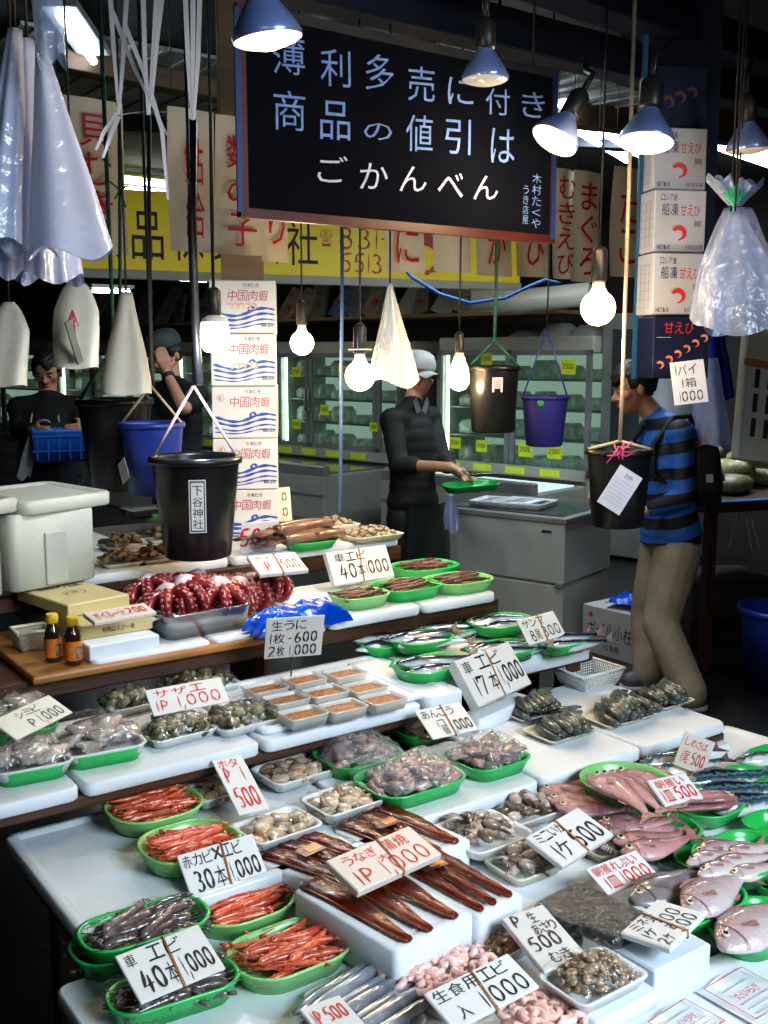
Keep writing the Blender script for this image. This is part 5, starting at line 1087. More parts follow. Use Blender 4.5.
# plastic bags
BAGW=film('white_bag_film',gloss=.3,rough=.2,bump=.5,bs=14,opac=.8,ocol=(.55,.61,.82))
BAGB=mat('beige_bag',(.5,.47,.4),.45,(.42,.39,.33),3,bump=.6,bs=9)
BAGC=film('clear_bag_film',gloss=.6,rough=.15,bump=.7,bs=14,opac=.42,ocol=(.75,.76,.72))
BAGCB=film('clear_bag_bluish',gloss=.3,rough=.18,bump=.7,bs=14,opac=.42,ocol=(.36,.45,.72))
def bag(top,bot,t,m,label,folds=5,depth=.05,seed=0,name='plastic_bag',wobble=.012,shape=None,parent=None,hang_=True,group=None):
    (x0,x1,y0),(u0,u1,y1)=top,bot; a0,a1=D(x0,y0,t),D(x1,y0,t); b0,b1=D(u0,y1,t),D(u1,y1,t)
    rd=random.Random(seed+3); ph=rd.uniform(0,6); b=MB(); n=44; nv=18; rs=[]
    o=(a0+a1)/2
    for j in range(nv+1):
        v=j/nv; k=shape(v) if shape else v
        l=a0.lerp(b0,v)+(a0-b0)*0; r_=a1.lerp(b1,v); c=(l+r_)/2; hw=((r_-l).length/2)
        if shape: 
            w0=(a1-a0).length/2; w1=(b1-b0).length/2; hw=w0+(w1-w0)*k
        dp=depth*(.35+.65*v)
        ring=[]
        for i in range(n):
            a=2*PI*i/n; f=1+.13*math.sin(a*folds+ph+v*1.2)*min(1,v*4+.2)
            p=c+RT*(math.cos(a)*hw*(1+.02*math.sin(v*9+ph)))+FH*(math.sin(a)*dp*f)+Vector((0,0,wobble*math.sin(a*3+ph)*v))
            ring.append(tuple(p-o))
        rs.append(ring)
    b.rings(rs,m,True,False)
    q=b.build(name,parent,o,None,label,'plastic bag',group)
    if hang_:
        k=MB(); k.tube([(0,0,-.005),(0,0,CEIL-o.z)],.003,CORD,5); k.build('hanging_cord',q)
    return q
bag((36,44,40),(28,114,254),1.9,BAGW,'shiny pale violet white plastic bag hanging frontmost at the upper left',4,.03,1)
bag((20,34,40),(2,58,252),1.98,BAGW,'white plastic bag just behind the shiny front one',7,.05,2)
bag((8,22,30),(-30,30,246),1.95,BAGW,'white plastic bag at the photo left edge, top',7,.05,3)
bag((34,46,60),(22,84,280),2.1,BAGW,'white plastic bag whose ruffled hem shows lowest at the upper left',9,.06,4)
bag((5,18,60),(-15,24,276),2.05,BAGW,'white plastic bag with grey hem at the left edge',8,.05,5)
bag((30,62,-10),(38,66,62),1.85,BAGCB,'crumpled clear bag tied with green at the top left corner',5,.03,6)
def bshape(v): return min(1,max(0,(v-.02)*3.2))**.55
bag((4,14,302),(-16,27,386),2.7,BAGB,'beige shopping bag hanging at the left edge',4,.03,7,shape=bshape,wobble=.003)
bag((68,84,282),(53,99,368),2.75,BAGB,'beige shopping bag with a dark tag hanging above the left man',4,.03,8,shape=bshape,wobble=.003)
bag((120,132,292),(100,152,394),2.85,BAGB,'beige shopping bag behind the green rope, widest of three',4,.035,9,shape=lambda v:min(1,v*1.15),wobble=.003)
b=MB(); c=D(74,342,2.68); Q=Matrix.Translation(c)@Matrix.Rotation(-YAW-PI/2+PI,4,'Z')@Matrix.Rotation(R(-24),4,'Y'); b.box((0,0,0),(.026,.004,.115),mat('grey_tag',(.06,.07,.07),.5,(.08,.09,.09),9),Q); b.build('paper_tag',None,None,None,'dark grey tag hanging in front of the middle beige bag','tag')
b=MB(); c=D(73,326,2.68)
for k in range(6): a=k; b.tube([c,c+Vector((math.cos(a)*.015,0,math.sin(a)*.02)),c+Vector((0,0,.04))],.002,mat('dark_pink_string',(.4,.03,.08),.5,(.3,.02,.06),9),4)
b.build('string_bow',None,None,None,'dark pink string tied above the dark grey tag','string')
bag((388,392,284),(366,420,384),2.9,BAGC,'clear plastic bag hanging as a cone in front of the man in the cap',5,.05,10)
for i,(tp,bt,wh) in enumerate([(((722,740,212),(690,742,322)),0,'left one'),(((728,742,212),(705,790,332)),0,'front one with a pale blue panel'),(((724,752,208),(712,776,300)),0,'middle one')]):
    bag(tp[0],tp[1],2.9+.05*i*(-1 if i==1 else 1),BAGCB,'clear bluish plastic bag bundle under the green tie, '+wh,6,.05,20+i,shape=lambda v:min(1,v*1.7)**.9)
b=MB(); c=D(734,205,2.85)
for k in range(7):
    a=k*.9; b.tube([c+Vector((0,0,-.03)),c,c+RT*math.sin(a)*.03+Vector((0,0,.04+.01*math.cos(a*2)))],.0035,mat('green_tie',(.03,.4,.2),.4,(.04,.5,.25),9),5)
b.build('green_tie',None,None,None,'bright green tie holding the clear bags at the right','tie')
for k,(tp,bt) in enumerate([((728,738,206),(706,732,178)),((730,742,206),(738,764,182))]):
    bag(tp,bt,2.88,BAGCB,'gathered clear bag end sticking up beside the green tie, '+('left','right')[k],5,.02,30+k,hang_=False,name='plastic_bag')
# shrimp cartons column on the right
tR=3.15; CW=mat('carton_white',(.48,.52,.64),.45,(.43,.47,.58),4,coat=.1); CN=mat('carton_navy',(.008,.012,.045),.4,(.014,.02,.07),5,coat=.1,spec=.25); RC=mat('print_red',(.6,.05,.05),.4,(.5,.04,.04),9); NVY=mat('print_navy',(.02,.03,.09),.4,(.03,.04,.12),9); ORG=mat('print_shrimp_orange',(.6,.16,.06),.4,(.75,.35,.2),30)
RYAW=R(54.5-90+10)
def shrimp_print(q,M,x,y,s,m,z):
    pts=[(x+s*.9*math.cos(a),y+s*.8*math.sin(a)) for a in [R(150-17*i) for i in range(14)]]
    vs=[];n=len(pts)
    for i,(px,py) in enumerate(pts):
        w=s*(.22+.48*math.sin(PI*min(1,(i+1)/n*.9+.1))); dx,dy=px-x,py-y; l=math.hypot(dx,dy); vs+=[(px+dx/l*w*.5,py+dy/l*w*.5,z),(px-dx/l*w*.5,py-dy/l*w*.5,z)]
    q.add(vs,[(2*i,2*i+1,2*i+3,2*i+2) for i in range(n-1)],m,False,M)
    a,b_=pts[0]; q.ribbon([(a,b_),(a-s*.3,b_+s*.5),(a+s*.5,b_+s*.8),(a+s*1.4,b_+s*.7)],s*.05,m,z,M); a,b_=pts[-1]; q.ribbon([(a,b_),(a-s*.3,b_-s*.15)],s*.25,m,z,M)
def carton(y0,y1,x0,xs,x1,navy,label,part_top=False):
    bl=D(x0,y1,tR); zb=bl.z; c0=D(xs,y1,tR); cR=D(x1,y1,tR); W=(cR-c0).length*1.0; H=D(xs,y0,tR).z-c0.z; dep=.12
    e=empty('shrimp_carton',(c0.x,c0.y,zb),(0,0,RYAW),label,'carton','shrimp cartons on the right post')
    b=MB(); b.box((W/2,dep/2,H/2),(W,dep,H-.003),CN if navy else CW,bev=.003); b.build('carton_body',e)
    X=Matrix(((1,0,0,0),(0,0,-1,-.001),(0,1,0,0),(0,0,0,1))); q=MB()
    if navy==1:
        q.text('甘えび',.2*W,.72*H,.62*W,.18*H,RC,0,X,pen=0); q.box((.2*W,-.001,.66*H),(.28*W,.0006,.008*H),CW)
        for i in range(6): shrimp_print(q,X,(.02+.17*i)*W+.02,(.22+.085*i*(1 if i<6 else 0))*H,.062*W*1.1,ORG,0)
    elif navy==2:
        for i in range(3): shrimp_print(q,X,(.25+.22*i)*W,(.4+.08*i)*H,.1*W,mat('print_shrimp_dark',(.15,.05,.05),.3,(.1,.04,.04),9),0)
    else:
        q.text('ロシア産',.12*W,.82*H,.32*W,.1*H,NVY,0,X,pen=0); q.text('船凍',.14*W,.58*H,.34*W,.2*H,NVY,0,X,pen=0); q.text('甘えび',.5*W,.58*H,.4*W,.18*H,RC,0,X,pen=0)
        shrimp_print(q,X,.48*W,.3*H,.13*W,RC,0); q.text('NET1kg',.06*W,.05*H,.26*W,.07*H,NVY,0,X,pen=0); q.text('(株)北洋冷蔵',.62*W,.05*H,.33*W,.07*H,NVY,0,X,pen=0); q.box((.84*W,-.0006,.46*H),(.14*W,.0006,.09*H),mat('print_grey',(.25,.27,.32),.5))
    q.build('carton_print',e)
    s=MB(); Y=Matrix(((0,0,-1,-.001),(-1,0,0,dep),(0,1,0,0),(0,0,0,1)))
    if not navy: 
        for i in range(6): s.box((-.001,dep*.5,(.12+.14*i)*H),(.0006,dep*.75,.0012),mat('print_grey',(1,1,1)))
        for i in range(3): s.box((-.001,dep*(.25+.25*i),.47*H),(.0006,.0012,H*.7),mat('print_grey',(1,1,1)))
        s.build('side_print',e)
    return e,W,H
carton(316,379,635,652,706,1,'navy carton with orange shrimps printed, lowest of the right column')
carton(253,315,636,652,707,0,'white shrimp carton second from the bottom of the right column')
carton(190,252,637,653,708,0,'white shrimp carton third from the bottom of the right column')
carton(128,189,638,653,709,0,'white shrimp carton just below the dark carton, behind a reflector lamp')
carton(66,127,639,654,710,2,'dark carton with shadowy shrimps, topmost of the right column')
c0=D(638,379,tR+.14); cz=c0.z; b=MB(); b.box((0,0,(CEIL-cz)/2),(.22,.02,CEIL-cz),mat('navy_panel',(.006,.012,.035),.6,(.01,.018,.045),6)); b.build('blue_hanging_panel',None,tuple(D(674,379,tR+.22).xy)+(cz,),(0,0,RYAW),'blue edged panel hanging from the beams behind the shrimp cartons','panel')
b=MB(); b.box((0,0,(CEIL-cz)/2),(.014,.012,CEIL-cz),mat('blue_edge',(.03,.14,.32),.4,(.02,.1,.26),6)); b.build('blue_strip',None,tuple(D(634,379,tR+.16).xy)+(cz,),(0,0,RYAW),'narrow blue upright strip along the left side of the shrimp cartons','panel')
WP=mat('white_paper',(.62,.63,.68),.5,(.56,.57,.62),4)
padq((666,364),(699.5,360),(709,401),(681.5,404),tR-.12,'price_paper','white paper reading 1 box 1000 taped under the navy carton','price card',WP,0,lambda q,w,h:(q.text('1パイ',-.4*w,.18*h,.7*w,.24*h,INKB,.0025),q.text('1箱',-.25*w,-.12*h,.5*w,.22*h,INKB,.0025),q.text('1000',-.35*w,-.44*h,.75*w,.24*h,INKB,.0025,pen=.13)))
# column of prawn cartons standing on the rear step
PCW=mat('prawn_carton_white',(.66,.65,.62),.4,(.6,.59,.56),4,coat=.3); WVB=mat('wave_blue',(.03,.07,.35),.4,(.04,.09,.4),9); PRD=mat('print_dull_red',(.45,.1,.12),.4,(.4,.08,.1),9)
zb=zT; base=P(215,541,zT); base2=P(277,533,zT)
tB=(base-CAM).dot(FW)
w_=(D(278,540,tB)-D(214,540,tB)).length
ang=R(54.5-90)+R(6)
for i in range(5):
    h_=(D(240,282,tB).z-zT)/5
    e=empty('prawn_carton',(base.x,base.y,zT+i*h_),(0,0,ang+R([0,1,-1,1,-1][i])),'white carton with blue waves in the left column, '+['lowest','second from the bottom','middle one','second from the top','topmost, with a prawn picture'][i],'carton','prawn cartons on the rear step')
    b=MB(); b.box((w_/2,.13,h_/2),(w_,.26,h_-.002),PCW,bev=.003); b.build('carton_body',e)
    X=Matrix(((1,0,0,0),(0,0,-1,-.001),(0,1,0,0),(0,0,0,1))); q=MB(); W,H=w_,h_
    q.text('中国肉蝦',.27*W,.6*H,.62*W,.2*H,PRD,0,X,pen=0,shear=.12); q.text('冷凍むき',.5*W,.86*H,.26*W,.07*H,NVY,0,X,pen=0); 
    for k,(y,a,tk) in enumerate(((.36,.06,.055),(.27,.05,.05),(.17,.045,.035),(.1,.03,.025))):
        pts=[((.04+.94*j/20)*W,(y+a*math.sin(j/20*2*PI*1.1+2.2)+.06*(j/20))*H) for j in range(21)]
        q.ribbon(pts,tk*H,WVB,0,X)
    q.ribbon([(W*(.62+.05*math.cos(x)*(1-x/9)),H*(.44+.07*math.sin(x)*(1-x/9))) for x in [k*.5 for k in range(14)]],.045*H,WVB,.0002,X)
    if i in(3,4): 
        q.ell((0,0,0),(.0001,.0001,.0001),PRD,4,3,X)
        for j in range(5): shrimp_print(q,X,(.3+.09*j)*W,(.5 if i==4 else .38)*H,.05*W,mat('prawn_photo',(.75,.55,.35),.4,(.6,.35,.2),60),.0004)
    else: q.ribbon([(W*(.13+.055*math.cos(x)),H*(.78+.07*math.sin(x))) for x in [k*.5 for k in range(14)]],.008*H,PRD,0,X); q.text('蝦',.1*W,.73*H,.06*W,.09*H,PRD,0,X,pen=0)
    q.text('18kg箱',.78*W,.12*H,.18*W,.07*H,NVY,.0006,X,pen=0)
    q.build('carton_print',e)
qcard((242,524),(278,520),(276,550),(240,553),zT+.0,[('500',-.05,.2,.98,.6,dict(pen=.14))],INKR,'white paper with red 500 at the foot of the carton column',.003,None)
padq((279,488),(292,487),(290,520),(277,522),tB+.1,'price_paper','cream paper partly hidden behind the carton column','price card',YTRAY,0,lambda q,w,h:(q.text('0',-.2*w,.1*h,.5*w,.25*h,INKB,.0025),q.text('0',-.2*w,-.35*h,.5*w,.25*h,INKB,.0025)))
b=MB(); b.box((0,0,.1),(.11,.1,.2),mat('plywood',(.3,.25,.19),.6,(.26,.21,.16),5,stretch=(1,1,6))); o=D(243,282,tB+.75)
b=MB(); zt=zT+5*h_; zt=0; b.box((0,0,(CEIL-zt)/2),(.16,.1,CEIL-zt),mat('plywood',(.42,.33,.24))); b.build('wooden_post',None,(o.x,o.y,zt),(0,0,ang),'pale wooden post rising above the carton column','post')

padq((671,734.6),(701,745.6),(718,767.5),(687,765.6),2.33,'price_card','white card with red writing leaning in front of the blank foam board','price card',CARDP,0,lambda q,w,h:(q.text('しめさば',-.4*w,.15*h,.75*w,.24*h,INKR,.0025,pen=0),q.text('1尾',-.4*w,-.35*h,.3*w,.35*h,INKR,.0025),q.text('500',-.05*w,-.35*h,.45*w,.38*h,INKR,.0025)),tdelta=.0)
# ---------------- the room
def wallq(name,a,b_,h,m,th=.08,z0=0):
    a,b_=Vector((a[0],a[1],0)),Vector((b_[0],b_[1],0)); d=b_-a; q=MB(); q.box((0,0,h/2),(d.length,th,h),m); return q.build(name,None,tuple(((a+b_)/2).xy)+(z0,),(0,0,math.atan2(d.y,d.x)),kind='structure')
FLOORM=mat('wet_floor',(.02,.021,.023),.25,(.035,.035,.035),2.5,bump=.15,bs=12); WALLM=mat('dark_wall',(.05,.045,.035),.7,(.03,.028,.022),2,bump=.1); CEILM=mat('ceiling_dark',(.03,.032,.036),.7,(.05,.052,.055),2,bump=.1)
b=MB(); b.box((6,5,-.05),(26,24,.1),FLOORM); b.build('floor',kind='structure')
b=MB(); b.box((6,6,CEIL+.05),(26,20,.1),CEILM); b.build('ceiling',kind='structure')
# back line of glass freezers: vertical plane from right (near) to left (far)
pR=D(600,400,8.4); pL=D(280,400,11.0); dl=Vector((pL.x-pR.x,pL.y-pR.y,0)).normalized(); nb=Vector((-dl.y,dl.x,0)); 
if nb.dot(CAM-pR)<0: nb=-nb
back=-nb; angL=math.atan2(-dl.y,-dl.x)   # local +x runs to the right as seen by the camera
def onF(px,py,off=0): return onplane(px,py,pR+nb*off,nb)
w0=pR-dl*9+back*.9; w1=pR+dl*12+back*.9
wallq('wall_back',(w0.x,w0.y),(w1.x,w1.y),CEIL,WALLM)
wallq('wall_right',(w0.x,w0.y),(w0.x+nb.x*13,w0.y+nb.y*13),CEIL,WALLM); wallq('wall_left',(w1.x,w1.y),(w1.x+nb.x*14,w1.y+nb.y*14),CEIL,WALLM)
SILVER=mat('case_silver',(.33,.34,.33),.4,(.27,.28,.27),6,metal=.3); INSW=mat('case_inside_glow',(.4,.46,.44),.5,(.32,.38,.37),8,emit=.35,ecol=(.75,.95,.85)); GLASS=film('case_glass',tint=(.85,.93,.88),gloss=.3,rough=.04,bump=.05,bs=4); CREAMC=mat('case_cream',(.5,.48,.4),.45,(.42,.4,.33),4)  # freezer inner wall emits by itself, standing in for the interior lighting
TUBE=emis('tube_light',(.85,.95,1),18); GTUBE=emis('case_tube',(.85,1,.9),6)
YTAG=mat('yellow_tag',(.75,.85,.05),.5,(.65,.75,.04),9)
rdb=random.Random(5)
def showcase(x0,x1,ytop,ybot,xs,label,side=False,tags=(),group='upright glass freezers'):
    a=onF(x0,ybot); b_=onF(x1,ybot); W=(Vector((b_.x,b_.y,0))-Vector((a.x,a.y,0))).length; zb=(a.z+b_.z)/2; zt=(onF(x0,ytop).z+onF(x1,ytop).z)/2; H=zt-zb
    e=empty('glass_freezer',(a.x,a.y,0),(0,0,angL),label,'freezer',group)
    q=MB(); dp=.7
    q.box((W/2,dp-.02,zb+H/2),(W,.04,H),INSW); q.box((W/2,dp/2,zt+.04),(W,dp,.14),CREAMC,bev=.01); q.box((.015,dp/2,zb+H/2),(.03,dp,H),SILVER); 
    if not side: q.box((W-.015,dp/2,zb+H/2),(.03,dp,H),SILVER)
    q.box((W/2,dp/2,zb/2),(W,dp,zb),CREAMC,bev=.01); q.build('cabinet_body',e)
    if side: s=MB(); s.box((W-.01,dp/2,zb+H/2),(.012,dp-.06,H-.02),GLASS); s.build('side_glass',e)
    for k in range(1,4): s=MB(); s.box((W/2,dp*.55,zb+H*k/4),(W-.06,dp*.7,.012),SILVER); s.build('wire_shelf',e)
    l=MB(); l.tube([(.06,.06,zb+.04),(.06,.06,zt-.04)],.014,GTUBE,8); l.build('light_tube',e)
    edges=[(onF(x,ybot)-a).length for x in xs]
    for i in range(len(edges)-1):
        l0,l1=edges[i]+.004,edges[i+1]-.004; d=MB(); fw=.045
        d.box(((l0+l1)/2,-.015,zb+fw/2),(l1-l0,.03,fw),SILVER); d.box(((l0+l1)/2,-.015,zt-fw/2),(l1-l0,.03,fw),SILVER); d.box((l0+fw/2,-.015,zb+H/2),(fw,.03,H),SILVER); d.box((l1-fw/2,-.015,zb+H/2),(fw,.03,H),SILVER); dd=d.build('door_frame',e)
        g=MB(); g.box(((l0+l1)/2,-.012,zb+H/2),(l1-l0-2*fw,.008,H-2*fw),GLASS); g.build('door_glass',dd)
        hd=MB(); hx=l1-.02 if i%2==0 else l0+.02; hd.tube([(hx,-.03,zb+H*.38),(hx,-.06,zb+H*.4),(hx,-.06,zb+H*.6),(hx,-.03,zb+H*.62)],.01,SILVER,6); hd.build('door_handle',dd)
        for lvl in range(4):   # goods on the shelves
            n=3
            for k in range(n):
                w=(l1-l0)*.22; x=l0+(l1-l0)*(k+.5)/n*1.0; hh=H*rdb.uniform(.08,.17); c=rdb.choice([(.5,.55,.5),(.62,.66,.62),(.4,.36,.32),(.55,.48,.36)])
                s=MB(); s.rings([[(x+px*sc,dp*.45+py*sc,zb+H*lvl/4+.01+z) for px,py in rrect(w,.2,.03,2)] for sc,z in((.95,0),(1,.01),(1,hh*.7),(.7,hh))],mat('goods_%d'%rdb.randrange(4),c,.3,tuple(v*.4 for v in c),14,coat=.3,emit=.06,ecol=(.7,.9,.8))); s.build('stored_pack',e)  # packs carry a faint emission in place of light falling on them
    for (tx,ty,s_) in tags:
        p=onF(tx,ty,.04); lp=Matrix.Rotation(-angL,4,'Z')@(Vector((p.x,p.y,0))-Vector((a.x,a.y,0))); q=MB(); q.box((lp.x,-.034,p.z),(s_,.003,s_*.85),YTAG); q.build('yellow_price_tag',e)
        q=MB(); q.text('2500',lp.x-s_*.4,p.z-s_*.12,s_*.8,s_*.3,INKB,0,Matrix(((1,0,0,0),(0,0,-1,-.037),(0,1,0,0),(0,0,0,1)))); q.build('tag_lettering',e)
    return e
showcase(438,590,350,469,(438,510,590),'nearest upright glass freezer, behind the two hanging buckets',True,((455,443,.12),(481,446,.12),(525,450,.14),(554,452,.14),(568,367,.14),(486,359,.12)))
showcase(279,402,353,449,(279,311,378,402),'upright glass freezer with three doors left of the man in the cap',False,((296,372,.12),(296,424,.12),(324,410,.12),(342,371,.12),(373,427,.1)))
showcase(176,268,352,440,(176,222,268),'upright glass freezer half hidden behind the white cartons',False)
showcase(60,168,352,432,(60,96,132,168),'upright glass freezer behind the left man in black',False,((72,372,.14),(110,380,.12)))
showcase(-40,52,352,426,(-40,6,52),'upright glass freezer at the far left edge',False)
# low open cases in front of the glass freezers
LC=mat('low_case_white',(.42,.42,.38),.4,(.35,.35,.3),4); GLT=mat('low_case_glass',(.12,.16,.16),.12,(.16,.2,.2),3,coat=1)
for (xa,xb,off,lab) in ((279,400,.95,'long low open display case with a yellow label rail behind the carton column'),(10,262,.95,'long low open display case behind the two men at the left'),(440,590,.75,'brightly lit low open display case under the right glass freezer')):
    a=onF(xa,460); b_=onF(xb,460); W=(Vector((b_.x,b_.y,0))-Vector((a.x,a.y,0))).length; a=a+nb*0
    e=empty('low_display_case',(a.x+nb.x*.05,a.y+nb.y*.05,0),(0,0,angL),lab,'display case')
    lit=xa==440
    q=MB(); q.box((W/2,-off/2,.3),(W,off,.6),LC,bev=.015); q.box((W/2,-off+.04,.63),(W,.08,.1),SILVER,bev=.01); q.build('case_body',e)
    g=MB(); g.box((W/2,-off/2,.605),(W-.1,off-.2,.012),mat('case_glow_deck',(.7,.85,.85),.3,(.6,.75,.75),4,emit=.55,ecol=(.7,.95,.95)) if lit else GLT); g.build('case_deck',e)  # deck of the lit case emits by itself, standing in for case lighting
    r=MB(); r.box((W/2,-.02,.68),(W,.03,.09),LC); 
    for k in range(int(W/.35)): r.box((.2+k*.35,-.037,.68),(.2,.004,.06),YTAG)
    r.build('label_rail',e)
    q=MB(); q.box((W/2,-off-.003,.42),(W,.004,.02),SILVER); q.box((W/2,-off-.003,.2),(W,.004,.02),SILVER); q.build('front_trim',e)
# shelf with leaning cartons above the freezers
a=onF(60,345); b_=onF(560,345); zs=1.98; W=(Vector((b_.x,b_.y,0))-Vector((a.x,a.y,0))).length
WD=mat('shelf_wood',(.3,.19,.09),.6,(.22,.13,.06),5)
q=MB(); q.box((W/2,.3,zs+.02),(W,.7,.03),WD); e=empty('wall_shelf',(a.x,a.y,0),(0,0,angL),'long wooden shelf resting on top of the glass freezers','shelf'); q.build('shelf_board',e)
PIC=[mat('leaflet_pale',(.5,.5,.47),.5,(.42,.42,.4),5),mat('leaflet_blue',(.1,.14,.3),.5,(.3,.32,.38),8),mat('leaflet_red',(.42,.18,.15),.5,(.5,.45,.42),9),mat('leaflet_grey',(.3,.31,.31),.5,(.24,.25,.25),5)]
k=0
for px in list(range(70,210,18))+[283,300,318,336,352,368,384,402,420,440,462,484]:
    p=onF(px,330,-.25); w=rdb.uniform(.18,.26); h=rdb.uniform(.34,.5); m=PIC[rdb.randrange(4)]; 
    q=MB(); q.box((0,0,h/2),(w,.04,h),m,bev=.004); o=q.build('leaning_carton',None,(p.x,p.y,zs+.037),(R(-24),R(rdb.choice([-18,14,20])),angL),'carton leaning on the shelf above the glass freezers','carton','leaning cartons on the freezer shelf')
    if rdb.random()<.6:
        t=MB(); X=Matrix(((1,0,0,0),(0,0,-1,-.0215),(0,1,0,0),(0,0,0,1))); t.text('かに',-.35*w,.6*h,.6*w,.22*h,RC,0,X,pen=0); shrimp_print(t,X,0,.3*h,.18*w,RC,0); t.build('carton_print',o)
# yellow shop sign
s0=D(60,270,7.2); ds=(RT*math.sin(R(64.6))+FH*math.cos(R(64.6))).normalized(); ns=Vector((ds.y,-ds.x,0))
def onS(px,py): return onplane(px,py,s0,ns)
a=onS(30,268); b_=onS(520,288); zb=(onS(83,269).z+onS(467,281).z)/2; zt=onS(140,190).z; W=(Vector((b_.x,b_.y,0))-Vector((a.x,a.y,0))).length; H=zt-zb; angS=math.atan2(ds.y,ds.x)
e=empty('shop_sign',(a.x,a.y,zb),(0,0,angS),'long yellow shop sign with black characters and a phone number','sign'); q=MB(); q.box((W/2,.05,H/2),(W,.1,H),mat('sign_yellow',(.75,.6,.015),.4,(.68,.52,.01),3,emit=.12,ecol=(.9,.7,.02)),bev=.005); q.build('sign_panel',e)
q=MB(); q.box((W/2,.03,-.03),(W,.1,.06),CREAMC); q.build('sign_rail',e)
X=Matrix(((1,0,0,0),(0,0,-1,-.002),(0,1,0,0),(0,0,0,1))); t=MB()
def sx(px): p=onS(px,250); return (Vector((p.x,p.y,0))-Vector((a.x,a.y,0))).length
for ch,px in (('産',72),('食',110),('品',150),('株',190),('式',229),('会',267),('社',304)): t.text(ch,sx(px-18),.14*H,sx(px+18)-sx(px-18),.6*H,INKB,0,X,pen=0)
t.text('☎',sx(320),.4*H,sx(334)-sx(320),.24*H,RC,0,X,pen=0); t.text('831-',sx(338),.4*H,sx(386)-sx(338),.28*H,RC,0,X); t.text('5513',sx(340),.07*H,sx(384)-sx(340),.26*H,RC,0,X)
shrimp_print(t,X,sx(425),.35*H,.16,RC,0); t.build('lettering',e)
for k in(.1,.5,.9): q=MB(); q.tube([(W*k,.05,H),(W*k,.05,CEIL-zb)],.02,DARK,6); q.build('hanging_rod',e)
# ducts and clutter above the right freezer
for px,lab in ((481,'left'),(507,'right')):
    p0=D(px,235,9); p1=D(px,300,9); q=MB(); q.tube([p0+Vector((0,0,.6)),p0,p1,p1+RT*.15],.1,CREAMC,12); q.build('duct',None,None,None,'cream vertical duct behind the paper strips, '+lab+' one','duct')
q=MB(); q.tube([D(470,300,8.2),D(520,301,8.2),D(590,294,8.0)],.09,CREAMC,12); q.build('duct',None,None,None,'cream horizontal duct above the right glass freezer','duct')
for i,(px,w,h) in enumerate(((528,.35,.16),(560,.3,.22),(590,.3,.2),(615,.25,.16))):
    p=onF(px,347,-.3); q=MB(); q.rings([[(x*s*(1+.1*math.sin(5*y)),y*s,z) for x,y in rrect(w,.3,.06,4)] for s,z in((1,0),(1.05,h*.3),(.9,h*.7),(.5,h))],BAGC); q.build('plastic_bag',None,(p.x,p.y,p.z-.02),(0,0,angL),'crumpled clear bag lying on top of the right freezer, number '+'one two three four'.split()[i]+' from the left','plastic bag')
# side cabinet with grey glass right of the freezer
a=onF(592,469); q=MB(); q.box((.35,.45,1.0),(.7,.7,1.95),SILVER,bev=.01); e=empty('grey_cabinet',(a.x,a.y,0),(0,0,angL),'dark grey cabinet between the glass freezer and the striped shirt man','cabinet'); q.build('cabinet_body',e); q=MB(); q.box((.35,.095,1.3),(.5,.01,1.1),mat('dark_glass',(.05,.06,.06),.1,(.07,.08,.08),4,coat=1)); q.build('glass_panel',e)
# ---------------- chest freezer with fish trays
ZF=.77; f0=P(565,517,ZF); f1=P(449,491,ZF)
angf=R(-72); un=Vector((math.cos(angf),math.sin(angf),0)); v=Vector((-un.y,un.x,0))
f1=onplane(449,491,f0,v); wl_=(Vector((f1.x,f1.y,0))-Vector((f0.x,f0.y,0))).length; f1=f0-un*wl_
dpt=.6
CHW2=mat('freezer_white',(.46,.48,.45),.4,(.4,.42,.39),2)
e=empty('chest_freezer',(f1.x,f1.y,0),(0,0,angf),'white chest freezer standing beside the striped shirt man','freezer')
W=wl_; sg=1
q=MB(); q.box((W/2,dpt/2,.19),(W,dpt,.38),CHW2,bev=.01); q.box((W/2,dpt/2,.565),(W+.01,dpt+.01,.36),CHW2,bev=.012); q.build('freezer_body',e)
q=MB(); q.box((W/2,dpt/2,.745),(W+.03,dpt+.03,.035),SILVER,bev=.006); q.box((W/2,dpt/2,.764),(W-.05,dpt-.05,.012),mat('dark_glass',(1,1,1))); q.build('top_frame',e)
q=MB(); q.box((W*.86,-.008,.68),(.06,.004,.012),DARK); q.build('badge',e); q=MB(); q.box((W-.02,-.014,.385),(.05,.02,.02),SILVER); q.build('hinge',e)
R2=Matrix.Rotation(angf,4,'Z'); o0=Vector((f1.x,f1.y,0))
for i,(x,y,w,lab) in enumerate(((.35,.2,.34,'left'),(.68,.26,.3,'middle'),(.98,.22,.36,'right'))):
    if x>W-.1: x=W-.18
    p=o0+R2@Vector((x*W/1.15,y,.772)); tr=traymb(.3,.26,.03,CARDTRAY,.003,.008,.02,.005,4).build('foam_tray',None,p,(0,0,angf+.1),'white foam tray of grey fish on the chest freezer, '+lab,'tray','trays on the chest freezer')
    for k in range(4): spawn(SAURY,TM(p+R2@Vector((0,-.07+.045*k,.012)),angf+.3)@Matrix.Scale(.95,4),'slim grey fish in the '+lab+' tray on the chest freezer','fish','grey fish '+lab)
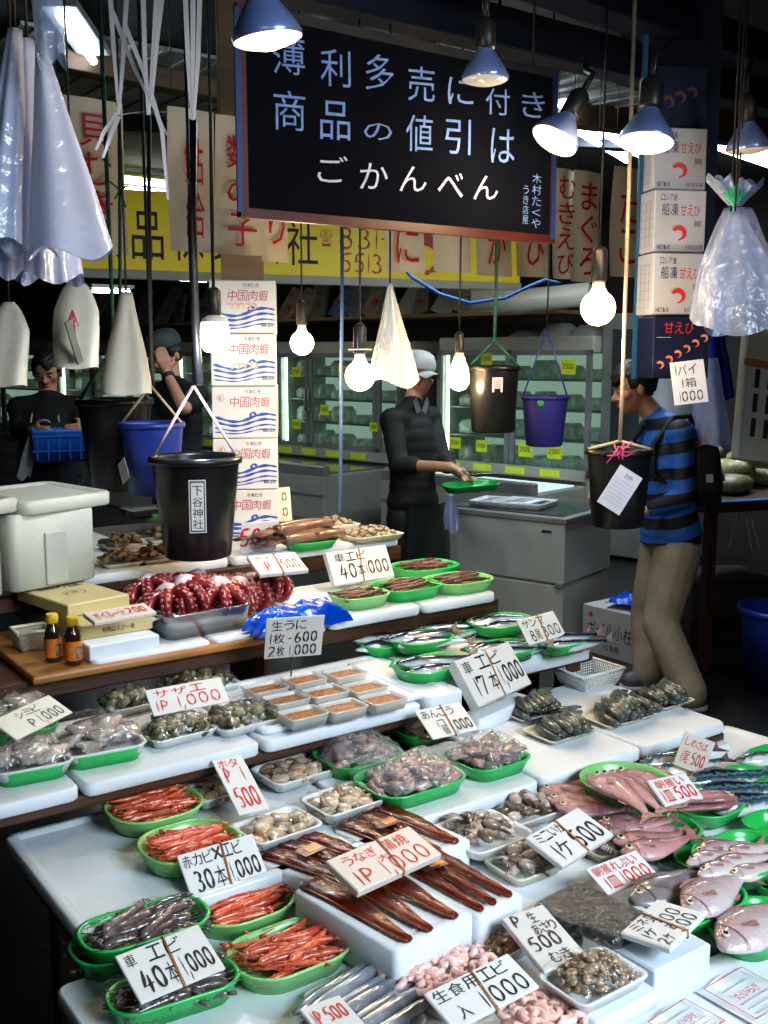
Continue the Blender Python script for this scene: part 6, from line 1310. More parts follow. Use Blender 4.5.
# ---------------- fluorescent tubes, beams
def tubelamp(x0,x1,py0,py1,t0,t1,label,n=1):
    a,b_=D(x0,py0,t0),D(x1,py1,t1); z=min(CEIL-.09,(a.z+b_.z)/2); a.z=b_.z=z; d=(b_-a); c=(a+b_)/2; an=math.atan2(d.y,d.x); e=empty('fluorescent_fixture',(c.x,c.y,z),(0,0,an),label,'light')
    q=MB(); q.box((0,0,.05),(d.length,.22 if n>1 else .14,.03),mat('fixture_white',(.4,.45,.5),.4,(.36,.4,.45),9),bev=.005); q.box((0,0,(CEIL-z+.05)/2),(.03,.03,max(.01,CEIL-z-.06)),DARK); q.build('fixture_housing',e)
    for k in range(n): q=MB(); y=(k-(n-1)/2)*.12; q.tube([(-d.length/2+.02,y,.01),(d.length/2-.02,y,.01)],.016,TUBE,8); q.build('light_tube',e)
    l=bpy.data.lights.new('tube_light','AREA'); l.shape='RECTANGLE'; l.size=d.length; l.size_y=.15; l.energy=15*d.length; l.color=(.8,.92,1); o=bpy.data.objects.new('tube_light',l); COL.objects.link(o); o.location=(c.x,c.y,z-.03); o.rotation_euler=(0,0,an)
tubelamp(548,640,95,74,5.2,6.6,'long double fluorescent light right of the blackboard',2)
tubelamp(708,800,118,106,6.0,7.0,'fluorescent light at the right edge above the clear bags',2)
tubelamp(468,548,36,62,4.4,4.9,'fluorescent light behind the top right of the blackboard',1)
tubelamp(322,380,24,8,4.2,4.9,'fluorescent light above the top middle of the blackboard',1)
tubelamp(58,92,14,-4,3.8,4.4,'fluorescent light at the top left behind the bags',1)
tubelamp(116,176,152,152,7.8,8.1,'farther fluorescent light seen between the left paper strips',1)
tubelamp(116,176,166,164,7.4,7.7,'nearer fluorescent light seen between the left paper strips',1)
tubelamp(90,132,293,292,9.0,9.2,'low fluorescent light above the left glass freezers',1)
tubelamp(176,208,281,281,9.4,9.6,'low fluorescent light left of the carton column',1)
BEAM=mat('beam_blue_black',(.012,.016,.035),.45,(.02,.025,.05),4,bump=.1); BEAMW=mat('beam_wood',(.12,.07,.04),.6,(.08,.045,.025),4,stretch=(1,6,6))
def beam(x0,y0,t0,x1,y1,t1,h,m,label,w=.09):
    a,b_=D(x0,y0,t0),D(x1,y1,t1); z=min(CEIL-h/2,(a.z+b_.z)/2); a.z=b_.z=z; d=b_-a; c=(a+b_)/2; q=MB(); q.box((0,0,0),(d.length,w,h),m,bev=.004)
    for k in(-.4,0,.4): q.box((k*d.length,0,(CEIL-z)/2+h*.25),(.04,.04,max(.01,CEIL-z-h*.5)),m)
    q.build('ceiling_beam',None,c,(0,0,math.atan2(d.y,d.x)),label,'beam')
beam(250,-30,2.55,860,120,4.2,.11,BEAM,'dark blue beam carrying the reflector lamps')
beam(400,-40,2.5,860,70,4.0,.1,BEAM,'upper dark beam crossing the top right corner',.12)
beam(500,70,5.2,900,150,6.4,.14,BEAMW,'wooden beam behind the upper fluorescent light',.1)
beam(60,45,4.4,300,-10,5.2,.12,BEAMW,'wooden beam at the top left behind the ribbons',.1)
beam(-40,118,5.6,700,128,6.3,.1,BEAM,'dark beam running behind the blackboard',.1)
PAN=mat('ceiling_panel',(.3,.33,.33),.6,(.2,.22,.22),3,bump=.3,bs=10)
for i,(x,y,t,wd,dp,lab) in enumerate(((150,30,5,1.6,1.2,'at the top left'),(360,20,5.2,1.4,1.0,'above the blackboard'),(590,60,5.6,1.6,.9,'around the upper right light'),(450,20,4.8,.8,.6,'behind the small unlit lamp'))):
    p=D(x,y,t); q=MB(); q.box((0,0,0),(wd,dp,.015),PAN); 
    for k in range(12): q.box((-wd/2+wd*(k+.5)/12,0,-.012),(.02,dp,.012),PAN)
    q.build('ceiling_panel',None,(p.x,p.y,CEIL-.02),(0,0,.1*i),'pale corrugated ceiling panel '+lab,'panel')
# ---------------- things at the right
# floor carton with black writing
fa,fb,fc=P(582,650,0),P(626,668,0),P(645,655,0)
def decob(t,w,d,h): t.text('ボイル小柱',-.42*w,.38*h,.84*w,.32*h,INKB,0,XZ(w,d),pen=0,shear=.1); t.text('北海産',-.1*w,.15*h,.3*w,.12*h,INKB,0,XZ(w,d),pen=0); t.poly([(-.4*w,.78*h),(-.3*w,.78*h),(-.35*w,.9*h)],INKR,0,XZ(w,d))
hb=.29
o,w,d=boxq('carton',(582,650),(636,666),(645,650),0,.27,mat('floor_carton_white',(.42,.42,.42),.5,(.36,.36,.36),4),'white carton with brushed black writing on the floor behind the walking man','carton',decob)
p=P(616,612,.27); b=MB(); b.sheet(lambda u,v:((u-.5)*.22,(v-.5)*.2-.02,.035+.04*math.sin(PI*u)*math.sin(PI*v)+.015*math.sin(u*14)*math.sin(v*11)-.0*(u>.7)),20,16,BLUEF); b.build('blue_bag',None,(o.location.x,o.location.y,.27),(0,0,.3),'crumpled blue plastic bag on the floor carton','plastic bag')
# blue bin
c=P(775,690,0); c=P(778,688,0); r0=.2; e=empty('blue_bin',c,(0,0,0),'round blue plastic bin on the floor at the right edge','bin'); hbn=D(778,604,(c-CAM).dot(FW)).z
BB=mat('bin_blue',(.01,.05,.32),.35,(.015,.06,.38),3)
b=MB(); b.lathe([(.001,.01),(r0*.8,.01),(r0*.82,0),(r0,hbn*.95)],BB,28,cap=False); b.lathe([(r0*.97,hbn*.96),(r0*.8,.015),(.001,.015)],BB,28,cap=False); b.build('bin_body',e); b=MB(); b.lathe([(r0*.97,hbn*.96),(r0*1.0,hbn),(r0*1.07,hbn),(r0*1.07,hbn*.93),(r0,hbn*.93)],BB,28,cap=False); b.build('rim',e)
# table with produce
tt=.9; p=P(735,492,tt); e=empty('dark_table',(p.x+.3,p.y-.1,0),(0,0,R(-15)),'dark table holding bagged produce at the right edge','table')
b=MB(); b.box((0,0,tt-.03),(1.5,.6,.05),WOOD,bev=.004); b.build('tabletop',e)
b=MB(); b.box((0,-.28,tt+.0),(1.45,.06,.006),mat('blue_tape_strip',(.03,.2,.5),.4,(.02,.15,.4),6)); b.build('blue_strip',e)
for sx_ in(-.68,.68):
    for sy in(-.25,.25): b=MB(); b.box((sx_,sy,(tt-.05)/2),(.05,.05,tt-.05),WOOD); b.build('leg',e)
PRO=mat('bagged_cabbage',(.35,.36,.15),.4,(.5,.45,.3),14,rnd=.3,bump=.4); 
for i,(px,py,s,lab) in enumerate(((700,482,1,'lowest left'),(730,486,1.1,'lowest right'),(702,466,.9,'middle left'),(735,468,1,'middle right'),(704,450,.9,'top left'),(748,458,.9,'top right'),(760,478,1,'at the right edge'))):
    z=(tt+.005,tt+.005,tt+.07,tt+.07,tt+.14,tt+.13,tt+.005)[i]; q=P(px,py+5,z); b=MB(); b.rings([[(x*k*s,y*k*s,zz*s) for x,y in rrect(.26,.18,.05,4)] for k,zz in((.85,0),(1,.02),(.98,.05),(.75,.075),(.3,.083))],PRO); o=b.build('vegetable_bag',None,(q.x,q.y,z),(0,0,.3*i),'clear bag of yellow green vegetables on the dark table, '+lab,'vegetables')
    f=MB(); f.ell((0,0,.04*s),(.15*s,.11*s,.055*s),WRAP,16,8); f.build('clear_wrap',o)
    if i==4: t=MB(); t.text('青森',-.07,-.03,.12,.05,INKR,.088*s,pen=0); t.build('lettering',o)
q=P(757,440,tt); M_=D(757,450,4.4); b=MB(); b.merge(slabmb(.2,.55,.04,FOAMO,.01,.008)); 
o=b.build('foam_board',None); o.name='foam_slab'; o.matrix_world=Matrix.Translation(D(757,395,4.3))@Matrix.Rotation(RYAW+.1,4,'Z')@Matrix.Rotation(R(82),4,'X')@Matrix.Rotation(R(-8),4,'Z'); tag(o,'tall white foam lid leaning upright at the right edge, with slots','foam board')
s=MB()
for k in range(3): s.box((-.03,-.14+.1*k,.036),(.02,.075,.004),DARK); s.box((.03,-.14+.1*k,.036),(.02,.075,.004),DARK)
s.box((0,.12,.04),(.2,.03,.003),RUBBER); s.build('slots_and_tape',o)
# white sack and blue sheet behind
bag((650,690,372),(640,712,428),5.6,mat('white_sack',(.33,.35,.34),.5,(.28,.3,.29),4),'pale white sack hanging behind the striped shirt man',3,.15,40,shape=lambda v:.6+.4*v)
bag((690,722,322),(690,734,398),5.3,mat('deep_blue_bag',(.015,.03,.2),.35,(.02,.04,.28),6,bump=.3),'deep blue plastic bag hanging right of the shrimp cartons',5,.1,41)
bag((692,718,358),(694,732,446),5.1,BAGCB,'translucent pale plastic bag under the deep blue one',5,.08,42)
# white strings under the table
for i,(x0,x1) in enumerate(((742,728),(745,752),(748,760))): hang([(x0,500,0),((x0+x1)/2,530,0),(x1,550,0)],.003,RIB,'white_string','white string dangling below the dark table, '+('left','middle','right')[i],'string',(P(745,499,.88)-CAM).dot(FW)-.03)
b=MB(); b.box((0,0,CEIL/2),(1.5,.06,CEIL),mat('brown_wall_panel',(.07,.035,.02),.7,(.04,.02,.012),4,stretch=(8,1,1))); p=D(790,500,9.3); b.build('wooden_partition',None,(p.x,p.y,0),(0,0,RYAW),'dark brown wooden partition behind the produce table','partition')
b=MB(); b.box((0,0,.2),(.5,.4,.4),mat('dark_crate',(.04,.025,.015),.7,(.03,.02,.01),5),bev=.01)
for k in range(3): b.box((0,-.203,.07+.12*k),(.5,.006,.05),mat('dark_crate_slat',(.055,.035,.02),.7,(.04,.025,.015),5))
p=P(700,650,0); b.build('wooden_crate',None,(p.x+.25,p.y+.1,0),(0,0,RYAW),'dark wooden crate in the shadow under the produce table','crate')
# ---------------- people
import bmesh
SKIN=mat('skin',(.5,.27,.17),.5,(.44,.22,.14),9,bump=.03); HAIRM=mat('black_hair',(.01,.008,.008),.45,(.02,.016,.014),30,bump=.4,bs=60)
LIPM=mat('lips',(.35,.13,.1),.5,(.3,.1,.08),9); EYW=mat('eye_white',(.5,.48,.45),.3,(.45,.43,.4),9)
def frame(f,u):
    f=Vector(f).normalized(); u=Vector(u); s=f.cross(u).normalized(); u=s.cross(f).normalized(); return s,f,u    # s = person's right
def mixm(s,f,u,c): return Matrix(((s.x,f.x,u.x,c.x),(s.y,f.y,u.y,c.y),(s.z,f.z,u.z,c.z),(0,0,0,1)))
def hand(b,wr,d,pn,grip=.5,side=1,sc=1.0):
    # wr wrist, d direction of the fingers, pn palm normal, side +1: thumb towards d x pn
    d=Vector(d).normalized(); pn=Vector(pn); pn=(pn-d*pn.dot(d)).normalized(); t=d.cross(pn)*side
    for k in(-1,0,1): b.cap(wr+d*.012,wr+d*.078*sc+t*k*.026,.02,.017,SKIN,8)
    for k,l in zip((-1.5,-.5,.5,1.5),(.055,.07,.074,.066)):
        a=wr+d*.08*sc+t*k*.0195; l1=l*.45*sc; q=a; ang=0
        for seg,r0 in ((l*.48,.0095),(l*.32,.0088),(l*.28,.0078)):
            ang+=grip*.75; v=d*math.cos(ang)+pn*math.sin(ang); n=q+v*seg*sc; b.cap(q,n,r0,r0*.92,SKIN,7); q=n
    q=wr+d*.025+t*.022; v=(d*.6+t*.75+pn*.25*grip).normalized(); n=q+v*.04*sc; b.cap(q,n,.0125,.011,SKIN,7); v=(d*.9+t*.3+pn*grip*.7).normalized(); b.cap(n,n+v*.032*sc,.0105,.009,SKIN,7)
def headparts(b,c,f,u,sc=1.0,mats=None):
    s,f,u=frame(f,u); M=mixm(s,f,u,c)@Matrix.Scale(sc,4)
    b.ell((0,-.012,.03),(.074,.093,.088),SKIN,20,14,M); b.ell((0,.018,-.03),(.058,.062,.075),SKIN,18,12,M); b.ell((0,.045,-.082),(.026,.026,.022),SKIN,12,8,M)
    b.ell((0,.062,.022),(.052,.022,.014),SKIN,14,8,M)       # brow
    b.cap(M@Vector((0,.073,.012)),M@Vector((0,.1,-.022)),.009*sc,.013*sc,SKIN,8)
    for k in(-1,1):
        b.ell((k*.013,.088,-.027),(.009,.011,.008),SKIN,8,6,M); b.ell((k*.077,-.008,-.005),(.01,.02,.032),SKIN,10,8,M); b.ell((k*.042,.05,-.015),(.024,.022,.022),SKIN,10,8,M)
    b.ell((0,.078,-.052),(.024,.012,.009),SKIN,10,6,M); b.ell((0,.074,-.063),(.02,.012,.008),SKIN,10,6,M)
    return M
def headkids(root,M,hair=True,hairlow=-.03,fringe=.055):
    for k in(-1,1):
        e=MB(); e.ell((k*.031,.073,.006),(.013,.008,.0055),EYW,10,6,M); e.ell((k*.031,.0805,.006),(.0055,.003,.005),EYEM,8,5,M); e.build('eye',root)
        e=MB(); e.tube([M@Vector((k*.015,.087,.025)),M@Vector((k*.032,.085,.03)),M@Vector((k*.05,.074,.026))],[.002,.0035,.002],HAIRM,5); e.build('eyebrow',root)
    e=MB(); e.tube([M@Vector((-.023,.081,-.057)),M@Vector((-.008,.0895,-.0555)),M@Vector((.008,.0895,-.0555)),M@Vector((.023,.081,-.057))],[.002,.0035,.0035,.002],LIPM,5); e.build('mouth',root)
    if hair:
        h=MB(); rs=[]; n=40
        for i in range(25):
            a=PI/2-PI*.82*i/24; q=[]
            for j in range(n):
                th=2*PI*j/n; v=Vector((math.cos(a)*math.cos(th),math.cos(a)*math.sin(th),math.sin(a))); p=Vector((v.x*.084,v.y*.106-.014,v.z*.1+.034))
                face=(p.y>.035 and p.z<fringe+.02*math.sin(p.x*60)) or (abs(p.x)>.05 and p.y>.0 and p.z<.0) or p.z<hairlow-.04*max(0,-v.y)
                k=.8 if face else 1.0+.035*math.sin(j*2.3+i)+.03*math.sin(i*1.9+j*.7)
                q.append((p.x*k,(p.y+.014)*k-.014,(p.z-.034)*k+.034))
            rs.append(q)
        h.rings(rs,HAIRM,M=M); h.build('hair',root)
def limb(b,pts,rs,m=None,n=12):
    for i in range(len(pts)-1): b.cap(pts[i],pts[i+1],rs[i],rs[i+1],m or SKIN,n)
def torso(b,J,m,g=0):
    s,f,u=J['ax']; 
    ch=(J['shl']+J['shr'])/2; pv=J['pel']; 
    for k,(w,d) in zip([i/9 for i in range(10)],((.12,.07),(.15,.09),(.16,.105),(.16,.11),(.152,.108),(.142,.105),(.14,.104),(.145,.108),(.153,.112),(.158,.116))):
        c=ch.lerp(pv,k); x=(ch-pv).normalized(); yy=f-x*f.dot(x); yy.normalize(); ss=yy.cross(x)
        b.ell((0,0,0),(w+g,d*J.get('deep',1)+g,.1),m,16,10,mixm(ss,yy,x,c))
    b.cap(J['shl'],J['shr'],.06+g,.06+g,m,12); b.cap(ch-f*.01,J['neck'],.08+g,.056+(g*.2),m,12)
    for k in 'lr': b.cap(J['sh'+k].lerp(ch,.25),ch.lerp(J['neck'],.75),.055+g,.05+g*.4,m,10)
def person(label,J,shirt,pants,sleeve='long',shoe=None,hair=True,legs=True,hands=None,hsc=1.0,fringe=.055,untuck=0):
    s,f,u=J['ax']; b=MB(); torso(b,J,SKIN)
    b.cap(J['neck'],J['head']-J['hu']*.05-Vector(J['hf'])*.02,.055,.05,SKIN,12)
    M=headparts(b,J['head'],J['hf'],J['hu'],hsc)
    for k in 'lr':
        limb(b,[J['sh'+k],J['el'+k],J['wr'+k]],[.046,.037,.027]); h=hands[k]; hand(b,J['wr'+k],h[0],h[1],h[2],h[3])
        limb(b,[J['hip'+k],J['kn'+k],J['an'+k]],[.085,.056,.04]); b.cap(J['an'+k]+Vector((0,0,-.03)),J['toe'+k],.038,.03,SKIN,10)
    root=blob(b,'person',.0085,2,SKIN,label=label,cat='person')
    headkids(root,M,hair,fringe=fringe)
    c=MB(); torso(c,J,shirt,.014)
    for k in 'lr':
        if sleeve=='long': limb(c,[J['sh'+k],J['el'+k],J['el'+k].lerp(J['wr'+k],.8)],[.064,.052,.043],shirt)
        elif sleeve=='rolled': limb(c,[J['sh'+k],J['el'+k],J['el'+k].lerp(J['wr'+k],.3)],[.068,.056,.052],shirt)
        else: limb(c,[J['sh'+k],J['sh'+k].lerp(J['el'+k],.7)],[.064,.058],shirt)
    x=(J['pel']-(J['shl']+J['shr'])/2).normalized()
    for q in(-.04,.04,.12): c.ell((0,0,0),(.182,.132*J.get('deep',1),.1),shirt,20,12,mixm(s,f,u,J['pel']+x*q*.6-Z*max(0,q)*.6))
    sh=blob(c,'shirt',.011,7,shirt,root)
    bm=bmesh.new(); bm.from_mesh(sh.data); cut=J['pel']+x*.0-Z*untuck; geom=[*bm.verts,*bm.edges,*bm.faces]
    wr=[J['wr'+k] for k in 'lr']
    near=[v for v in bm.verts if (v.co-J['pel']).length<.32 and all((v.co-q).length>.12 for q in wr)]
    fs=[e_ for e_ in geom if all((v.co-J['pel']).length<.4 for v in (getattr(e_,'verts',None) or [e_]))]
    bmesh.ops.bisect_plane(bm,geom=fs,plane_co=cut,plane_no=(x*.5+Z*-.5).normalized(),clear_outer=True); bm.to_mesh(sh.data); bm.free()
    p=MB(); p.ell((0,0,0),(.165,.12,.1),pants,16,10,mixm(s,f,u,J['pel']+Vector((0,0,-.03))))
    for k in 'lr': limb(p,[J['hip'+k],J['kn'+k],J['an'+k]+Vector((0,0,-.015))],J.get('legr',[.1,.078,.07]),pants)
    blob(p,'trousers',.012,3,pants,root)
    for k in 'lr':
        q=MB(); a=J['an'+k]; t=J['toe'+k]; g=Vector((0,0,0)); d=(t-a); d.z=0; d.normalize()
        q.cap(a+Vector((0,0,-.04)),t,.05,.042,shoe,12); q.cap(a-d*.045+Vector((0,0,-.055)),a+Vector((0,0,-.03)),.04,.045,shoe,12); q2=blob(q,'shoe',.009,2,shoe,root)
        w=MB(); zb=min(a.z-.09,t.z-.035); n_s=[(a-d*.09),(t+d*.045)]; sd=Vector((-d.y,d.x,0))
        w.rings([[tuple((n_s[0]+n_s[1])/2*0+((a-d*.02)+(t-a+d*.0)*.5)*1+d*(px)+sd*py+Vector((0,0,-(((a-d*.02)+(t-a)*.5).z)+zz))) for px,py in rrect((t-a).length+.12,.09,.04,4)] for zz in(.002,.022)],mat('shoe_sole',(.5,.5,.5),.6,(.4,.4,.4),9)); w.build('shoe_sole',q2)
    return root,M
def stripe_mat():
    m=mat('striped_knit',(.02,.13,.5),.7,bump=.05,bs=60); nt=m.node_tree;N=nt.nodes;L=nt.links; b=N['Principled BSDF']; tc=N.new('ShaderNodeTexCoord'); sx=N.new('ShaderNodeSeparateXYZ'); L.new(tc.outputs['Object'],sx.inputs[0])
    # tilt the stripes with the leaning back
    d=N.new('ShaderNodeVectorMath'); d.operation='DOT_PRODUCT'; dv=(RT*-.22+Vector((0,0,1))); d.inputs[1].default_value=dv; L.new(tc.outputs['Object'],d.inputs[0])
    nz=N.new('ShaderNodeTexNoise'); nz.inputs['Scale'].default_value=6; L.new(tc.outputs['Object'],nz.inputs['Vector']); ma=N.new('ShaderNodeMath'); ma.operation='MULTIPLY_ADD'; ma.inputs[1].default_value=.03; L.new(nz.outputs['Fac'],ma.inputs[0]); L.new(d.outputs['Value'],ma.inputs[2])
    w=N.new('ShaderNodeMath'); w.operation='MULTIPLY'; w.inputs[1].default_value=1/.118; L.new(ma.outputs[0],w.inputs[0]); fr=N.new('ShaderNodeMath'); fr.operation='FRACT'; L.new(w.outputs[0],fr.inputs[0]); g=N.new('ShaderNodeMath'); g.operation='GREATER_THAN'; g.inputs[1].default_value=.54; L.new(fr.outputs[0],g.inputs[0])
    mx=N.new('ShaderNodeMix'); mx.data_type='RGBA'; mx.inputs[6].default_value=(.02,.12,.42,1); mx.inputs[7].default_value=(.006,.007,.012,1); L.new(g.outputs[0],mx.inputs[0]); L.new(mx.outputs[2],b.inputs['Base Color']); return m
Z=Vector((0,0,1)); LFT=-RT
# man in the striped shirt, walking to the left
def J_striped():
    T=5.2; J={}
    fdir=(LFT+FH*-.12).normalized(); sN=-FH   # near side of the body (his left)
    J['ax']=frame(fdir,Z); sR=J['ax'][0]
    near=-sR
    J['deep']=1.12; J['legr']=[.115,.088,.082]; c=D(669,432,T); J['shl']=c+near*.15+LFT*.0; J['shr']=c-near*.15+LFT*.03; J['neck']=D(654,415,T); J['head']=D(633,389,T); J['hf']=(LFT+Z*-.28+FORW*.12).normalized(); J['hu']=(Z+LFT*.25).normalized()
    J['pel']=D(671,536,T); J['ell']=D(668,492,T)+near*.2; J['wrl']=D(633,506,T)+near*.17; J['elr']=D(652,490,T)-near*.16; J['wrr']=D(615,500,T)-near*.05
    J['hipl']=D(670,553,T)+near*.085; J['hipr']=D(669,553,T)-near*.085
    al=P(690,689,.1); ar=P(649,669,.1); 
    J['anl']=al; J['anr']=ar; J['knl']=D(658,622,T-.08)+near*.03; J['knr']=D(652,615,T+.08)-near*.06
    J['toel']=al+fdir*.1+Vector((0,0,-.055)); J['toer']=ar+fdir*.1+Vector((0,0,-.055)); J['toel']=al+fdir*.13+Vector((0,0,-.055))
    return J
J=J_striped(); KH=mat('khaki_cloth',(.33,.28,.21),.8,(.24,.2,.15),7,bump=.5,bs=9); SHO=mat('grey_shoe',(.06,.065,.08),.5,(.1,.1,.12),9); STRM=stripe_mat()
r,M=person('man in a blue and black striped shirt and khaki trousers walking left with a backpack',J,STRM,KH,'long',SHO,True,hands=dict(l=(LFT+Z*-.1,FH*1.0,.7,1),r=(LFT,FORW,.7,-1)),fringe=.05,untuck=.03,hsc=1.1)
# his backpack
bc=(J['shl']+J['shr'])/2; J0=J
BPM=mat('black_backpack',(.012,.012,.015),.6,(.02,.02,.024),8,bump=.1); q=MB(); cb=bc.lerp(J['pel'],.3)-J['ax'][1]*.15; s_,f_,u_=J['ax']; up=(bc-J['pel']).normalized()
Mb=mixm(s_,f_,up,cb); 
def bpfn():
    rs=[]
    for k,(w,d) in zip((-.2,-.19,-.1,.05,.14,.2,.225),((.2,.1),(.26,.15),(.28,.17),(.27,.16),(.24,.14),(.16,.1),(.06,.05))): rs.append([(x,y,k) for x,y in rrect(w,d,.045,5)])
    return rs
q.rings(bpfn(),BPM,M=Mb); bp=q.build('backpack',None,None,None,'black backpack on the back of the man in the striped shirt','backpack')
q=MB(); q.box((-.1,-.086,-.06),(.05,.004,.04),TAG,Mb); q.box((-.145,-.0,-.06),(.004,.035,.04),TAG,Mb); q.build('logo_patch',bp)
for sd,sh in ((-1,J['shl']),(1,J['shr'])):
    q=MB(); a=sh.lerp(bc,.25)
    q.tube([Mb@Vector((sd*.09,.05,.19)),a+Z*.085-f_*.06,a+Z*.08+f_*.02,a+f_*.12-up*.05,a+f_*.13-up*.2,Mb@Vector((sd*.15,.09,-.15))],.014,BPM,7); q.build('shoulder_strap',bp)
# man in the pale cap behind the stall
def J_cap():
    T=5.95; J={}; fdir=(RT*.75+FORW*.6).normalized(); J['ax']=frame(fdir,Z); sR=J['ax'][0]; lat=sR
    J['head']=D(419,377,T); J['hf']=(RT*.6+FORW*.8+Z*-.12).normalized(); J['hu']=(Z+RT*.1).normalized(); J['neck']=D(413,402,T)
    c=D(411,419,T+.02); J['shr']=c+lat*.175; J['shl']=c-lat*.175
    # his right arm is the one nearer the camera's left
    J['pel']=D(413,505,T+.05); J['elr']=D(399,465,T-.2); J['wrr']=D(449,467,T-.38); J['ell']=D(442,462,T+.05); J['wrl']=D(462,474,T-.2)
    g=Vector((J['pel'].x,J['pel'].y,0)); 
    for k,sg in(('l',-1),('r',1)):
        J['hip'+k]=J['pel']+lat*sg*.09-Z*.06; an=g+lat*sg*.12+Z*.1-fdir*.05; J['an'+k]=an; J['kn'+k]=(J['hip'+k]+an)/2+fdir*.03; J['toe'+k]=an+fdir*.13-Z*.055
    return J
J=J_cap(); JK=mat('dark_jacket',(.006,.0065,.006),.75,(.014,.014,.013),8,bump=.25,bs=14); DPT=mat('dark_trousers',(.01,.012,.012),.6,(.018,.02,.02),6); BOOT=mat('rubber_boot',(.02,.02,.02),.3,(.03,.03,.03),8)
r,M=person('man in a pale cap and dark jacket handling fish on a green tray',J,JK,DPT,'rolled',BOOT,True,hands=dict(l=(RT*.6+Z*-.3+FORW*.5,Z*-1,.5,-1),r=(RT+Z*-.28,Z*-1,.45,-1)),untuck=.1)
CAPM=mat('pale_cap',(.45,.46,.43),.6,(.38,.39,.37),8); q=MB(); q.rings([[(math.cos(2*PI*j/24)*.086*w,math.sin(2*PI*j/24)*.107*w-.012,z) for j in range(24)] for w,z in((1.0,.045),(1.02,.06),(.98,.095),(.8,.128),(.45,.147),(.08,.152))],CAPM,M=M)
q.sheet(lambda u_,v_:((u_-.5)*.14*(1-.25*v_),.075+.085*v_*math.sin(PI*(.2+.6*u_)),.05-.012*v_-.03*(u_-.5)**2*4),10,6,CAPM,M=M); q.sheet(lambda u_,v_:((u_-.5)*.14*(1-.25*v_),.075+.085*v_*math.sin(PI*(.2+.6*u_)),.047-.012*v_-.03*(u_-.5)**2*4),10,6,CAPM,M=M); q.build('cap',r)
q=MB(); 
for sg in(-1,1): q.add([tuple(J['neck']+J['ax'][1]*.06+J['ax'][0]*sg*a+Z*b_) for a,b_ in((.0,-.05),(.05,.035),(.075,.0),(.04,-.07))],[(0,1,2,3)],mat('grey_collar',(.2,.22,.25),.6,(.16,.18,.2),9),False)
q.build('shirt_collar',r)
APR=mat('dark_apron',(.012,.02,.018),.35,(.02,.03,.028),5,bump=.1); APG=mat('green_apron',(.01,.05,.035),.3,(.015,.07,.05),5)
def apron(J,root,m,w=.36,top=.45,bot=-.5,off=.15):
    s,f,u=J['ax']; q=MB(); M_=mixm(s,f,Z,J['pel'])
    for o in(0,.004): q.sheet(lambda a,b_:((a-.5)*w*(1-.35*max(0,b_-.6)),off+o-.06*(2*abs(a-.5))**2+.02*(1-b_)*math.sin(a*9),bot+(top-bot)*b_),14,16,m,M=M_)
    q.build('apron',root)
apron(J,r,APR,.42,.02,-.62,.17)
# green tray and dark fish in his hands, white bag at his side
p=D(470,487,5.55); o=traymb(.3,.17,.035,GREEN,.003,.02,.06,.006,6).build('green_dish',None,D(471,490,5.5),(R(3),R(-3),R(-20)),'green tray held over the chest freezer by the man in the cap','dish')
spawn(fish_proto('dark_fish',mat('dark_fish_skin',(.03,.04,.04),.2,(.05,.06,.06),9),.27,.058,.038,'mid'),TM(D(484,479,5.5)+Z*.01,R(-15))@Matrix.Scale(.75,4),'dark fish lying on the held green tray','fish')
bag((448,452,494),(444,460,530),5.7,BAGCB,'crumpled clear bag hanging at the side of the man in the cap',5,.05,60,shape=lambda v:min(1,.4+v),hang_=False)
# left man with the blue crate
def J_left(T,head,neck,shc,pel,elr,wrr,ell,wrl,fdir,hf,hu=None,half=.165):
    J={}; J['ax']=frame(fdir,Z); sR=J['ax'][0]; J['head']=D(*head,T); J['hf']=Vector(hf).normalized(); J['hu']=Vector(hu or (0,0,1)).normalized(); J['neck']=D(*neck,T)
    c=D(*shc,T); J['shr']=c+sR*half; J['shl']=c-sR*half; J['pel']=D(*pel,T)
    J['elr']=D(*elr); J['wrr']=D(*wrr); J['ell']=D(*ell); J['wrl']=D(*wrl); g=Vector((J['pel'].x,J['pel'].y,0)); fd=J['ax'][1]
    for k,sg in(('l',-1),('r',1)):
        J['hip'+k]=J['pel']+sR*sg*.09-Z*.06; an=g+sR*sg*.12+Z*.1; J['an'+k]=an; J['kn'+k]=(J['hip'+k]+an)/2+fd*.03; J['toe'+k]=an+fd*.13-Z*.055
    return J
T=6.1; fd=(FORW+RT*.12).normalized()
J=J_left(T,(47,372),(48,396),(49,408),(51,478),(19,432,T-.05),(34,431,T-.32),(81,428,T-.05),(88,429,T-.32),fd,FORW*.9+RT*.1-Z*.35)
TEE=mat('black_tee',(.006,.007,.008),.8,(.012,.013,.014),8,bump=.08)
r,M=person('man in a black shirt and apron carrying a blue crate at the left',J,TEE,DPT,'long',BOOT,True,hands=dict(r=(fd*.8+RT*.5,RT,.6,1),l=(fd*.8-RT*.5,-RT,.6,-1)),fringe=.06)
apron(J,r,mat('navy_apron',(.015,.022,.03),.5,(.02,.03,.04),6),.34,.33,-.62,.16)
q=MB(); s,f,u=J['ax']; 
for sg in(-1,1): q.tube([J['neck']+s*sg*.06+f*.03,J['neck']+s*sg*.075+f*.12-Z*.12,J['neck']+s*sg*.09+f*.14-Z*.24],.006,CREAMC,5)
q.build('apron_strap',r)
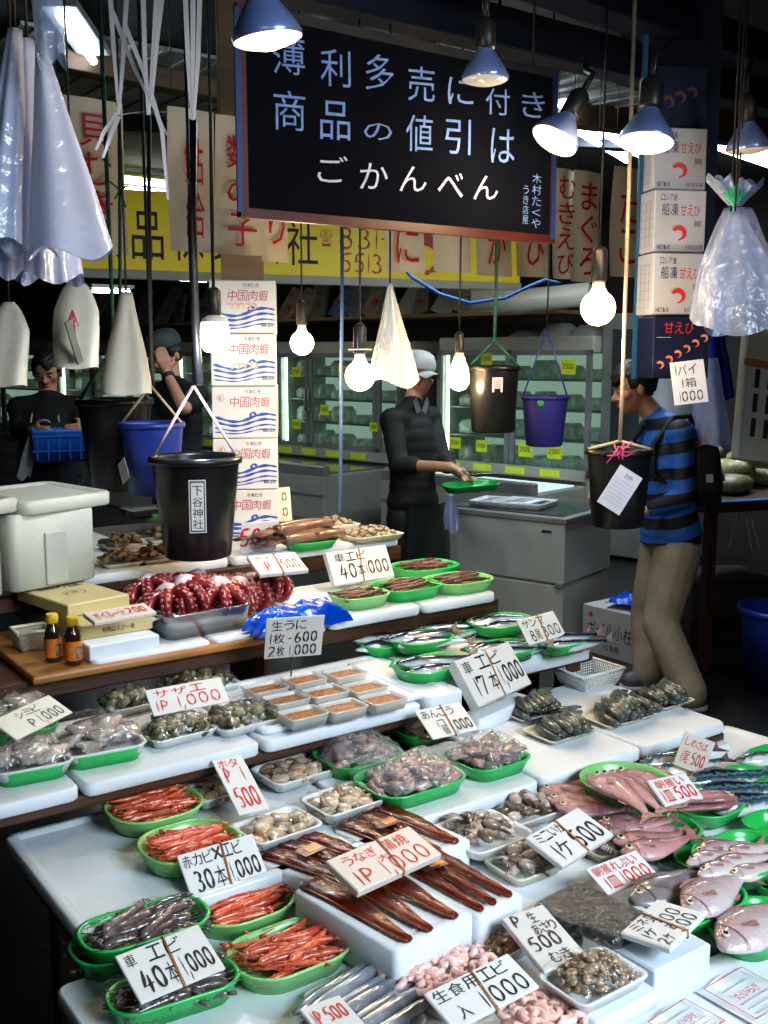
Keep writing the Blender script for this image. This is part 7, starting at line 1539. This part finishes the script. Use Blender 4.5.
q=MB(); Me=mixm(s,f,u,J['neck']+f*.135-Z*.17); q.rings([[(.045*k*math.cos(a),y,.045*k*math.sin(a)) for a in [2*PI*j/18 for j in range(18)]] for k,y in((1,0),(.98,.004),(.75,.004),(.74,.001))],mat('badge_white',(.4,.4,.4),.6,(.35,.35,.35),9),M=Me); q.ell((0,.002,0),(.026,.004,.026),RC,12,6,Me); q.build('chest_emblem',r)
# crate
def crate(c,w,d,h,rz,m,label):
    o=MB(); o.merge(traymb(w,d,h,m,.012,.008,.012,.012,3)); 
    for k in range(6):
        for sg in(-1,1): o.box((-w/2+w*(k+.5)/6,sg*(d/2-.002),h*.45),(.008,.006,h*.75),m)
    for z in(.35,.8):
        o.box((0,-d/2,h*z),(w*.98,.008,.008),m); o.box((0,d/2,h*z),(w*.98,.008,.008),m)
    return o.build('blue_crate',None,c,(0,0,rz),label,'crate')
CRB=mat('crate_blue',(.01,.12,.5),.4,(.008,.1,.42),5)
cc=D(64,460,T-.42); crate(cc,.33,.24,.17,R(-35.5)+R(20),CRB,'bright blue plastic crate held by the man in black at the left')
bag((30,36,436),(17,30,478),T-.4,mat('white_glove_bag',(.5,.52,.52),.5,(.42,.44,.45),6,bump=.2),'white plastic bag hanging from the blue crate',3,.04,61,shape=lambda v:min(1,.5+v),hang_=False)
# man with a hand on his face
T=5.85; fd=(FORW*.75-RT*.6).normalized()
J=J_left(T,(166,357),(172,382),(176,395),(180,480),(158,440,T-.1),(150,462,T-.1),(184,409,T-.3),(167,374,T-.2),fd,FORW*.8-RT*.5-Z*.3,tuple(Z+RT*-.15))
r,M=person('man in a dark cap and black t-shirt holding a hand to his face',J,TEE,mat('patterned_cloth',(.02,.02,.02),.7,(.4,.38,.33),30),'short',BOOT,True,hands=dict(r=(-Z+RT*.1,-RT,.5,1),l=(Z*1.0-RT*.25,FH*1.0-RT*.4,.35,-1)),fringe=.06)
CAP2=mat('dark_green_cap',(.03,.05,.045),.7,(.04,.06,.055),8); q=MB(); q.rings([[(math.cos(2*PI*j/24)*.09*w,math.sin(2*PI*j/24)*.112*w-.012,z) for j in range(24)] for w,z in((1.0,.05),(1.02,.065),(.98,.1),(.8,.133),(.45,.15),(.08,.155))],CAP2,M=M)
q.sheet(lambda u_,v_:((u_-.5)*.15*(1-.25*v_),.078+.08*v_*math.sin(PI*(.2+.6*u_)),.055-.012*v_),10,6,CAP2,M=M); q.build('cap',r)
q=MB(); a=J['wrl']; d=(J['wrl']-J['ell']).normalized(); q.tube([a-d*.03,a-d*.01],.036,DARK,12); q.build('wrist_watch',r)
# ---------------- camera and light
cd=bpy.data.cameras.new('camera'); cd.sensor_fit='VERTICAL'; cd.sensor_height=36; cd.sensor_width=27; cd.lens=F/1024*36; cd.clip_start=.05
co=bpy.data.objects.new('camera',cd); COL.objects.link(co); co.location=CAM; co.rotation_euler=Matrix((RT,UP,-FW)).transposed().to_euler(); SC.camera=co
w=bpy.data.worlds.new('world'); SC.world=w; w.use_nodes=True; w.node_tree.nodes['Background'].inputs[0].default_value=(.35,.5,.8,1); w.node_tree.nodes['Background'].inputs[1].default_value=.025
SC.view_settings.view_transform='Standard'; SC.view_settings.look='Medium High Contrast'; SC.view_settings.exposure=0
def area(name,loc,tgt,size,power,col,sy=None):
    l=bpy.data.lights.new(name,'AREA'); l.energy=power; l.color=col; l.size=size
    if sy: l.shape='RECTANGLE'; l.size_y=sy
    o=bpy.data.objects.new(name,l); COL.objects.link(o); o.location=loc; o.rotation_euler=(Vector(tgt)-Vector(loc)).to_track_quat('-Z','Y').to_euler(); return o
def point(name,loc,power,col,rad=.03):
    l=bpy.data.lights.new(name,'POINT'); l.energy=power; l.color=col; l.shadow_soft_size=rad; o=bpy.data.objects.new(name,l); COL.objects.link(o); o.location=loc; return o
area('daylight_from_street',(1.5,-1.2,2.7),(1.1,1.55,.75),1.5,46,(.76,.89,1)).data.spread=R(85)
area('fill_light_left',(-.8,-.6,2.8),(1.1,2.4,1.3),1.2,9,(.82,.92,1))  # added soft fill with no real source, lifts the paper strips overhead
for i,(p,w_,c) in enumerate(LIGHTS):
    if w_: point('bulb_light',p,w_,c,.035)
